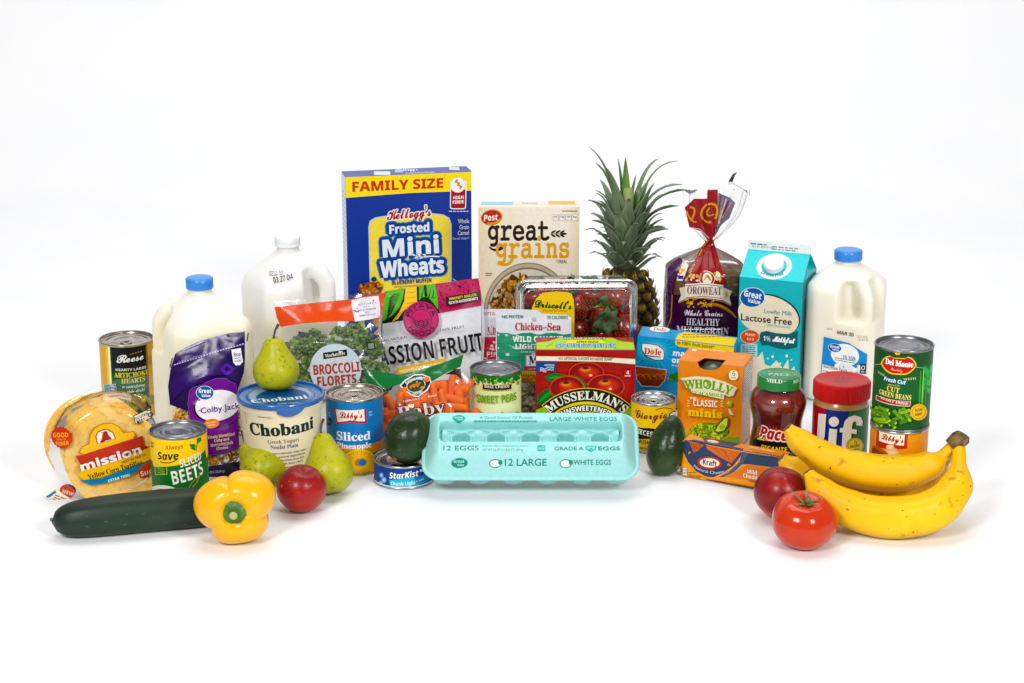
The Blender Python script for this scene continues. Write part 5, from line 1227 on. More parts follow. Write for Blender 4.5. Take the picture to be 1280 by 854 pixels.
def fish_pouch(pink):
    if pink:
        cx, cy, s, loc = 627.8, 519.2, 8.1, (-1.5, 28.5, 0)
        t = thing('fish_pouch', 'white and pink pouch of salmon half hidden behind the green fish pouch', 'pouch', loc, (-13, 0, 0))
        O = [(591, 386.5), (632, 386.2), (672, 387.6), (677, 392), (677.5, 440), (675, 515), (590, 515), (588, 470), (588, 420), (587.5, 392)]; C = '#cf4256'
    else:
        cx, cy, s, loc = 666.1, 525.7, 8.16, (3.2, 25.6, 0)
        t = thing('fish_pouch', 'white and green pouch of light tuna standing in front of the pink pouch', 'pouch', loc, (-13, 0, 0))
        O = [(622, 391), (628, 389.5), (668, 391), (708, 393), (713.5, 396), (714, 440), (713, 522), (620, 522), (621, 470), (620, 430), (620.3, 396)]; C = '#159a77'
    a = Art(cx, cy, s); OC = cm_outline(a, O); c2 = wob(52 + pink, .2, .45)
    ridg = lambda u, v: c2(u, v) + .025 * np.sin(v * 9)
    th = lambda u, v: 1.3 - .9 * np.clip((v - 9) / 7, 0, 1)
    f = pouch_surf(OC, th, 1.6, ridg); b = pouch_surf(OC, th, 1.6, ridg, side=1)
    bk = Art(cx, cy, s); bk.poly(O, '#d8d9de'); bk.build('back', b, M['matteprint'], t, g=.7, base=0)
    a.poly(O, '#dfe0e6')
    if pink:
        a.poly([(588.5, 419), (594, 416.5), (604, 418.5), (616, 416.8), (630, 420), (650, 417), (677, 419), (675.5, 514), (590.5, 514), (588.5, 470)], C)
        a.T('15G PROTEIN', 606, 394.2, 4, '#c23a4c', 'bold', w=26); a.T('Chicken of the Sea', 610, 416, 9, '#c2202e', 'serif', w=66, al='l', off=.01)
        a.T('-ALASKAN-', 609, 437, 6.4, '#f2e4e6', 'bold', w=50, al='l'); a.T('PINK SALMON', 608.5, 445.6, 6.4, '#f2e4e6', 'bold', w=60, al='l')
        for k in range(16): a.line([(589, 424 + k * 5), (676, 425 + k * 5)], .4, '#b83349')
    else:
        P = [(621, 413.5)] + [(620.5 + k * 4.6, 415.5 - 1.8 * math.sin(k * .95)) for k in range(1, 20)] + [(713.5, 416), (713, 447), (672, 447.5), (668, 470), (668, 521), (622, 521), (621.5, 470)]
        a.poly(P, C)
        for k in range(12): a.line([(621.6, 420 + k * 4.2), (690, 421 + k * 4.2)], .4, '#108a69')
        a.T('14G PROTEIN', 640.5, 397.2, 4, '#17896c', 'bold', w=27); a.T('70 CALORIES', 696.5, 398, 4, '#17896c', 'bold', w=26); a.ell(667.5, 398.4, 2.5, 2.3, '#9a9096'); a.ell(667.5, 398.4, 1.6, 1.5, '#dfe0e6'); a.ell(667.5, 398.4, .8, .8, '#9a9096')
        a.T('Chicken', 661, 411.8, 9, '#c2202e', 'serif', w=34, off=.012); a.T('of the', 681, 409.6, 2.6, '#c2202e', 'serif', w=5); a.T('Sea', 692.3, 412, 9, '#c2202e', 'serif', w=16.5, off=.012)
        a.T('WILD CAUGHT', 641, 426, 6.6, '#eef6f2', 'bold', w=62, al='l', off=.02); a.T('LIGHT TUNA', 644.5, 435.2, 6.4, '#eef6f2', 'bold', w=54, al='l', off=.02); a.T('CHUNK STYLE', 651, 439.6, 2, '#d8efe6', w=17, al='l')
        a.rect(657, 442.5, 690, 456.5, '#b8b4c6'); a.rect(658.2, 443.6, 690, 455.4, '#e9e7ee'); a.T('M', 666.5, 454, 10, '#16245c', 'serif', w=11, off=.04); a.T('cCormick', 684, 453, 6, '#16245c', 'serif', w=20)
        a.poly([(654, 457), (690, 457), (690, 461), (655, 460.5)], '#b01c24'); a.T('McCormick', 669, 460, 2.8, '#f4e6e2', 'serif', w=24); a.rect(652, 462, 690, 476.5, '#d79a1a'); a.T('LEMON GARLIC', 650.5, 472.6, 6, '#20180c', 'bold', w=42, al='l')
        a.rect(622, 477, 690, 516, '#b9b0a4'); a.blobs(360, (623, 478, 705, 515), (1.2, 4.2), ['#cfc8b8', '#e2dccc', '#9c9284', '#7f7a68', '#b8ad98', '#efe9dc'], seed=8, rough=.4, asp=2.4); a.blobs(60, (623, 478, 705, 515), (.4, .9), ['#4e6a34', '#3c3226'], seed=9)
        a.rect(640, 512, 712, 521, '#d8d9de')
    a.build('front_print', f, M['matteprint'], t, g=.5, lg=.007, base=0)

def tortilla_bag():
    t = thing('tortilla_bag', 'clear bag of yellow corn tortillas leaning at the far left behind the cucumber', 'bag', (-55.7, -6.0, 0), (-9, 0, 11))
    cx, cy, s = 125, 640, 9.05
    a = Art(cx, cy, s)
    # film over a stack of discs; outline larger than the disc
    O = [(62, 548), (75, 527), (95, 512), (120, 501), (135, 497), (160, 493.5), (185, 493), (201, 497), (199, 512), (190, 530), (193, 560), (197, 590), (199, 615), (190, 636), (160, 645), (110, 650), (75, 645), (56, 641), (50, 635), (64, 626), (62, 606), (55, 580), (55.5, 562)]
    OC = cm_outline(a, O); c1 = crease(61, .2, .62, 2.4); c2 = wob(62, .1, .6)
    c0 = a.pt(128, 583)
    def th(u, v): return 5.2 - 4.6 * np.clip((np.hypot(u - c0[0], v - c0[1]) - 5.9) / 2.6, 0, 1) ** 1.3
    def wf(u, v):
        k = np.clip((np.hypot(u - c0[0], v - c0[1]) - 5) / 3, .25, 1); return (c1(u, v) + c2(u, v)) * k
    f = pouch_surf(OC, th, 1.2, wf); b = pouch_surf(OC, th, 1.2, wf, side=1)
    fl = Art(cx, cy, s); fl.poly(O, '#fff'); fl.build('film', f, M['film'], t, g=.35, base=0); fl.build('back_film', b, M['film'], t, g=.6, base=0)
    # print.  centre of the bell logo about (127,572); text runs uphill by 9 degrees
    a.poly([(94, 580), (98, 572), (106, 569), (108, 558), (114, 549.5), (125, 544.5), (136, 545), (145, 550), (150, 558), (162, 557), (164, 562), (162, 566), (100, 584)], '#c98a18'); a.poly([(95.5, 579), (99, 573), (107.5, 570), (109.5, 559), (115, 551), (125, 546), (136, 546.3), (144, 551), (148.8, 559), (161, 558.3), (162.5, 562), (161, 566), (100, 582)], '#f3c01c')
    a.poly([(116.5, 570.5), (115, 561), (118, 555), (125, 552.3), (132, 553), (137.5, 557.5), (139.5, 565.5)], '#a8472a'); a.poly([(117.5, 569.8), (116.4, 561), (119, 556), (125, 553.6), (131.4, 554.2), (136.4, 558), (138.3, 565.2)], '#f2e8dc')
    a.poly([(121, 568), (123, 563), (124, 558), (126, 554.6), (129, 555), (131, 560), (135, 565.4)], '#b13424'); a.ell(123.4, 567.2, 3, 1.5, '#b13424', rot=10); a.line([(122, 556.4), (133, 556)], .7, '#b13424')
    a.poly([(96, 602), (104, 600), (150, 588.5), (180, 579), (181, 594), (150, 603), (118, 612.5), (98, 614), (92, 607)], '#f3c01c')
    a.poly([(90, 583), (98, 583), (130, 574), (172, 563.6), (173.6, 577.5), (182, 578), (150, 589), (118, 598.5), (104, 600), (96, 597)], '#c63a1e')
    a.T('mission', 133.5, 594, 10, '#f6efe6', 'bold', w=76, rot=13.5, off=.05, ol='#7a1c10', ow=.4)
    a.T('Yellow Corn Tortillas', 137, 606.5, 6.2, '#2a2418', 'serif', w=68, rot=12.5)
    a.poly([(93, 614), (118, 613.5), (150, 604), (182, 594.6), (176, 603), (150, 612.5), (130, 618.5), (106, 621)], '#1c87ad'); a.T('EXTRA THIN', 141, 616, 3.4, '#e6f3f6', 'bold', w=27, rot=13)
    P = [(74.4 + (12.6 + (k % 2) * 1) * math.cos(k * math.pi / 20), 560.8 + (12.2 + (k % 2) * 1) * math.sin(k * math.pi / 20)) for k in range(40)]
    a.poly(P, '#cf3a1c'); a.T('GOOD', 73.6, 560.4, 5.4, '#f0b81e', 'bold', w=19, rot=7); a.T('SOURCE OF', 74, 563.6, 1.8, '#f0b81e', w=12, rot=7); a.T('FIBER', 75.4, 569.6, 4.6, '#f0b81e', 'bold', w=16, rot=7)
    a.poly([(162.5, 537.6), (178, 533), (184, 531.5), (184, 545), (164, 548.6)], '#33302c'); a.poly([(163.4, 538.4), (183.2, 533), (183.2, 544.2), (164.8, 547.6)], '#e9e2d4'); a.T('GLUTEN', 172.6, 541.4, 3.2, '#201d1a', 'bold', w=16, rot=12); a.T('FREE', 171, 546, 3, '#201d1a', 'bold', w=10, rot=10)
    a.ring(181, 532.4, 3.6, 3.4, 1.1, '#201d1a', n=20); a.ring(183, 540.4, 3, 2.8, 1.1, '#201d1a', n=20)
    a.poly([(164, 606), (170, 600), (180, 595.5), (189, 594), (192, 606), (192, 618), (166, 616)], '#d6512a'); a.T('Super', 179.5, 611.5, 6, '#f6e9da', 'bold', w=24, rot=12); a.T('SOFT', 184, 617, 4, '#f6e9da', 'bold', w=12, rot=10)
    a.ell(77, 630, 9.6, 9, '#cf3f22'); a.T('NEW!', 77.5, 634, 5, '#f6e9da', 'bold', w=14, rot=-16)
    for s_, X, Y in (('08:31 T C', 163, 583), ('BEST BY MAR 12', 160, 592)): a.T(s_, X, Y, 2.6, '#3a3226', 'type', w=30, rot=16)
    a.poly([(50.5, 636), (64, 627.5), (80, 640), (84, 648), (66, 645), (52, 640)], '#efe6d2'); a.poly([(50.5, 636), (62, 629), (64, 631), (53, 638.5)], '#2b86b4'); a.poly([(52, 641), (66, 645.5), (84, 649), (84, 650), (58, 646)], '#e8a02a'); a.fine(62, 634, 80, 3, 3, '#8a4a22', h=1.3, rot=-25)
    a.build('front_print', f, M['filmprint'], t, g=.35, lg=.008, base=.012)
    tm = mat('corn_tortilla', '#edbd4c', .75, spots=[(28, '#f6d684', .44, .60), (90, '#d29a32', .5, .66), (14, '#e4ae3c', .45, .7)], bump=(60, .5))
    n = 26; pro = []
    for k in range(3):
        r = random.Random(k); ph = [r.uniform(0, 6) for _ in range(3)]
        pr = [(.01, .1), (4, .1), (6.4, .1), (6.62, .06), (6.65, 0), (6.6, -.06), (6.4, -.1), (4, -.1), (.01, -.1)]
        V, F = lathe(pr, 56, mod=lambda th_, r_, z: (r_ * (1 + .008 * math.sin(3 * th_ + ph[0])) * math.cos(th_), r_ * math.sin(th_), z + .10 * (r_ / 7) ** 2 * math.sin(4 * th_ + ph[1]) + .05 * math.sin(r_ * 1.6 + ph[2]) * (r_ / 7)))
        me = bpy.data.meshes.new('tortilla'); me.from_pydata([tuple(Vector(v) * S) for v in V], [], F); me.materials.append(tm); me.polygons.foreach_set('use_smooth', [True] * len(me.polygons)); pro.append(me)
    r = random.Random(5)
    for k in range(18):
        o = bpy.data.objects.new('corn_tortilla', pro[k % 3]); COL.objects.link(o)
        y = -1.95 + k * .235
        o.matrix_world = at_local(t, (c0[0] + .95 - .16 * k + r.uniform(-.2, .2), y, c0[1] - .95 + .115 * k + r.uniform(-.17, .17)), (90 + r.uniform(-1, 1), r.uniform(0, 360) * 0, r.uniform(-1, 1)))
        prop(o, 'round yellow corn tortilla stacked inside the clear bag', 'tortilla', 'corn tortillas in the clear bag')
for fn in (cheese_bag, broccoli_bag, passion_bag, carrot_bag, tortilla_bag): fn()
fish_pouch(True); fish_pouch(False)
# ------------------------------------------------------------------ jugs, tubs and jars
def ev_mesh(o):
    dg = bpy.context.evaluated_depsgraph_get(); me = bpy.data.meshes.new_from_object(o.evaluated_get(dg)); return me
def milk_mat(name, level, top, low):
    m, h, b = base_mat(name)
    tc = h.new('ShaderNodeTexCoord'); sp = h.new('ShaderNodeSeparateXYZ'); h.link(tc.outputs['Object'], sp.inputs[0])
    mr = h.new('ShaderNodeMapRange', interpolation_type='SMOOTHSTEP'); mr.inputs['From Min'].default_value = (level - 2.2) * S; mr.inputs['From Max'].default_value = (level + 2.2) * S
    h.link(sp.outputs['Z'], mr.inputs['Value'])
    h.link(mixc(h, mr.outputs['Result'], low, top), b.inputs['Base Color'])
    b.inputs['Roughness'].default_value = .38; sock(b, 'Specular IOR Level').default_value = .35
    sock(b, 'Subsurface Weight').default_value = .55; sock(b, 'Subsurface Radius').default_value = (1, .9, .6); sock(b, 'Subsurface Scale').default_value = .02
    n = h.new('ShaderNodeTexNoise'); n.inputs['Scale'].default_value = 14; h.link(tc.outputs['Object'], n.inputs['Vector'])
    bp = h.new('ShaderNodeBump'); bp.inputs['Strength'].default_value = .15; bp.inputs['Distance'].default_value = .004; h.link(n.outputs['Fac'], bp.inputs['Height']); h.link(bp.outputs[0], b.inputs['Normal'])
    return m
def jug(t, a, H, hang, m, capmat, capr=1.95, sq=0.0, lm=.56, hw=1.0):
    """blow-moulded milk jug; a = half width, H = height to the neck top, hang = direction of the handle corner in degrees"""
    ha = R(hang); L = []
    zs = [(0, .80, 4), (.35, .93, 4), (.9, .985, 4.5), (2.5, 1, 6), (H * .3, 1, 6)]
    if sq: zs += [(H * .77, 1, 6), (H * .80, .97, 5.4), (H * .83, .86, 4.6), (H * .86, .72, 3.8), (H * .89, .56, 3), (H * .915, .40, 2.2)]
    else: zs += [(H * .70, 1, 6), (H * .74, .975, 5), (H * .775, .90, 4.4), (H * .81, .785, 3.8), (H * .85, .62, 3.2), (H * .885, .47, 2.6), (H * .915, .35, 2)]
    zz = np.linspace(0, H * .915, 110); A_ = np.interp(zz, [q[0] for q in zs], [q[1] for q in zs]); NN = np.interp(zz, [q[0] for q in zs], [q[2] for q in zs])
    nk = capr * .86
    V = []; F = []; n = 72
    levels = [(z, k * a, e) for z, k, e in zip(zz, A_, NN)] + [(H * .93, nk, 2), (H, nk, 2)]
    for z, r, e in levels:
        for i in range(n):
            th = 2 * math.pi * i / n; c, s_ = abs(math.cos(th)), abs(math.sin(th))
            q = r / (c ** e + s_ ** e) ** (1 / e)
            q = min(q, r * 1.19)
            d = (th - ha + math.pi) % (2 * math.pi) - math.pi
            sm = lambda q_: (lambda c_: c_ * c_ * (3 - 2 * c_))(max(0., min(1., q_))); wz = sm((z / H - .575) / .035) * sm((.86 - z / H) / .05)
            wd = sm((R(50) - abs(d)) / R(14))
            lim = a * lm / max(.5, math.cos(d * .75))
            if q > lim: q = q - (q - lim) * wz * wd
            V.append((q * math.cos(th), q * math.sin(th), z))
    k = len(levels)
    for j in range(k - 1):
        for i in range(n): p = j * n + i; q = j * n + (i + 1) % n; F.append((p, q, q + n, p + n))
    F.append(tuple(range(n))[::-1]); F.append(tuple((k - 1) * n + i for i in range(n)))
    # the handle loop
    rc = a * 1.0; cx_, sx_ = math.cos(ha), math.sin(ha)
    P = [(a * .22, H * .86), (a * .55, H * .845), (a * .84, H * .79), (rc * .99, H * .73), (rc * 1.0, H * .67), (rc * .99, H * .61), (rc * .93, H * .56), (a * .7, H * .52)]
    pts = [Vector((p * cx_, p * sx_, z)) for p, z in P]
    hr_ = [a * .22, a * .21, a * .2, a * .185, a * .18, a * .185, a * .22, a * .3]
    cat_ = []
    for i in range(len(pts) - 1):
        for q in range(5): cat_.append((pts[i].lerp(pts[i + 1], q / 5), (hr_[i] + (hr_[i + 1] - hr_[i]) * q / 5) * hw))
    V2, F2 = sweep([c[0] for c in cat_], [c[1] for c in cat_], 14, squash=1.15)
    n0 = len(V); V += [tuple(v) for v in V2]; F += [tuple(i + n0 for i in f) for f in F2]
    me = bpy.data.meshes.new('jug'); me.from_pydata([(v[0] * S, v[1] * S, v[2] * S) for v in V], [], F); me.update()
    o = bpy.data.objects.new('jug_tmp', me); COL.objects.link(o)
    r_ = o.modifiers.new('r', 'REMESH'); r_.mode = 'VOXEL'; r_.voxel_size = .0026
    s_ = o.modifiers.new('s', 'SMOOTH'); s_.iterations = 9; s_.factor = .5
    me2 = ev_mesh(o); bpy.data.objects.remove(o); me2.materials.clear(); me2.materials.append(m); me2.polygons.foreach_set('use_smooth', [True] * len(me2.polygons))
    link_mesh('jug_body', me2, None, t)
    pr = [(capr - .02, H - 1.15), (capr + .05, H - 1.1), (capr + .05, H - .75), (capr - .02, H - .7), (capr, H - .62), (capr, H + .25), (capr - .18, H + .42), (capr - .6, H + .46), (.01, H + .44)]
    V, F = lathe(pr, 90, mod=lambda th, r, z: (r * (1 + (.012 * math.cos(45 * th) if z > H - .65 and r > capr - .3 else 0)) * math.cos(th), r * (1 + (.012 * math.cos(45 * th) if z > H - .65 and r > capr - .3 else 0)) * math.sin(th), z))
    mesh('cap', V, F, capmat, t, smooth=True, sharp=50)
def jugs():
    blue = mat('blue_cap_plastic', '#2f86d8', .3, sss=.1, spec=.4); white = mat('white_jug_cap', '#eceef0', .35)
    t = thing('milk_jug', 'gallon jug of milk with a blue cap behind the purple cheese bag', 'milk jug', (-45.2, 15.8, 0), (0, 0, 33))
    jug(t, 6.35, 24.9, 135, milk_mat('milk_jug_plastic', 19, '#f0ede0', '#f0e9cf'), blue)
    t = thing('milk_jug', 'gallon jug of milk with a white cap standing beside the blue cereal box', 'milk jug', (-34.9, 38.5, 0), (0, 0, 32))
    jug(t, 6.35, 25.6, -45, milk_mat('milk_jug_plastic_pale', 15, '#f1f0ec', '#f0e9d6'), white)
    body = [c for c in t.children if c.name.startswith('jug_body')][0]; q = R(-32 + 7)
    a = Art(0, 0, 1); a.T('SELL BY', -.6, .05, .5, '#55585e', 'type', w=2.2, rot=8); a.T('03 27 D4', .4, .75, .7, '#3a3d44', 'bold', w=3.0, rot=8)
    pr_ = a.build('date_print', lambda u, v, o: np.stack([u * math.cos(q) + (9 + o) * math.sin(q) - 1.4, u * math.sin(q) - (9 + o) * math.cos(q), 21.2 + v], 1), M['paper'], t)
    project_on(pr_, body, Vector((-math.sin(q), math.cos(q), 0)), 9.0)
    t = thing('milk_jug', 'half gallon milk jug with a blue cap and blue label behind the red lidded jar', 'milk jug', (52.4, 38.6, 0), (0, 0, -20))
    jug(t, 5.75, 23.4, -45, milk_mat('milk_jug_plastic_warm', 16, '#f0ede0', '#efe9d6'), blue, capr=2.15, sq=.045, lm=.44, hw=.86)
    body = [c for c in t.children if c.name.startswith('jug_body')][0]
    # paper label and date code, laid onto the left face from the front
    a = Art(1049, 497, 7.9, 7.6)
    B = '#2496d6'
    a.poly([(1012.5, 413), (1040, 418), (1062.5, 431), (1061.5, 470), (1060, 497), (1030, 496), (1010, 493)], B)
    a.ell(1036.5, 433, 15.5, 13.5, '#f2f4f3', rot=-12); gv_logo(a, 1025, 425.5, 7, 5, rot=-4)
    a.T('1% Milk', 1041, 438, 4.4, '#2a7fc0', 'serif', w=15, rot=-3); a.fine(1026, 437, 1048, 2, 2.4, '#52606a', h=.8, rot=-5)
    a.blobs(26, (1026, 445, 1054, 453), (1, 3), ['#f2f4f3', '#dbe8ef'], seed=2); a.rect(1053.5, 442, 1060.5, 453.5, '#3c3c3e'); a.ring(1057, 446.6, 2.6, 2.6, .8, '#eee', n=12); a.T('1%', 1057, 453, 2.6, '#eee', w=4)
    a.poly([(1012, 446.5), (1061.4, 455), (1060.6, 468), (1011, 463)], '#eceee8'); a.T('Nutrition Facts', 1026, 452, 3.2, '#181818', 'bold', w=26, rot=-7); a.T('Calories 130', 1045, 458.6, 3.4, '#181818', 'bold', w=23, rot=-7); a.fine(1013, 453.8, 1059, 4, 2.7, '#2a2a2a', h=.9, rot=-8, seed=4)
    a.fine(1012, 467, 1058, 9, 3, '#a8d6ef', h=1, rot=-3, seed=9)
    a.T('BEST BY', 1018, 403.6, 2, '#4a4438', 'type', w=6); a.T('MAR 30', 1035, 408.2, 4.2, '#2a2620', 'bold', w=18, rot=-5); a.T('16:47 22 PL', 1054, 410, 2.4, '#4a4438', 'type', w=13, rot=-5); a.T('19-04 55', 1055, 413.5, 2.4, '#4a4438', 'type', w=13, rot=-5)
    q = R(20 + 8)       # towards the viewer, in the jug's own frame
    pr_ = a.build('label', lambda u, v, o: np.stack([u * math.cos(q) + (9 + o) * math.sin(q), u * math.sin(q) - (9 + o) * math.cos(q), v], 1) * 1.0, M['paper'], t, g=.3, lg=.006)
    project_on(pr_, body, Vector((-math.sin(q), math.cos(q), 0)), 9.0)
def project_on(o, body, d, dist):
    from mathutils.bvhtree import BVHTree
    bm = bmesh.new(); bm.from_mesh(body.data); bv = BVHTree.FromBMesh(bm); bm.free()
    for vt in o.data.vertices:
        p = vt.co.copy(); off = -p.dot(d) - dist * S; hit = bv.ray_cast(p - d * .1, d)
        if hit[0] is not None: vt.co = hit[0] - d * (off + .0004)
def yogurt():
    x, y, h = -31.9, -1.9, 13.0
    t = thing('yogurt_tub', 'cream yogurt tub with a clear blue lid and a pear standing on it', 'yogurt tub', (x, y, 0), (0, 0, face(x, y)))
    tub = mat('cream_tub_plastic', '#e6dcbc', .32, spec=.35, sss=.1)
    pr = [(.01, .25), (4.3, .25), (4.5, 0), (4.72, .15)] + [(4.7 + .082 * z, z) for z in np.linspace(.6, 11.7, 12)] + [(5.7, 11.8), (5.78, 12.0), (5.8, 12.9), (5.9, 13.0)]
    V, F = lathe(pr, 96); mesh('tub', V, F, tub, t, smooth=True, sharp=45)
    lid = mat('blue_lid_plastic', '#1d5a9c', .16, spec=.4, coat=.2, spots=[(30, '#2868a8', .4, .7)])
    pr = [(5.9, 12.9), (6.02, 12.88), (6.1, 13.0), (6.1, 13.3), (6.0, 13.5), (5.82, 13.48), (5.66, 13.1), (5.5, 13.02), (4.75, 13.02), (4.65, 13.14), (4.55, 13.16), (.01, 13.16)]
    V, F = lathe(pr, 96); mesh('lid', V, F, lid, t, smooth=True, sharp=40)
    a = Art(352.5, 493.5, 9.07, 2.85)
    a.ell(352.5, 493.5, 38.5, 12.2, '#9db2bf', n=60); a.ell(355, 496, 33, 10.6, '#38648f', n=50)
    a.T('Chobani', 352, 500.8, 4.6, '#d9e0dc', 'serif', w=70, rot=10, off=.03, ol='#5f7f92', ow=.4); a.T('Greek Yogurt', 362, 505, 1.4, '#b9c8cc', w=26, rot=8)
    a.build('lid_print', lambda u, v, o: np.stack([u, v, 13.17 + o + 0 * u], 1), M['paper'], t)
    # peel tab hanging over the front rim
    V = []; F = []
    for j in range(9):
        q = j / 8; an = R(-90 + 12 + 0) + (-.30 + .62 * q)
        for i, (r_, z) in enumerate(((6.12, 13.2), (6.16, 12.9), (6.1, 12.9 - .95 * math.sin(math.pi * (.12 + .85 * q)) ** .7))): V.append((r_ * math.cos(an), r_ * math.sin(an), z))
        if j:
            for i in range(2): k = 3 * j + i; F.append((k - 3, k, k + 1, k - 2))
    mesh('peel_tab', V, F, lid, t, smooth=True)
    a = Art(355.9, 621.4, 9.1, 8.38)
    INK = '#1c3a33'
    a.T('Chobani', 356.4, 544.5, 14, INK, 'serif', w=76, rot=3.5, off=.04)
    a.T('Greek Yogurt', 357.5, 554.4, 4.6, '#8a7a5c', 'serif', w=35, rot=2.5); a.T('Nonfat Plain', 358.5, 561, 4.6, '#4a6fae', 'serif', w=31, rot=2.5)
    for k, s_ in enumerate(('You really cannot be deliciously creamy yogurt', 'without the natural ingredients', 'this is the absolute best for', 'made with milk from rBST', 'free cows, no preservatives', 'five live cultures')): a.T(s_, 357 + k * .3, 567.6 + k * 4.4, 2.1, '#5a564a', 'serif', w=54 - k * 3, rot=2.5)
    a.fine(331, 522.6, 346, 1, 2, '#6a6658', h=.8); a.line([(312, 522), (313, 536)], .5, '#8a8474'); a.T('CONTAINS LIVE ACTIVE CULTURES', 338, 521.6, 1.7, '#6a6658', w=26)
    a.build('label', on_cyl(4.715, 0, .082), M['paper'], t, g=(.3, None), base=.01)
def jif():
    x, y, r, h = 46.4, 3.9, 4.0, 13
    t = thing('peanut_butter_jar', 'peanut butter jar with a red ribbed lid behind the bananas', 'jar', (x, y, 0), (0, 0, face(x, y)))
    pb = mat('peanut_butter', '#a8743c', .3, spots=[(20, '#b98448', .4, .6)], coat=.6, spec=.5)
    pr = [(.01, 0), (3.6, 0), (3.85, .2), (3.9, .6), (3.9, 10.3), (3.75, 10.8), (3.4, 11.2), (3.4, 11.5)]
    V, F = lathe(pr, 80); mesh('jar', V, F, pb, t, smooth=True, sharp=60)
    red = mat('red_lid_plastic', '#c00810', .34, spec=.2, spots=[(25, '#c8141a', .4, .6)])
    
    def md(th, r_, z):
        k = 1 + (.011 * (1 if math.cos(90 * th) > 0 else -1) if 11.3 <= z < 13.5 and r_ > 3.9 else 0); return (r_ * k * math.cos(th), r_ * k * math.sin(th), z)
    pr = [(3.7, 11.2), (3.98, 11.2), (4.0, 11.35), (4.0, 13.3), (3.86, 13.6), (3.6, 13.7), (3.45, 13.63), (.01, 13.63)]
    V, F = lathe(pr, 360, mod=md); mesh('lid', V, F, red, t, smooth=True, sharp=30)
    a = Art(1047, 601, 8.9, 8.47, R_=3.9, sag=.33); H1, H0 = 10.2, .9
    def vb(u0, u1, c): a.rect(u0, -H1, u1, -H0, c, px=False) if False else a.poly([(u0, H0), (u1, H0), (u1, H1), (u0, H1)], c, px=False)
    vb(-6, -2.3, '#c01d2e'); vb(-2.3, 1.15, '#1f3f96'); vb(1.15, 6.2, '#0c7a3a')
    def L(dx, c):
        a.poly([(1020 + dx, 519 + dx * .6), (1029.5 + dx, 519.5 + dx * .6), (1029 + dx, 548), (1025, 557), (1015, 559), (1011, 553), (1013, 549), (1019.6, 549)], c)
        a.poly([(1034.2 + dx, 537 + dx * .4), (1043.8 + dx, 537.6 + dx * .4), (1043.2 + dx, 562), (1033.4 + dx, 561.4)], c); a.ell(1039.4 + dx, 528.2 + dx * .5, 6.2, 6.2, c)
        a.poly([(1050.2 + dx, 564), (1050.6 + dx, 541), (1047 + dx, 540.8), (1047 + dx, 535.6), (1050.8 + dx, 535.4), (1052.4 + dx, 527), (1057 + dx, 521.4), (1064 + dx, 518.8), (1071.6 + dx, 520.6), (1074.4 + dx, 526), (1074 + dx, 531.6), (1066.6 + dx, 531), (1066.4 + dx, 526.6), (1063.4 + dx, 526.4), (1061.8 + dx, 530), (1061.6 + dx, 536), (1067.8 + dx, 536.6), (1067.6 + dx, 542), (1061.4 + dx, 541.6), (1060.8 + dx, 564)], c)
    L(1.6, '#101418'); L(0, '#f2f0e8')
    a.ell(1066.5, 557, 10.6, 10.6, '#1d6a2c'); a.ell(1066.5, 557, 10, 10, '#ecd42a'); a.ring(1066.5, 557, 9, 9, .5, '#4a6a1c'); a.T('7g', 1067, 554, 4, '#2a4a1a', 'bold', w=5); a.T('PROTEIN', 1066.5, 559, 3.2, '#2a4a1a', 'bold', w=14); a.T('PER SERVING', 1066.5, 562.6, 1.8, '#2a4a1a', w=13)
    a.T('PEANUT BUTTER', 1047, 575, 5, '#f2f0e8', 'bold', w=50); a.T('NET WT 16 OZ', 1047, 588, 2.6, '#f2f0e8', w=30)
    a.build('label', on_cyl(3.93), M['card'], t, g=(.28, None))
    a = Art(0, 0, 1); a.T('Jif', 0, .5, 1.6, '#a80c22', 'serif', w=2.6, off=.04); a.T('CREAMY', 0, 1.5, .5, '#a80c22', 'bold', w=2.6); a.build('lid_print', lambda u, v, o: np.stack([u, v, 13.635 + o], 1), M['card'], t)
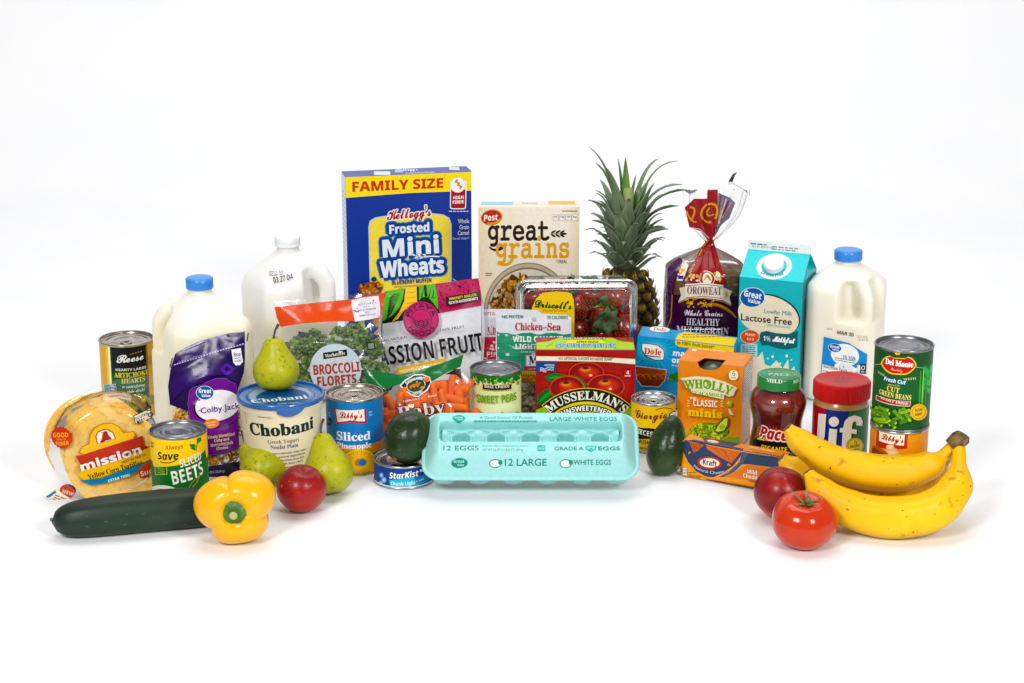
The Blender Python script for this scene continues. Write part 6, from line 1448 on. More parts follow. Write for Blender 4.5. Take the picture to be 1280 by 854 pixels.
def pace():
    x, y = 37.7, 5.3
    t = thing('salsa_jar', 'glass jar of red salsa with a green lid behind the cheese block', 'jar', (x, y, 0), (0, 0, face(x, y)))
    g = [(3.2, .0), (3.7, .15), (3.95, .6), (4.0, 2), (3.85, 4), (3.5, 5.8), (3.42, 6.6), (3.6, 7.8), (4.0, 9.4), (4.08, 10.2), (3.95, 11), (3.4, 11.7), (2.85, 12.1), (2.8, 12.5)]
    zz = [q[1] for q in g]; rr = [q[0] for q in g]
    Z = np.linspace(0, 12.5, 46); Rr = np.interp(Z, zz, rr); Rr = np.convolve(np.pad(Rr, 2, mode='edge'), np.ones(5) / 5, 'valid')
    V, F = lathe([(.01, 0)] + list(zip(Rr, Z)), 80); mesh('glass', V, F, M['glass'], t, smooth=True)
    sal = mat('chunky_salsa', '#8c1c0c', .35, spots=[(55, '#a82a10', .42, .62), (110, '#6a1208', .55, .75), (90, '#c05020', .66, .8), (70, '#4a5a1c', .74, .82)], bump=(70, .5, .004), spec=.5)
    V, F = lathe([(.01, .12)] + [(max(.1, a_ - .14), z) for a_, z in zip(Rr, Z) if .1 < z < 11.6] + [(.01, 11.65)], 80, mod=lambda th, r_, z: (r_ * math.cos(th), r_ * math.sin(th), z + (.12 * math.sin(3 * th) if z > 11.3 else 0))); mesh('salsa', V, F, sal, t, smooth=True)
    gr = mat('green_lid_enamel', '#0f7a38', .28, spec=.5, coat=.2)
    V, F = lathe([(2.9, 12.25), (3.08, 12.25), (3.12, 12.4), (3.06, 12.55), (3.06, 13.75), (2.95, 13.95), (2.7, 14.0), (2.55, 13.9), (.01, 13.9)], 80); mesh('lid', V, F, gr, t, smooth=True, sharp=50)
    a = Art(977, 493.6, 9.08, 8.6, R_=3.1, sag=.3); a.T('MILD', 971, 482.3, 4.4, '#e9f2e4', 'serif', w=21, off=.02); a.T('MILD', 1001, 480.5, 4.4, '#e9f2e4', 'serif', w=18, off=.02)
    a.build('lid_side_print', on_cyl(3.07, 12.25), M['card'], t, g=(.3, None))
    a = Art(0, 0, 1); a.T('PACE', 0, .75, 1.2, '#a9d2b0', 'bold', w=2.9, off=.03); a.ring(0, 0, 2.2, 2.2, .1, '#7fbf8c'); a.T('PICANTE SAUCE', 0, -1.2, .4, '#a9d2b0', 'bold', w=3, arc=3); a.T('SINCE 1947', 0, 1.6, .4, '#a9d2b0', 'bold', w=2.4)
    a.build('lid_top_print', lambda u, v, o: np.stack([u, v, 13.91 + o], 1), M['card'], t)
    # label follows the glass
    def surf(u, v, o):
        r_ = np.interp(v, Z, Rr) + .03; an = u / 3.9; return np.stack([(r_ + o) * np.sin(an), -(r_ + o) * np.cos(an), v], 1)
    a = Art(971, 610, 9.06, 8.63, R_=3.9, sag=.33)
    P = [(-4.2, .5), (4.2, .5), (4.2, 4.6), (3.4, 5.1)] + [(2.9 * math.cos(q) + 0, 4.3 + 2.6 * math.sin(q)) for q in np.linspace(.35, math.pi - .35, 20)] + [(-3.4, 5.1), (-4.2, 4.6)]
    a.poly(P, '#2f5a2c', px=False); P = [(-4.1, .6), (4.1, .6), (4.1, 4.4), (3.3, 4.9)] + [(2.7 * math.cos(q) + 0, 4.2 + 2.5 * math.sin(q)) for q in np.linspace(.35, math.pi - .35, 20)] + [(-3.3, 4.9), (-4.1, 4.4)]
    a.poly(P, '#14110f', px=False)
    cx, cy = 966, 561.5
    a.ell(cx, cy, 21, 18.5, '#f3cd1e', a0=0, a1=180, n=30)
    for k in range(11):
        q = R(8 + k * 16.4); a.poly([(cx + 13 * math.cos(q - .12), cy - 11.5 * math.sin(q - .12)), (cx + 13 * math.cos(q + .12), cy - 11.5 * math.sin(q + .12)), (cx + 19.6 * math.cos(q), cy - 17.4 * math.sin(q))], '#c93a18')
    a.ell(cx, cy, 13, 11.8, '#f6ead0', a0=0, a1=180, n=24); a.ell(cx, cy, 12, 10.8, a0=0, a1=360, n=24, cols=('#f6b21e', '#e0701a'))
    a.poly([(cx - 24, cy + 1), (cx + 24, cy + 1), (cx + 22, cy + 22), (cx - 22, cy + 22)], '#14110f')
    a.T('Pace', 966, 563.5, 13.5, '#b81420', 'bital', w=40, rot=-4, off=.04, ol='#f6eee4', ow=1.5)
    a.T('PICANTE', 968, 578, 6, '#f3cd1e', 'bold', w=34, rot=-2)
    a.fine(944, 548, 951, 4, 3.4, '#d8862a', h=1.6, seed=3)
    a.build('label', surf, M['card'], t, g=(.25, .4))
jugs(); yogurt(); jif(); pace()
# ------------------------------------------------------------------ fruit and vegetables
def pear_mat():
    m = mat('pear_skin', '#a8a600', .36, spots=[(9, '#bab80c', .4, .65), (14, '#8f9a06', .5, .75), (190, '#7d8a12', .60, .68, 2), (120, '#6f6a1c', .68, .73, 2)], spec=.3, sss=.03, bump=(25, .12))
    return m
PM = None
def pear_geom(t, r, h, seed, m):
    rd = random.Random(seed); P = [(0, .35), (.25, .12), (.55, .0), (.8, .1)]
    g = [(.02, .45), (.3, .2), (.62, .04), (1.2, .0), (2.0, .28), (2.75, .95), (3.1, 1.9), (3.2, 2.9), (3.05, 3.9), (2.6, 4.9), (2.05, 5.8), (1.7, 6.6), (1.48, 7.3), (1.2, 7.9), (.8, 8.25), (.35, 8.3), (.15, 8.12), (.02, 8.0)]
    pts = []
    for i in range(len(g) - 1):
        for q in range(3): a_ = q / 3; pts.append((g[i][0] * (1 - a_) + g[i + 1][0] * a_, g[i][1] * (1 - a_) + g[i + 1][1] * a_))
    pts.append(g[-1]); A_ = np.array(pts)
    for _ in range(2): A_[1:-1] = (A_[:-2] + A_[1:-1] * 2 + A_[2:]) / 4
    kx, kz = r / 3.2, h / 8.3; bx = rd.uniform(-.25, .25); p1 = rd.uniform(0, 6)
    V, F = lathe([(a_ * kx, b_ * kz) for a_, b_ in A_], 48, mod=lambda th, q, z: (q * (1 + .025 * math.sin(2 * th + p1) + .015 * math.sin(5 * th)) * math.cos(th) + bx * (z / h) ** 2, q * (1 + .02 * math.sin(3 * th + p1)) * math.sin(th), z))
    mesh('flesh', V, F, m, t, smooth=True)
    sm = M.setdefault('stem', mat('woody_stem', '#5a4a22', .6, spots=[(120, '#33260f', .4, .6)]))
    V, F = sweep([(bx, 0, h - .3), (bx + .1, 0, h + .4), (bx + .3, .05, h + 1.1), (bx + .75, .1, h + 1.9)], [.16, .14, .15, .22], 8); mesh('stem', V, F, sm, t, smooth=True)
def pears():
    m = pear_mat()
    t = thing('pear', 'upright green pear balanced on the yogurt tub lid', 'pear', (-32.8, 1.3, 13.17), (0, 0, 0)); pear_geom(t, 3.32, 7.3, 1, m)
    t = thing('pear', 'green pear lying behind the yellow pepper with its stem pointing at the cheese bag', 'pear', (-32.4, -7.4, 2.3), (-38, -50, 0)); pear_geom(t, 3.55, 7.6, 2, m)
    t = thing('pear', 'green pear leaning back between the nectarine and the pineapple slices can', 'pear', (-24.6, -6.6, .55), (-22, -12, 0)); pear_geom(t, 3.35, 8.4, 3, m)
def nect_mat(name, seed):
    return mat(name, '#74060f', .33, spots=[(7 + seed * 2, '#a60e0c', .38, .62), (9 + seed, '#d8500f', .60 - .08 * seed, .80 - .1 * seed), (60, '#c83010', .6, .8, 3), (170, '#d0602a', .68, .78, 2), (12, '#520410', .6, .8)], spec=.3, coat=.06)
def nectarines():
    for (nm, lab, loc, rot, r, seed) in (('nectarine', 'dark red nectarine between the yellow pepper and the leaning pear', (-28.3, -11.8, 0), (18, 6, 35), 3.3, 0), ('nectarine', 'red and orange nectarine touching the tomato in front of the cheese block', (35.9, -14.0, 0), (10, -12, 160), 3.6, 1.6)):
        t = thing(nm, lab, 'nectarine', (loc[0], loc[1], r * .97), rot)
        V = []; F = []; n, k = 64, 40
        for j in range(k + 1):
            ph = math.pi * j / k
            for i in range(n):
                th = 2 * math.pi * i / n
                q = r * (1 - .03 * math.cos(2 * ph))
                d = (th + math.pi) % (2 * math.pi) - math.pi
                q *= 1 - .055 * math.exp(-(d / .13) ** 2) * math.sin(ph) ** .4 * (.4 + .6 * math.cos(ph / 2) ** 2)
                q *= 1 - .20 * math.exp(-(ph / .3) ** 2) + .02 * math.exp(-((math.pi - ph) / .3) ** 2)
                V.append((q * math.sin(ph) * math.cos(th), q * math.sin(ph) * math.sin(th) * .97, q * math.cos(ph)))
        for j in range(k):
            for i in range(n): p = j * n + i; q = j * n + (i + 1) % n; F.append((p, p + n, q + n, q))
        mesh('flesh', V, F, nect_mat('nectarine_skin', seed), t, smooth=True)
def tomato():
    t = thing('tomato', 'glossy red tomato with a green star shaped stem at the front right', 'tomato', (37.4, -22.9, 0), (16, 3, 0))
    m = mat('tomato_skin', '#bf2800', .16, spots=[(8, '#cd3c00', .4, .7), (300, '#d04a1c', .72, .78, 2)], spec=.3, coat=.2, coatrough=.05)
    V = []; F = []; n, k = 72, 44; r = 4.25
    for j in range(k + 1):
        ph = math.pi * j / k
        for i in range(n):
            th = 2 * math.pi * i / n
            q = r * (1 + .018 * math.cos(5 * th + .6) * math.sin(ph) + .012 * math.cos(3 * th))
            x, y, z = q * math.sin(ph) ** .93 * math.cos(th), q * math.sin(ph) ** .93 * math.sin(th), 3.5 * math.cos(ph)
            z -= 1.0 * math.exp(-(ph / .33) ** 2); z += .25 * math.exp(-((math.pi - ph) / .4) ** 2)
            V.append((x, y, z + 3.55))
    for j in range(k):
        for i in range(n): p = j * n + i; q = j * n + (i + 1) % n; F.append((p, p + n, q + n, q))
    mesh('flesh', V, F, m, t, smooth=True)
    gm = mat('tomato_calyx', '#4c6a2a', .55, spots=[(80, '#77884a', .4, .7)])
    for i, an in enumerate((20, 95, 150, 215, 285, 330)):
        L = (1.9, 1.4, 2.6, 1.9, 1.3, 1.5)[i]; a_ = R(an); P = [(math.cos(a_) * L * q, math.sin(a_) * L * q, 6.15 + .5 * q + (.85 if i in (2, 1) else .25) * q * q - .25 * (q < .3)) for q in (0, .3, .6, .85, 1)]
        V, F = sweep(P, [.2, .22, .16, .1, .04], 8, squash=.35); mesh('sepal', V, F, gm, t, smooth=True)
    V, F = sweep([(0, 0, 6.0), (.05, -.02, 6.6), (.15, -.1, 7.1)], [.28, .24, .27], 10); mesh('stem', V, F, gm, t, smooth=True)
def pepper():
    t = thing('bell_pepper', 'yellow bell pepper lying with its green stem end toward the front', 'pepper', (-35.6, -22.6, 4.75), (84, -8, 4))
    m = mat('yellow_pepper_skin', '#efab00', .24, spots=[(7, '#f5b800', .4, .65), (16, '#e89c00', .6, .8), (150, '#d98c00', .7, .8)], spec=.3, coat=.15, bump=(14, .25), coatrough=.1)
    V = []; F = []; n, k = 120, 54
    # axis is local z; stem end at +z which looks at the viewer
    for j in range(k + 1):
        ph = math.pi * j / k
        for i in range(n):
            th = 2 * math.pi * i / n
            A_ = 3.0 * (th / (2 * math.pi)); lobe = 0
            lb = abs(math.cos(1.5 * th - .92 + .12 * math.sin(2 * th))) ** .6 * (1 - .22 * max(0, -math.sin(th)) ** 3)
            q = 3.95 + 1.38 * lb * (math.sin(ph) ** .5 if 0 < ph < math.pi else 0) + .16 * math.sin(2 * th + 1) + .1 * math.sin(5 * th)
            rr = q * math.sin(ph) ** .72 if 0 < ph < math.pi else 0
            z = 3.6 * math.cos(ph) * (1 + .05 * lb) - 1.9 * math.exp(-((rr) / 1.5) ** 2) * (1 if ph < 1.5 else -.5)
            V.append((rr * math.cos(th), rr * math.sin(th), z))
    for j in range(k):
        for i in range(n): p = j * n + i; q = j * n + (i + 1) % n; F.append((p, p + n, q + n, q))
    mesh('flesh', V, F, m, t, smooth=True)
    gm = mat('pepper_stem', '#3a6a12', .45, spots=[(50, '#5a8c22', .4, .7), (120, '#2c5410', .6, .8)], bump=(60, .5))
    V, F = lathe([(.02, 1.7), (1.75, 2.2), (1.95, 2.5), (1.7, 2.85), (1.0, 3.0), (.62, 3.3), (.5, 3.8), (.56, 4.3), (.5, 4.4)], 36, mod=lambda th, r_, z: (r_ * (1 + .10 * math.cos(6 * th)) * math.cos(th), r_ * (1 + .10 * math.cos(6 * th)) * math.sin(th), z)); mesh('stem', V, F, gm, t, smooth=True)
    V, F = lathe([(.01, 4.47), (.35, 4.45), (.52, 4.38)], 18); mesh('cut_end', V, F, mat('stem_cut', '#a9a86a', .6), t)
def cucumber():
    t = thing('cucumber', 'dark green cucumber lying in front of the tortillas and the beet can', 'cucumber', (-48.2, -18.9, 2.75), (0, 0, 14))
    m = mat('cucumber_skin', '#18261d', .42, spots=[(12, '#1e3424', .4, .65), (30, '#0f1c14', .55, .75), (260, '#3f5434', .68, .74, 2), (9, '#33402c', .62, .8), (4, '#284a1c', .6, .75)], spec=.28, bump=(30, .25), stretch=(.35, 1, 1))
    L = 11.9; Z = np.linspace(-1, 1, 44); P = [(L * q, .25 * q * q, .35 * (1 - q * q) - .45 + .12 * q) for q in Z]
    rad = [max(.05, 2.65 * (1 - abs(q) ** 7) ** .5 * (1 - .10 * max(0, -q) ** 2) + .02) for q in Z]
    V, F = sweep(P, rad, 36, section=lambda a_: 1 + .015 * math.cos(7 * a_)); mesh('flesh', V, F, m, t, smooth=True)
    V, F = sweep([(-11.8, .25, -.2), (-12.1, .25, -.15)], [.3, .22], 8); mesh('stem', V, F, mat('cucumber_stem', '#6a7a3a', .6), t, smooth=True)
def avocados():
    for (lab, loc, rot, w, L, neck, c1, c2, sd) in (('dark green avocado sitting on the blue tuna can', (-14.4, -.6, 3.42), (6, 0, 10), 3.45, 7.6, .93, '#14260a', '#223e12', 3), ('green avocado standing on its wide end beside the egg carton', (20.9, 1.9, 0), (-12, 14, 0), 3.05, 8.8, .62, '#16260c', '#2f4a16', 5)):
        t = thing('avocado', lab, 'avocado', loc, rot)
        m = mat('avocado_skin', c1, .3, spots=[(10, c2, .4, .65), (5, '#2f5216' if sd == 5 else '#1a2f10', .55, .75), (140, '#33501c', .62, .72, 2), (30, '#0d180a', .6, .75)], spec=.3, bump=(110, .6, .002), coat=.1)
        k, n = 44, 48; g = []
        for j in range(k + 1):
            ph = math.pi * j / k; z = L / 2 * (1 - math.cos(ph)); q = z / L; g.append((max(.01, w * math.sin(ph) ** .9 * (1 - (1 - neck) * q ** 1.5)), z))
        V, F = lathe(g, n, mod=lambda th, r_, z: (r_ * math.cos(th) * (1 + .012 * math.sin(3 * th + z)), r_ * math.sin(th), z))
        if sd == 3:
            # lies on its side: turn the long axis up and to the right
            V = [tuple(Matrix.Rotation(R(38), 3, 'Y') @ Matrix.Rotation(R(-18), 3, 'X') @ Vector((p[0], p[1], p[2] - L / 2)) + Vector((0, 0, 3.35))) for p in V]
        mesh('flesh', V, F, m, t, smooth=True)
        V, F = lathe([(.01, .06), (.28, .05), (.34, -.05)], 12)
        o = mesh('stem_scar', V, F, mat('stem_scar', '#6a4a26', .7), t)
        o.location = Vector((-2.3, -2.3, 1.2) if sd == 3 else (1.9, -2.3, 1.9)) * S; o.rotation_euler = (R(100), 0, R(-40 if sd == 3 else 38))
def bananas():
    t = thing('banana_bunch', 'bunch of three ripe yellow bananas at the front right', 'bananas', (50, -17, 0))
    m = mat('banana_skin', '#e8b200', .42, spots=[(5, '#f0c212', .42, .62), (9, '#d99f0a', .62, .8), (45, '#b8800c', .64, .73, 3), (16, '#6a3c0c', .68, .73, 5), (220, '#4a2a0c', .70, .74, 2)], spec=.22, bump=(22, .15), sss=.02)
    tipm = mat('banana_tip', '#4a3418', .7, spots=[(90, '#7a5a2c', .4, .7)], bump=(80, .8))
    neckm = mat('banana_neck', '#b9a012', .5, spots=[(20, '#8c8a1c', .4, .7), (60, '#6a4a14', .66, .76)])
    base = Vector((50, -17, 0))
    pent = lambda a_: 1 + .045 * math.cos(5 * a_ + .5)
    def one(P, rad, nk=3, squash=1.0):
        P = [Vector(p) - base for p in P]
        # smooth the path
        Q = []; n = len(P)
        for i in range(n - 1):
            p0, p1, p2, p3 = P[max(i - 1, 0)], P[i], P[i + 1], P[min(i + 2, n - 1)]
            for k in range(8):
                q = k / 8; Q.append((.5 * ((2 * p1) + (p2 - p0) * q + (2 * p0 - 5 * p1 + 4 * p2 - p3) * q * q + (3 * p1 - p0 - 3 * p2 + p3) * q ** 3), rad[i] + (rad[i + 1] - rad[i]) * (q * q * (3 - 2 * q))))
        Q.append((P[-1], rad[-1]))
        V, F = sweep([q[0] for q in Q], [q[1] for q in Q], 30, squash=squash, section=pent)
        b = mesh('banana', V, F, m, t, smooth=True)
        V, F = sweep([Q[0][0] + (Q[0][0] - Q[1][0]) * .9, Q[0][0], Q[1][0]], [rad[0] * .75, rad[0] * 1.04, rad[0] * .9], 12); mesh('blossom_tip', V, F, tipm, b, smooth=True)
        return b
    one([(36.7, -12, 11.9), (38.6, -12.6, 10.0), (42.2, -13.4, 7.9), (46.6, -14.3, 6.7), (51.4, -14.5, 6.4), (55.4, -14, 7.3), (57.4, -13.4, 8.5), (59.0, -13, 10.1)], [.75, 1.75, 2.2, 2.45, 2.5, 1.95, .85, .75])
    one([(38.9, -17, 7.4), (40.7, -18.6, 5.2), (44.4, -20.2, 3.3), (49.4, -21.4, 2.7), (54.6, -21.0, 3.5), (58.0, -18.4, 5.6), (59.0, -15.2, 8.3), (59.3, -13.2, 10.1)], [.75, 1.9, 2.5, 2.75, 2.7, 2.2, .95, .8])
    one([(36.4, -9.2, 6.6), (38.2, -9.6, 5.2), (42.2, -10.4, 3.4), (47, -11.0, 2.6), (52, -11.2, 2.8), (56, -11.4, 4.6), (58, -12.0, 7.6), (59, -12.8, 9.9)], [.7, 1.7, 2.2, 2.3, 2.2, 1.7, .85, .75])
    V, F = sweep([Vector(p) - base for p in ((58.3, -13.2, 9.6), (59.3, -13.1, 10.4), (60.0, -13.0, 10.9), (60.2, -13.0, 11.2))], [1.0, 1.25, 1.15, .7], 14, section=lambda a_: 1 + .12 * math.cos(3 * a_)); mesh('crown_stem', V, F, mat('banana_crown', '#86683c', .8, spots=[(60, '#3e2c16', .4, .6), (90, '#9a7c50', .6, .75)], bump=(60, 1, .004)), t, smooth=True)
def pineapple():
    t = thing('pineapple', 'whole pineapple with a tall grey green crown behind the strawberries', 'pineapple', (19.0, 59.9, 0))
    core = mat('pineapple_rind', '#3a3216', .7, spots=[(60, '#241c0c', .4, .6)])
    def prof(z): q = z / 15.8; return 5.3 * (math.sin(math.pi * min(1, .16 + .80 * q)) ** .42) * (1 if q < .92 else 1 - (q - .92) * 2.2)
    V, F = lathe([(.01, 0)] + [(prof(z) - .28, z) for z in np.linspace(0, 15.6, 30)] + [(.01, 15.7)], 48); mesh('body', V, F, core, t, smooth=True)
    em = print_mat('pineapple_eye', .5, bump=(160, .6))
    def eye(seed):
        r = random.Random(seed); V = [(0, .42, 0)]; C_ = [lin('#a98a3a')]; F = []
        for ring, (q, hh, c) in enumerate(((.34, .42, '#9a8a30'), (.68, .26, '#5a5a20'), (1.0, -.12, '#241c0e'))):
            for i in range(8):
                a_ = 2 * math.pi * i / 8; k = 1 / (abs(math.cos(a_)) + abs(math.sin(a_)) * .95) ** .35
                V.append((q * .98 * k * math.cos(a_), hh + r.uniform(-.05, .05), q * .86 * k * math.sin(a_))); C_.append(lin(c) if r.random() > .2 else lin('#8a5a22'))
        for i in range(8): F.append((0, 1 + i, 1 + (i + 1) % 8))
        for g_ in (0, 1):
            for i in range(8): p = 1 + g_ * 8 + i; q = 1 + g_ * 8 + (i + 1) % 8; F.append((p, p + 8, q + 8, q))
        n0 = len(V); V += [(-.38, .40, -.3), (.38, .40, -.3), (.0, .62, -.1), (.03, .85, .78)]; C_ += [lin('#7a5a2a'), lin('#7a5a2a'), lin('#c9a05a'), lin('#d8b47a')]; F += [(n0, n0 + 1, n0 + 3), (n0, n0 + 3, n0 + 2), (n0 + 1, n0 + 2, n0 + 3)]
        me = bpy.data.meshes.new('eye'); me.from_pydata([tuple(Vector(v) * S) for v in V], [], F); ca = me.color_attributes.new('Col', 'FLOAT_COLOR', 'POINT'); ca.data.foreach_set('color', np.array(C_, dtype=np.float32).ravel()); me.materials.append(em); me.polygons.foreach_set('use_smooth', [True] * len(me.polygons)); return me
    es = [eye(k) for k in range(4)]; k = 0
    nrow = 9
    for j in range(nrow):
        z = 1.1 + j * 1.68
        for i in range(12):
            th = 2 * math.pi * (i + .5 * (j % 2)) / 12 + .05 * j
            rr = prof(z); sl = (prof(min(15.6, z + .4)) - prof(max(.1, z - .4))) / .8
            if math.sin(th) > .35: continue
            o = bpy.data.objects.new('eye', es[k % 4]); COL.objects.link(o); o.parent = t; k += 1
            o.location = Vector((rr * math.cos(th), rr * math.sin(th), z)) * S
            o.rotation_euler = Euler((-math.atan(sl) * 1.0, 0, th - math.pi / 2), 'XYZ'); sc_ = max(.55, rr / 5.25); o.scale = (sc_ * 1.36, 1.15, 1.14)
            o.rotation_euler = (Matrix.Rotation(th - math.pi / 2, 3, 'Z') @ Matrix.Rotation(math.atan(-sl), 3, 'X')).to_euler()
    lm = mat('pineapple_leaf', '#64785a', .5, spots=[(30, '#889c78', .42, .65), (14, '#4a6e38', .52, .75), (120, '#a3ab98', .66, .78, 2)], spec=.35, stretch=(1, 1, .25))
    lm2 = mat('pineapple_leaf_fresh', '#4f7f2a', .45, spots=[(30, '#6c963c', .42, .65), (14, '#3f6a2a', .52, .75)], spec=.4, stretch=(1, 1, .25))
    def leaf(p0, c1, c2, p3, w, m, twist=0, tip='p'):
        B = bez(p0, c1, c2, p3, 13); V = []; F = []; n = len(B)
        for i, p in enumerate(B):
            q = i / (n - 1); tg = B[min(i + 1, n - 1)] - B[max(i - 1, 0)]; tg = Vector(tg).normalized()
            outd = Vector((p[0] - 0, p[1] - 0, 0)); outd = outd.normalized() if outd.length > .2 else Vector((0, -1, 0))
            sd = tg.cross(outd); sd = sd.normalized() if sd.length > .05 else Vector((1, 0, 0)); nn = sd.cross(tg).normalized()
            ww = w * (.85 + .35 * math.sin(math.pi * min(1, q * 1.7))) * (1 - q ** 2.2) ** .8 + .03
            sd = (Matrix.Rotation(twist * q, 3, tg) @ sd)
            for e, dp in ((-1, .22), (-.5, .05), (0, -.02), (.5, .05), (1, .22)): V.append(Vector(p) + sd * e * ww + nn * dp * ww * 1.3)
            for e, dp in ((1, .22), (0, -.02), (-1, .22)): V.append(Vector(p) + sd * e * ww * .98 + nn * (dp * ww * 1.3) - nn * (-.07 - .0 * e))
        for i in range(n - 1):
            a_ = i * 8
            for e in range(7): F.append((a_ + e, a_ + e + 1, a_ + e + 9, a_ + e + 8))
            F.append((a_ + 7, a_, a_ + 8, a_ + 15))
        mesh('leaf', V, F, m, t, smooth=True)
    r = random.Random(2); k = 0
    # low, short recurved leaves then longer ones, spiral order
    for i in range(40):
        q = i / 40; th = i * 2.39996; z0 = 15.2 + q * 6.5; r0 = 2.3 - 1.5 * q; L = 3.2 + 6.2 * q ** .9; out = (1.12 - .62 * q); c, s_ = math.cos(th), math.sin(th)
        L *= r.uniform(.85, 1.12)
        rr = lambda a_: r0 + a_
        p0 = (r0 * .7 * c, r0 * .7 * s_, z0); c1 = (rr(L * .22) * c, rr(L * .22) * s_, z0 + L * .38); c2 = (rr(L * out * .5) * c, rr(L * out * .5) * s_, z0 + L * .78)
        p3 = (rr(L * out * .95) * c, rr(L * out * .95) * s_, z0 + L * (.92 - .42 * (1 - q)) * r.uniform(.85, 1.1))
        leaf(p0, c1, c2, p3, .85 + .3 * q, lm)
    # the long leaves, tips read off the fruit itself
    u_ = lambda X: (X - 785) / 7.5; v_ = lambda Y: (445 - Y) / 7.22
    hero = [(737, 184, -1, 1.2, .4, 0), (746, 206, .8, 1.35, .5, 1), (736, 247, -2, .95, .9, 0), (741, 271, -2.4, .95, 1.0, 0), (747, 288, -2, .8, 1.0, 0), (824, 202, 1.5, .85, .7, 0), (846, 201, -1, 1.15, 1.0, 1), (854, 233, 1.0, .8, 1.35, 0), (859, 234, -2.2, 1.1, 1.15, 0), (848, 253, -2.6, 1.05, 1.2, 0), (836, 281, -2.8, 1.0, 1.35, 0), (833, 283, .5, .9, 1.2, 0), (833, 282, -1.0, .9, 1.2, 0), (815, 304, -2.8, .8, 1.1, 0), (746, 240, 1.5, .5, .6, 0), (774, 202, 1.2, .55, .1, 1), (796, 222, 1.2, .55, .1, 1), (758, 207, -2.2, 1.55, .25, 0), (812, 237, -2.6, 1.6, .3, 0), (779, 257, -3.1, 1.55, .1, 0)]
    for X, Y, dy, w, bow, fresh in hero:
        tx, tz = u_(X), v_(Y); z0 = 17 + max(0, (tz - 22)) * .12
        c1 = (tx * .12, dy * .45, z0 + (tz - z0) * .42); c2 = (tx * (.50 - .2 * min(bow, 1)), dy * .9, z0 + (tz - z0) * (.78 + .22 * min(1.4, bow)))
        leaf((tx * .04, dy * .3, z0), c1, c2, (tx, dy, tz), w, lm2 if fresh else lm)
    # the broken centre leaf with a pale cut heart
    leaf((0, -.4, 22), (-.1, -.5, 26), (-.1, -.4, 31), (-.3, -.2, 34.2), 1.0, lm2)
    V, F = sweep([(.1, -.7, 24), (.1, -.8, 27), (.15, -.7, 29.2)], [1.05, 1.0, .75], 12); mesh('cut_heart', V, F, mat('pineapple_heart', '#8d9a5c', .55, spots=[(40, '#b0946a', .5, .65), (16, '#7f9a4a', .4, .7)]), t, smooth=True)
pears(); nectarines(); tomato(); pepper(); cucumber(); avocados(); bananas(); pineapple()
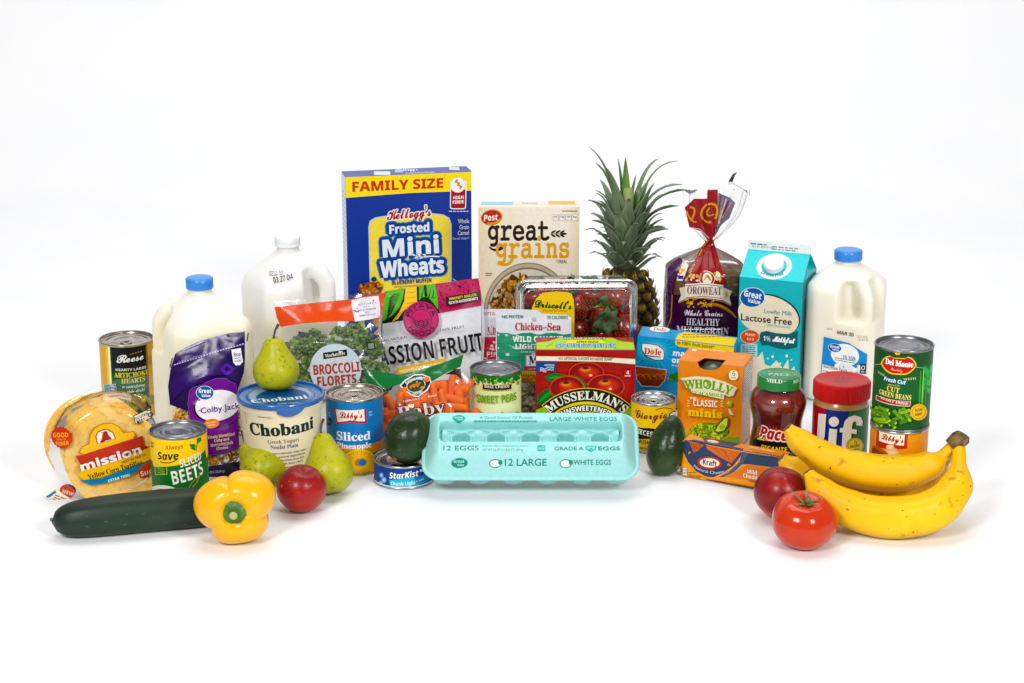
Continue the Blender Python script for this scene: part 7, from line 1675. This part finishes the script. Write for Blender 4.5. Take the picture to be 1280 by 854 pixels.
# ------------------------------------------------------------------ egg carton
def eggs():
    t = thing('egg_carton', 'turquoise foam carton of twelve large white eggs propped up at the front', 'egg carton', (2.55, -4.6, .05), (38, 0, 0))
    Lx, D = 29.2, 10.2
    foam = mat('turquoise_foam', '#97d6d3', .45, spots=[(160, '#a1dad8', .4, .7)], spec=.4, sss=.06, bump=(260, .12), coat=.1)
    def sst(a, b, x): q = np.clip((x - a) / (b - a), 0, 1); return q * q * (3 - 2 * q)
    def rr_dist(x, y, hx, hy, r):     # positive inside a rounded rectangle centred at 0
        qx, qy = np.abs(x) - hx + r, np.abs(y) - hy + r
        return -(np.minimum(np.maximum(qx, qy), 0) + np.hypot(np.maximum(qx, 0), np.maximum(qy, 0)) - r)
    cups = [-11.9, -7.14, -2.38, 2.38, 7.14, 11.9]
    Z0, RISE, RUN = 3.6, 3.35, 1.7
    def lid_h(x, y):
        e = rr_dist(x, y - D / 2, Lx / 2, D / 2, 2.2)
        z = Z0 + RISE * np.clip(e / RUN, 0, 1) ** .93
        k = .35; z = z - .16 * np.exp(-((e - RUN) / .22) ** 2) * 1.0
        z = z + .12 * np.exp(-((e - RUN - .45) / .3) ** 2)
        m = rr_dist(x, y - 5.35, 12.55, 1.62, .75)
        z = z + .10 * np.exp(-((m + .25) / .28) ** 2) * (e > RUN)
        z = z - 1.9 * sst(-.08, .32, m)
        ins = sst(.15, .5, m)
        for c in (-12.1, -7.14, -2.38, 2.38, 7.14, 12.1): z = z + ins * 1.35 * np.exp(-(((x - c) / 1.35) ** 2 + ((y - 5.7) / .9) ** 2) ** 1.3)
        for c in (-9.52, -4.76, 0, 4.76, 9.52):
            dx, dy = np.abs(x - c), np.abs(y - 4.65); o8 = np.maximum(np.maximum(dx, dy), (dx + dy) * .76)
            z = z + ins * .8 * np.exp(-((o8 - 1.32) / .25) ** 2); z = z - 1.3 * ins * sst(1.15, .85, o8)
        return z
    xs = np.linspace(-Lx / 2, Lx / 2, 300); ys = np.linspace(0, D, 132)
    X, Y = np.meshgrid(xs, ys); E = rr_dist(X, Y - D / 2, Lx / 2, D / 2, 2.2)
    # pull corner points onto the rounded outline
    cx = np.clip(X, -Lx / 2 + 2.2, Lx / 2 - 2.2); cyy = np.clip(Y, 2.2, D - 2.2); dx, dy = X - cx, Y - cyy; dd = np.hypot(dx, dy); k = np.where((dd > 2.2), 2.2 / np.maximum(dd, 1e-6), 1)
    X, Y = cx + dx * k, cyy + dy * k
    Z = lid_h(X, Y); n, m_ = len(xs), len(ys)
    V = np.stack([X.ravel(), Y.ravel(), Z.ravel()], 1); F = [(j * n + i, j * n + i + 1, (j + 1) * n + i + 1, (j + 1) * n + i) for j in range(m_ - 1) for i in range(n - 1)]
    mesh('lid', V, F, foam, t, smooth=True)
    # rolled lip round the lid
    P = []
    for cx_, cy_, a0 in ((Lx / 2 - 2.2, 2.2, -90), (Lx / 2 - 2.2, D - 2.2, 0), (-Lx / 2 + 2.2, D - 2.2, 90), (-Lx / 2 + 2.2, 2.2, 180)):
        for q in range(9): a_ = R(a0 + q * 11.25); P.append((cx_ + 2.2 * math.cos(a_), cy_ + 2.2 * math.sin(a_)))
    V = []; F = []; N_ = len(P)
    sec = ((-.12, .22), (.12, .2), (.34, .06), (.4, -.1), (.3, -.26), (.18, -.26), (.1, -.1))
    for i, (x, y) in enumerate(P):
        tx, ty = P[(i + 1) % N_][0] - P[i - 1][0], P[(i + 1) % N_][1] - P[i - 1][1]; l = math.hypot(tx, ty); nx, ny = ty / l, -tx / l
        for o_, dz in sec: V.append((x + nx * o_, y + ny * o_, Z0 + dz))
    ns = len(sec)
    for i in range(N_):
        for j in range(ns - 1): a_ = i * ns + j; b_ = ((i + 1) % N_) * ns + j; F.append((a_, b_, b_ + 1, a_ + 1))
    mesh('lid_lip', V, F, foam, t, smooth=True)
    # tray with two rows of cups
    xs = np.linspace(-Lx / 2 + .1, Lx / 2 - .1, 250); ys = np.linspace(.1, D - .1, 100); X, Y = np.meshgrid(xs, ys)
    cx = np.clip(X, -Lx / 2 + 2.2, Lx / 2 - 2.2); cyy = np.clip(Y, 2.2, D - 2.2); dx, dy = X - cx, Y - cyy; dd = np.hypot(dx, dy); k = np.where((dd > 2.1), 2.1 / np.maximum(dd, 1e-6), 1); X, Y = cx + dx * k, cyy + dy * k
    Zb = np.full(X.shape, 3.35)
    for c in cups:
        for yy in (2.85, 7.95):
            q = (np.abs((X - c) / 2.3) ** 3.2 + np.abs((Y - yy) / 2.55) ** 3.2) ** (1 / 3.2); Zb = np.minimum(Zb, 3.35 - 3.35 * sst(1.04, .66, q))
    n, m_ = len(xs), len(ys); V = np.stack([X.ravel(), Y.ravel(), Zb.ravel()], 1); F = [(j * n + i, (j + 1) * n + i, (j + 1) * n + i + 1, j * n + i + 1) for j in range(m_ - 1) for i in range(n - 1)]
    mesh('tray', V, F, foam, t, smooth=True)
    # hinge tab notches at both front corners
    INK = '#1f947f'
    # print: v runs up the front slope (0..) then over the top
    def drape(y_of):
        def f(u, v, o):
            y = y_of(v); e = 1e-2; z = lid_h(u, y); zx = (lid_h(u + e, y) - z) / e; zy = (lid_h(u, y + e) - z) / e; l = np.sqrt(1 + zx ** 2 + zy ** 2); o = o + .012
            return np.stack([u - zx / l * o, y - zy / l * o, z + o / l], 1)
        return f
    yf = np.linspace(0, RUN, 40); zf = lid_h(np.zeros(40), yf); sf = np.concatenate([[0], np.cumsum(np.hypot(np.diff(yf), np.diff(zf)))])
    a = Art(663, 600, 9.0, 6.6)
    a.ell(575.5, 584.5, 10.2, 5.2, INK, rot=2); a.T('Great', 575, 584.2, 3.2, '#bfe9e4', 'bold', w=13); a.T('Value', 577, 587.6, 2.4, '#bfe9e4', 'bold', w=8.5)
    a.T('12 LARGE', 657, 587.2, 7, INK, 'geo', w=51, off=.03); a.T('WHITE EGGS', 738.5, 586.3, 5.2, INK, 'geo', w=46, off=.02)
    for X0 in (619.5, 706): a.ell(X0, 585, 6.2, 4, '#f4fbfa'); a.ring(X0, 585, 7.4, 4.6, 1, INK, n=24); a.ell(X0 + 6.2, 583.8, 2.6, 2.6, INK)
    a.build('front_print', drape(lambda v: np.interp(v, sf, yf)), M['foam'], t, g=.35, lg=.003)
    a = Art(663, 571.5, 9.0, 8.7)
    a.T('12 EGGS', 577.6, 567, 7, INK, 'geo', w=43.5, off=.02); a.T('NET WT 24 OZ (1 LB 8 OZ) 680 g', 628.5, 568, 3.8, INK, 'sans', w=49); a.T('BEST BY MAR 21 REFRIGERATE AT 45°F', 632, 561.4, 2, '#5fc0b4', 'sans', w=56)
    a.rect(671.4, 559.6, 680.8, 568, INK); a.rect(672.1, 560.3, 680.1, 567.3, '#8fdcd6'); a.T('USDA', 676.1, 564, 2.6, INK, 'bold', w=6.6); a.T('OK', 676.1, 566.8, 2, INK, 'bold', w=4)
    a.T('GRADE A', 710, 567, 5.6, INK, 'geo', w=35.5, off=.015); a.poly([(730.5, 560.4), (743, 560.4), (743, 566), (736.7, 569), (730.5, 566)], INK); a.poly([(731.3, 561.1), (742.2, 561.1), (742.2, 565.4), (736.7, 568), (731.3, 565.4)], '#8fdcd6'); a.T('A', 736.7, 566.6, 4, INK, 'serif'); a.T('EGGS', 759.3, 567, 5.6, INK, 'geo', w=26.5, off=.03)
    G2 = '#55a89c'
    a.ell(574.2, 521.5, 8, 4.4, '#3fb39f'); a.T('Great', 574.2, 521.6, 2.6, '#d3f0ec', 'bold', w=10); a.T('Value', 575.6, 524.4, 1.8, '#d3f0ec', 'bold', w=6)
    a.T('A Good Source Of Protein', 633, 522.4, 3.8, '#5f9f98', 'geo', w=66); a.fine(593, 524.6, 672, 1, 2, '#6fae a6'.replace(' ', ''), h=.9)
    a.T('LARGE WHITE EGGS', 728.5, 525, 5.2, G2, 'geo', w=83, off=.015)
    a.build('top_print', drape(lambda v: RUN + v), M['foam'], t, g=.35, lg=.003)
eggs()
# ------------------------------------------------------------------ strawberries in their clear box
def strawberry_protos():
    m = mat('strawberry_flesh', '#8c060c', .25, spots=[(18, '#a8140e', .4, .65), (9, '#6e040a', .55, .75)], spec=.5, coat=.35, sss=.1)
    sd = mat('strawberry_seed', '#d8a84a', .5); lf = mat('strawberry_leaf', '#2f5428', .5, spots=[(50, '#4a7440', .42, .65), (30, '#22441e', .55, .75)])
    out = []
    for k in range(2):
        r = random.Random(k); w, L = (2.15, 2.4)[k], (4.3, 4.8)[k]
        def rad(q): return w * (math.sin(math.pi * min(1, q ** .62)) ** .75) if 0 < q < 1 else .01
        g = [(max(.01, rad(j / 26)), -L * j / 26) for j in range(27)]
        V, F = lathe(g, 28, mod=lambda th, q, z: (q * (1 + .03 * math.sin(3 * th + k)) * math.cos(th), q * .92 * math.sin(th), z))
        me = bpy.data.meshes.new('flesh'); me.from_pydata([tuple(Vector(v) * S) for v in V], [], F); me.materials.append(m); me.polygons.foreach_set('use_smooth', [True] * len(me.polygons))
        V = []; F = []
        for i in range(150):
            q = .09 + .86 * (i / 150) ** .9; th = i * 2.39996; rr = rad(q) * 1.0; z = -L * q; c, s_ = math.cos(th), math.sin(th) * .92; n0 = len(V)
            tx, ty = -math.sin(th), math.cos(th) * .92; h_ = .075; wd = .05
            for a_, b_, o_ in ((0, h_, .01), (wd, 0, .015), (0, -h_, .01), (-wd, 0, .015)): V.append((rr * c + tx * a_ + c * o_, rr * s_ + ty * a_ + s_ * o_, z + b_))
            F.append((n0, n0 + 1, n0 + 2, n0 + 3))
        ms = bpy.data.meshes.new('seeds'); ms.from_pydata([tuple(Vector(v) * S) for v in V], [], F); ms.materials.append(sd)
        leaves = []
        for j in range(9):
            th = j * .7 + r.uniform(-.1, .1); LL = r.uniform(1.5, 2.3); c, s_ = math.cos(th), math.sin(th); V = []; F = []
            for i in range(7):
                q = i / 6; d_ = .25 + LL * q; zz = .15 + .5 * math.sin(q * 2.4) * r.uniform(.6, 1.2) - .9 * q * q * (j % 2); ww = .6 * math.sin(math.pi * (q * .82 + .12)) ** .8 * (1 - q ** 6) + .02
                for e in (-1, 0, 1): V.append((c * d_ - s_ * e * ww, s_ * d_ + c * e * ww, zz - .12 * abs(e) * 0 + (.14 if e == 0 else 0)))
                if i:
                    p = 3 * i
                    for e in (0, 1): F.append((p - 3 + e, p - 2 + e, p + 1 + e, p + e))
            ml = bpy.data.meshes.new('sepal'); ml.from_pydata([tuple(Vector(v) * S) for v in V], [], F); ml.materials.append(lf); ml.polygons.foreach_set('use_smooth', [True] * len(ml.polygons)); leaves.append(ml)
        out.append((me, ms, leaves))
    return out
def clamshell():
    w, d, h = 18.6, 9.0, 20.0; X0, Y0 = 9.9, 37.2
    t = thing('strawberry_box', 'clear ridged plastic box of strawberries with a yellow label on its front', 'berry box', (X0, Y0, 0), (0, 0, 2))
    def loop(hx, hy, r, n=7):
        P = []
        for cx_, cy_, a0 in ((hx - r, -hy + r, -90), (hx - r, hy - r, 0), (-hx + r, hy - r, 90), (-hx + r, -hy + r, 180)):
            for q in range(n): a_ = R(a0 + q * 90 / (n - 1)); P.append((cx_ + r * math.cos(a_), cy_ + r * math.sin(a_)))
        return P
    def shell(name, prof, m):      # prof: list of (z-plane in depth, half width, half height, radius); box stands on its edge, opening faces front/back
        V = []; F = []; N_ = 28
        for yy, hx, hz, r in prof:
            for x, z in loop(hx, hz, r): V.append((x, yy, z + h / 2))
        for j in range(len(prof) - 1):
            for i in range(N_): p = j * N_ + i; q = j * N_ + (i + 1) % N_; F.append((p, q, q + N_, p + N_))
        F.append(tuple(range(N_)) if prof[0][0] < prof[-1][0] else tuple(range(N_)))
        return mesh(name, V, F, m, t, smooth=True, sharp=60)
    sh = M['shell']
    hx, hz = w / 2, h / 2
    lidp = [(-d / 2 - .1, hx - 1.3, hz - 1.3, 1.0), (-d / 2 + .0, hx - .95, hz - .95, 1.3), (-d / 2 + .5, hx - .75, hz - .75, 1.4), (-d / 2 + .75, hx - .55, hz - .55, 1.5), (-d / 2 + 1.1, hx - .5, hz - .5, 1.5), (-d / 2 + 1.3, hx - .12, hz - .12, 1.7), (-d / 2 + 1.5, hx, hz, 1.8), (-d / 2 + 1.75, hx, hz, 1.8), (-d / 2 + 1.9, hx - .2, hz - .2, 1.7)]
    shell('lid', lidp, sh)
    tray = [(d / 2, hx - 1.5, hz - 1.5, 1.2), (d / 2 - .3, hx - 1.1, hz - 1.1, 1.4), (0, hx - .75, hz - .75, 1.5), (-d / 2 + 2.5, hx - .5, hz - .5, 1.6), (-d / 2 + 2.3, hx - .1, hz - .1, 1.8), (-d / 2 + 2.0, hx, hz, 1.8)]
    shell('tray', tray, sh)
    rim = M['shell_edge'] = film_mat('rigid_plastic_edge', .72, .08, bump=(30, .4), milky=.10)
    for k, (yy, e, rr) in enumerate(((-d / 2 + .02, 1.1, .07), (-d / 2 + .55, .72, .08), (-d / 2 + 1.15, .42, .09), (-d / 2 + 1.6, .0, .12), (-d / 2 + 2.3, .12, .08))):
        P = [(x, yy, z + h / 2) for x, z in loop(hx - e, hz - e, 1.5, 9)]; P += P[:2]; V, F = sweep(P, rr, 6, cap=False); mesh('moulded_ridge', V, F, rim, t, smooth=True)
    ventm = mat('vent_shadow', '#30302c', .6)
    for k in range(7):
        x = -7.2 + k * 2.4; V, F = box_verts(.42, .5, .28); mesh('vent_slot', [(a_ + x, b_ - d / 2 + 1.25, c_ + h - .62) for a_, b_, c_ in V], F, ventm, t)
    for s_ in (-1, 1):
        for k in range(5): V, F = sweep([(s_ * (hx - .55), -d / 2 + 1 + k * .16 + 0, h - 2.2), (s_ * (hx - .5 - .0), -d / 2 + 1 + k * .16, h - 9)], .05, 5); V = [(x - s_ * .14 * k, y, z) for x, y, z in [tuple(v) for v in V]]; mesh('side_rib', V, F, rim, t, smooth=True)
    # yellow paper label on the lid
    a = Art(716.5, 507.5, 8.0, 7.62)
    a.poly([(659.5, 440), (659.3, 392), (661, 383), (666, 373), (674, 366.4), (690, 365), (704, 366), (709.5, 368.4), (712, 376), (713, 392), (713.2, 440)], '#f5cf0c')
    a.T("Driscoll's", 686.6, 385.4, 8.6, '#14571f', 'script', w=45, rot=-4, off=.03, ol='#14571f', ow=.4); a.ell(679.5, 378.2, 1, .9, '#c8201a', n=10)
    a.T('Only the Finest Berries', 689, 389.4, 2.2, '#14571f', 'sans', w=30, rot=-2); a.T('STRAWBERRIES', 686, 400, 5, '#14571f', 'bold', w=44)
    a.build('label', lambda u, v, o: np.stack([u, -d / 2 - .12 - o, v], 1), M['paper'], t)
    pr = strawberry_protos()
    spots = [(717.5, 388, 0, 35, -42, 0), (722, 418, 1, 10, -75, 1), (768, 394, 0, 40, 140, 1), (756, 423, 0, 20, -60, 0), (736, 374, 1, 50, 10, 1), (753, 400, 0, 112, 40, 0), (765, 374, 0, 115, 60, 1), (772, 372, 0, 30, -120, 0), (700, 372, 0, 30, 60, 1), (668, 376, 1, 30, -30, 0), (653, 385, 0, 20, 20, 1), (778, 410, 1, 20, 165, 0), (745, 404, 0, 150, 30, 2), (700, 405, 0, 30, 40, 1), (676, 402, 1, 30, -50, 1), (655, 410, 0, 30, 100, 0), (735, 442, 1, 30, 30, 0), (765, 448, 0, 30, -70, 1), (700, 436, 1, 30, 70, 0), (660, 440, 0, 30, -20, 1), (680, 462, 1, 20, 70, 1), (715, 470, 0, 20, -20, 0), (750, 472, 1, 20, 110, 1), (772, 480, 0, 20, 0, 0)]
    pos_w = ('upper', 'lower')
    for (X, Y, k, rx, rz, back) in spots:
        u, v = (X - 716.5) / 7.95, (500 - Y) / 7.6
        if v < 2.2: continue
        o = bpy.data.objects.new('strawberry', None); COL.objects.link(o); o.matrix_world = Matrix.LocRotScale(Vector((X0 + u * .97, Y0 - 1.4 + 1.5 * back, v + .3)) * S, Euler((R(rx - 30), R(rz), 0)), (1, 1, 1))
        # shift so that the middle of the berry sits on the spot
        o.location -= (o.rotation_euler.to_matrix() @ Vector((0, 0, -2.1 * S)))
        lab = 'red strawberry with green leaves inside the clear ridged box'
        prop(o, lab, 'strawberry', 'strawberries in the clear box')
        me, ms, lv = pr[k]; link_mesh('flesh', me, None, o); s_ = link_mesh('seeds', ms, None, o); s_['kind'] = 'stuff'
        for l in lv: link_mesh('sepal', l, None, o)
clamshell()
# ------------------------------------------------------------------ bread
def bread():
    X0, Y0 = 31.3, 49.6; cx, s, cy = 879, 7.68, 480
    t = thing('bread_bag', 'tied bag of multigrain bread with a red twisted top and purple front', 'bread', (X0, Y0, 0), (0, 0, -2))
    Zs = [0, .6, 1.5, 4, 10, 16.6, 18.2, 19.2, 20.1, 20.9, 21.6, 22.0, 22.5, 23.4, 24.6, 26.2, 28, 29.6, 31.2]
    Wd = [5.6, 6.2, 6.5, 6.6, 6.6, 6.55, 6.2, 5.1, 3.6, 2.1, .8, .55, .75, 1.7, 2.8, 3.9, 4.5, 4.8, 5.0]
    Dp = [4.4, 4.9, 5.1, 5.2, 5.2, 5.1, 4.7, 3.7, 2.6, 1.6, .7, .5, .6, .8, .8, .7, .55, .45, .35]
    Ex = [3, 3.4, 3.6, 3.8, 3.8, 3.6, 3.2, 2.6, 2.2, 2, 2, 2, 2, 2, 2, 2, 2, 2, 2]
    Cx = [0, 0, 0, 0, 0, 0, .05, .1, .2, .3, .4, .45, .5, .6, .6, .7, .9, 1.1, 1.3]
    ip = lambda z, A_: np.interp(z, Zs, A_)
    wr = wob(71, .16, .8)
    def fold(th, z):
        k = np.clip((z - 16.5) / 4, 0, 1) * (1 - .0 * z); kk = np.where(z > 22, np.clip((z - 22) / 3, 0, 1) * .9, k)
        return 1 + kk * .10 * np.sin(9 * th + 2 * np.sin(3 * th)) + .012 * np.sin(5 * th + z)
    n = 120; zz = np.concatenate([np.linspace(0, 16, 34), np.linspace(16.3, 31.2, 62)]); V = []; F = []
    for z in zz:
        w_, d_, e = ip(z, Wd), ip(z, Dp), ip(z, Ex)
        for i in range(n):
            th = 2 * math.pi * i / n; c, s_ = math.cos(th), math.sin(th); q = 1 / (abs(c) ** e + abs(s_) ** e) ** (1 / e) * fold(th, z)
            x = w_ * c * q; y = d_ * s_ * q
            zt = z + (1.4 * math.sin(.7 * x + 1) + .9 * math.sin(1.9 * x) if z > 31 else 0) * .6
            V.append((x + ip(z, Cx), y + wr(x, z) * (.6 if z < 17 else .2), zt))
    for j in range(len(zz) - 1):
        for i in range(n): p = j * n + i; q = j * n + (i + 1) % n; F.append((p, q, q + n, p + n))
    F.append(tuple(range(n))[::-1])
    mesh('film', V, F, M['bagfilm'], t, smooth=True)
    def front(u, v, o):
        w_, d_, e = ip(v, Wd), ip(v, Dp), ip(v, Ex); c0 = ip(v, Cx)
        x = np.clip((u - c0) / w_, -.995, .995); y = d_ * (1 - np.abs(x) ** e) ** (1 / e)
        th = np.arctan2(-y, x * w_); y = y * fold(th, v)
        return np.stack([u, -y - o - .13 + wr(u - c0, v) * np.where(v < 17, .6, .2) , v], 1)
    a = Art(cx, cy, s, 7.42)
    PU = '#43173f'
    a.poly([(836, 371), (845, 369.5), (860, 372), (900, 371), (918, 372), (926.5, 374), (927.5, 420), (927, 464), (838, 464), (835, 440), (834, 410)], PU)
    a.poly([(831.6, 345), (838, 338), (846, 332), (850, 334), (843, 344), (838.5, 355), (836.5, 372), (836, 400), (835, 440), (829.5, 440), (829.6, 400), (830, 365)], '#5b2a63')
    for k in range(9): a.rect(831.4, 352 + k * 8, 834.4, 357.4 + k * 8, '#2a1230')
    a.line([(837, 371), (836, 400), (832, 412), (830, 424)], 1.2, '#c98a2c')
    a.poly([(841.5, 353), (850, 333), (856.5, 336), (849, 353)], '#ece4d6'); a.rect(844.5, 340, 852, 346, '#d9a83a'); a.rect(843.5, 347, 850, 351, '#5a4a9a')
    # red cone from the tie down to the ribbon
    a.poly([(881, 309), (886.6, 309), (890.5, 320), (896, 336), (901, 352), (899, 358), (855, 356), (851.5, 352), (861, 336), (871, 322)], '#a50e1a')
    for X1, X2 in ((868, 876), (880, 881), (892, 886)): a.line([(X1, 350), (X2, 322), (883.5, 311)], 1.1, '#7a0812')
    a.line([(853, 352), (862, 338), (872, 324), (881.6, 310)], 1.1, '#d8a23a')
    # crest
    a.ell(878.5, 349.5, 11, 9.5, '#a50e1a'); a.ring(878.5, 349.5, 9.8, 8.4, .8, '#efe6d6'); a.ell(879, 349.4, 6, 6.6, '#f3ebdc')
    for k in range(5): a.ell(876 + k * 1.5, 346 + abs(k - 2) * 1.6, 2.6, 1.1, '#c9972e', rot=60 - 30 * k, n=10)
    for sx in (862, 893): a.blobs(9, (sx - 5, 343, sx + 5, 354), (1.2, 2.2), ['#efe6d6', '#d8b46a'], seed=sx)
    # ribbon
    a.poly([(845, 361), (853.6, 358), (853, 373.6), (844, 378), (847.4, 369.6)], '#dfd6c8'); a.poly([(898, 359), (909.5, 364), (906.5, 371), (909, 380.5), (897.4, 374)], '#dfd6c8')
    a.poly([(852, 355.6), (876, 353.4), (898.6, 356.4), (898, 374.4), (876, 371.6), (852.6, 373.8)], '#efe8dc'); a.line([(853, 357.4), (876, 355.2), (897.6, 358)], .7, '#8a1420'); a.line([(853.4, 372), (876, 369.8), (897.2, 372.4)], .7, '#8a1420')
    a.line([(844.5, 378.6), (858, 372.6), (876, 372.4), (897, 375.4), (909, 381.4)], 1.2, '#c98f2a')
    a.T('OROWEAT', 875.6, 367.6, 9, '#8a1420', 'serif', w=42, rot=-1)
    a.rect(901, 364.6, 904.6, 371, '#c9b06a')
    # crust arc and grains
    a.curve((872, 383), (888, 374), (906, 384), (916, 397), 4.4, '#a86a1c', taper=lambda q: math.sin(math.pi * (.08 + .88 * q)) ** .6); a.curve((873, 382), (888, 373.4), (905, 383), (915, 396), 1.2, '#d69a3a')
    a.blobs(26, (854, 373, 888, 383), (.7, 1.6), ['#d8a848', '#b98430', '#e8c878'], seed=4)
    a.T('Whole Grains', 875, 393.4, 7, '#ece4e8', 'script', w=47, off=.012, rot=-1); a.T('HEALTHY', 874.7, 405, 8.4, '#d9cfd8', 'serif', w=41, rot=-1); a.T('MULTI-GRAIN', 874.5, 415.6, 8.4, '#d9cfd8', 'serif', w=64, rot=-1.4)
    a.T('NET WT 24 OZ (1 LB 8 OZ) 680g', 874, 430, 3, '#d9cfd8', w=54)
    a.build('front_print', front, M['filmprint'], t, g=.5, lg=.01, base=.03)
    # flared top: folded red sheets of the bag mouth, real pleats
    cy = 472
    def sheet(P, col, y0, amp, name='printed_fold', extra=None):
        b_ = Art(cx, cy + 2, s, 7.5); b_.poly(P, col)
        if extra: extra(b_)
        b_.build(name, lambda u, v, o: np.stack([u, y0 - o - amp * np.sin(1.7 * u + .5 * v) * np.clip((v - 22) / 3, 0, 1), v], 1), M['filmprint'], t, g=.4, lg=.01)
    def gold(b_):
        b_.curve((878, 258), (890, 256), (894, 262), (889, 276), 2.6, '#e0a01c'); b_.curve((878, 258), (866, 268), (872, 282), (884, 280), 2.4, '#e0a01c'); b_.curve((882, 262), (874, 268), (880, 276), (887, 270), 2, '#e0a01c')
        for k in range(3): b_.line([(877, 264 + k * 5), (886, 262 + k * 5)], 1, '#8a5a10')
    def gold2(b_):
        b_.curve((857, 262), (866, 262), (864, 270), (859, 278), 2.2, '#e0a01c'); b_.curve((853, 266), (856, 274), (860, 281), (866, 280), 1.8, '#e0a01c')
    sheet([(878, 241), (891, 240.6), (891.5, 270), (889, 292), (885, 305), (881.5, 305), (872, 292), (857, 286), (851, 262), (862, 252), (878, 251)], '#a30f1c', -.95, .22, extra=lambda b_: (gold(b_), gold2(b_), b_.line([(880, 252), (874, 280), (882, 303)], .7, '#6d0812'), b_.line([(857, 286), (870, 289), (882, 300)], .9, '#d8c8cc')))
    sheet([(892, 245), (906, 250), (913, 257), (906, 276), (896, 286), (888, 300), (887, 296), (891, 270)], '#8a7f98', -.5, .3, extra=lambda b_: [b_.line([(892 + k * 3.2, 247 + k * 1.7), (889 + k * 1.6, 292 - k * 3)], 1.3, ('#e9e4ea', '#5c3a6a', '#d9a05c')[k % 3]) for k in range(6)])
    # bread clip end with printed tab
    a = Art(cx, cy + 2, s, 7.5); a.poly([(904, 231), (909, 222), (914, 219.6), (911, 226), (908.5, 233), (905, 235)], '#2b2b2c'); a.rect(903.6, 231.6, 908, 235, '#dcdcdc'); a.fine(909, 233, 927, 1, 2, '#8a8a8c', h=.8, rot=-28)
    a.build('printed_tab', lambda u, v, o: np.stack([u, -.3 - o + 0 * u, v], 1), M['filmprint'], t)
    b_ = Art(cx, cy + 2, s, 7.5); b_.poly([(905, 224), (914, 219), (936, 236), (922, 262), (913, 258), (903, 246), (892, 240)], '#fff'); b_.build('loose_film', lambda u, v, o: np.stack([u, -.25 - .2 * np.sin(1.3 * u + v) - o, v], 1), M['film'], t, g=.4)
    V, F = lathe([(.62, 21.7), (.74, 21.85), (.74, 22.15), (.62, 22.3)], 24, mod=lambda th, q, z: (q * math.cos(th) + .45, q * math.sin(th), z)); mesh('tie', V, F, mat('white_tie', '#d8d4d0', .5), t, smooth=True)
    # slices of the loaf, standing on end
    crust = mat('bread_crust', '#8f5a2c', .75, spots=[(40, '#6e4220', .42, .62), (120, '#d0a468', .6, .75), (25, '#b5824a', .5, .75)], bump=(90, .9, .004))
    V = []; F = []; n = 44; th_ = 1.32
    for z in (0, .12, th_ - .12, th_):
        k = .97 if z in (0, th_) else 1
        for i in range(n):
            a_ = 2 * math.pi * i / n; c, s_ = math.cos(a_), math.sin(a_); q = 1 / (abs(c) ** 4 + abs(s_) ** 4) ** .25; V.append((6.0 * k * c * q * (1 + .012 * math.sin(7 * a_)), 4.5 * k * s_ * q, z))
    for j in range(3):
        for i in range(n): p = j * n + i; q = j * n + (i + 1) % n; F.append((p, q, q + n, p + n))
    F.append(tuple(range(n))[::-1]); F.append(tuple(3 * n + i for i in range(n)))
    me = bpy.data.meshes.new('slice'); me.from_pydata([tuple(Vector(v) * S) for v in V], [], F); me.materials.append(crust); me.polygons.foreach_set('use_smooth', [False] * len(me.polygons)); r = random.Random(9)
    for k in range(13):
        o = bpy.data.objects.new('bread_slice', me); COL.objects.link(o); o.matrix_world = at_local(t, (r.uniform(-.12, .12), r.uniform(-.1, .1), .25 + k * 1.36), (0, 0, r.uniform(-2, 2)))
        prop(o, 'brown multigrain bread slice stacked inside the purple and clear bag', 'bread slice', 'bread slices in the tied bag')
    V, F = lathe([(.01, .75), (2.5, .7), (4.6, .35), (5.6, 0)], 40, mod=lambda th, q, z: (q * 1.05 * math.cos(th), q * .8 * math.sin(th), z + .05 * math.sin(5 * th)))
    o = mesh('bread_slice', V, F, crust, None, smooth=True); o.matrix_world = at_local(t, (0, 0, 17.9)); prop(o, 'domed crust end of the loaf at the top inside the tied bag', 'bread slice')
bread()
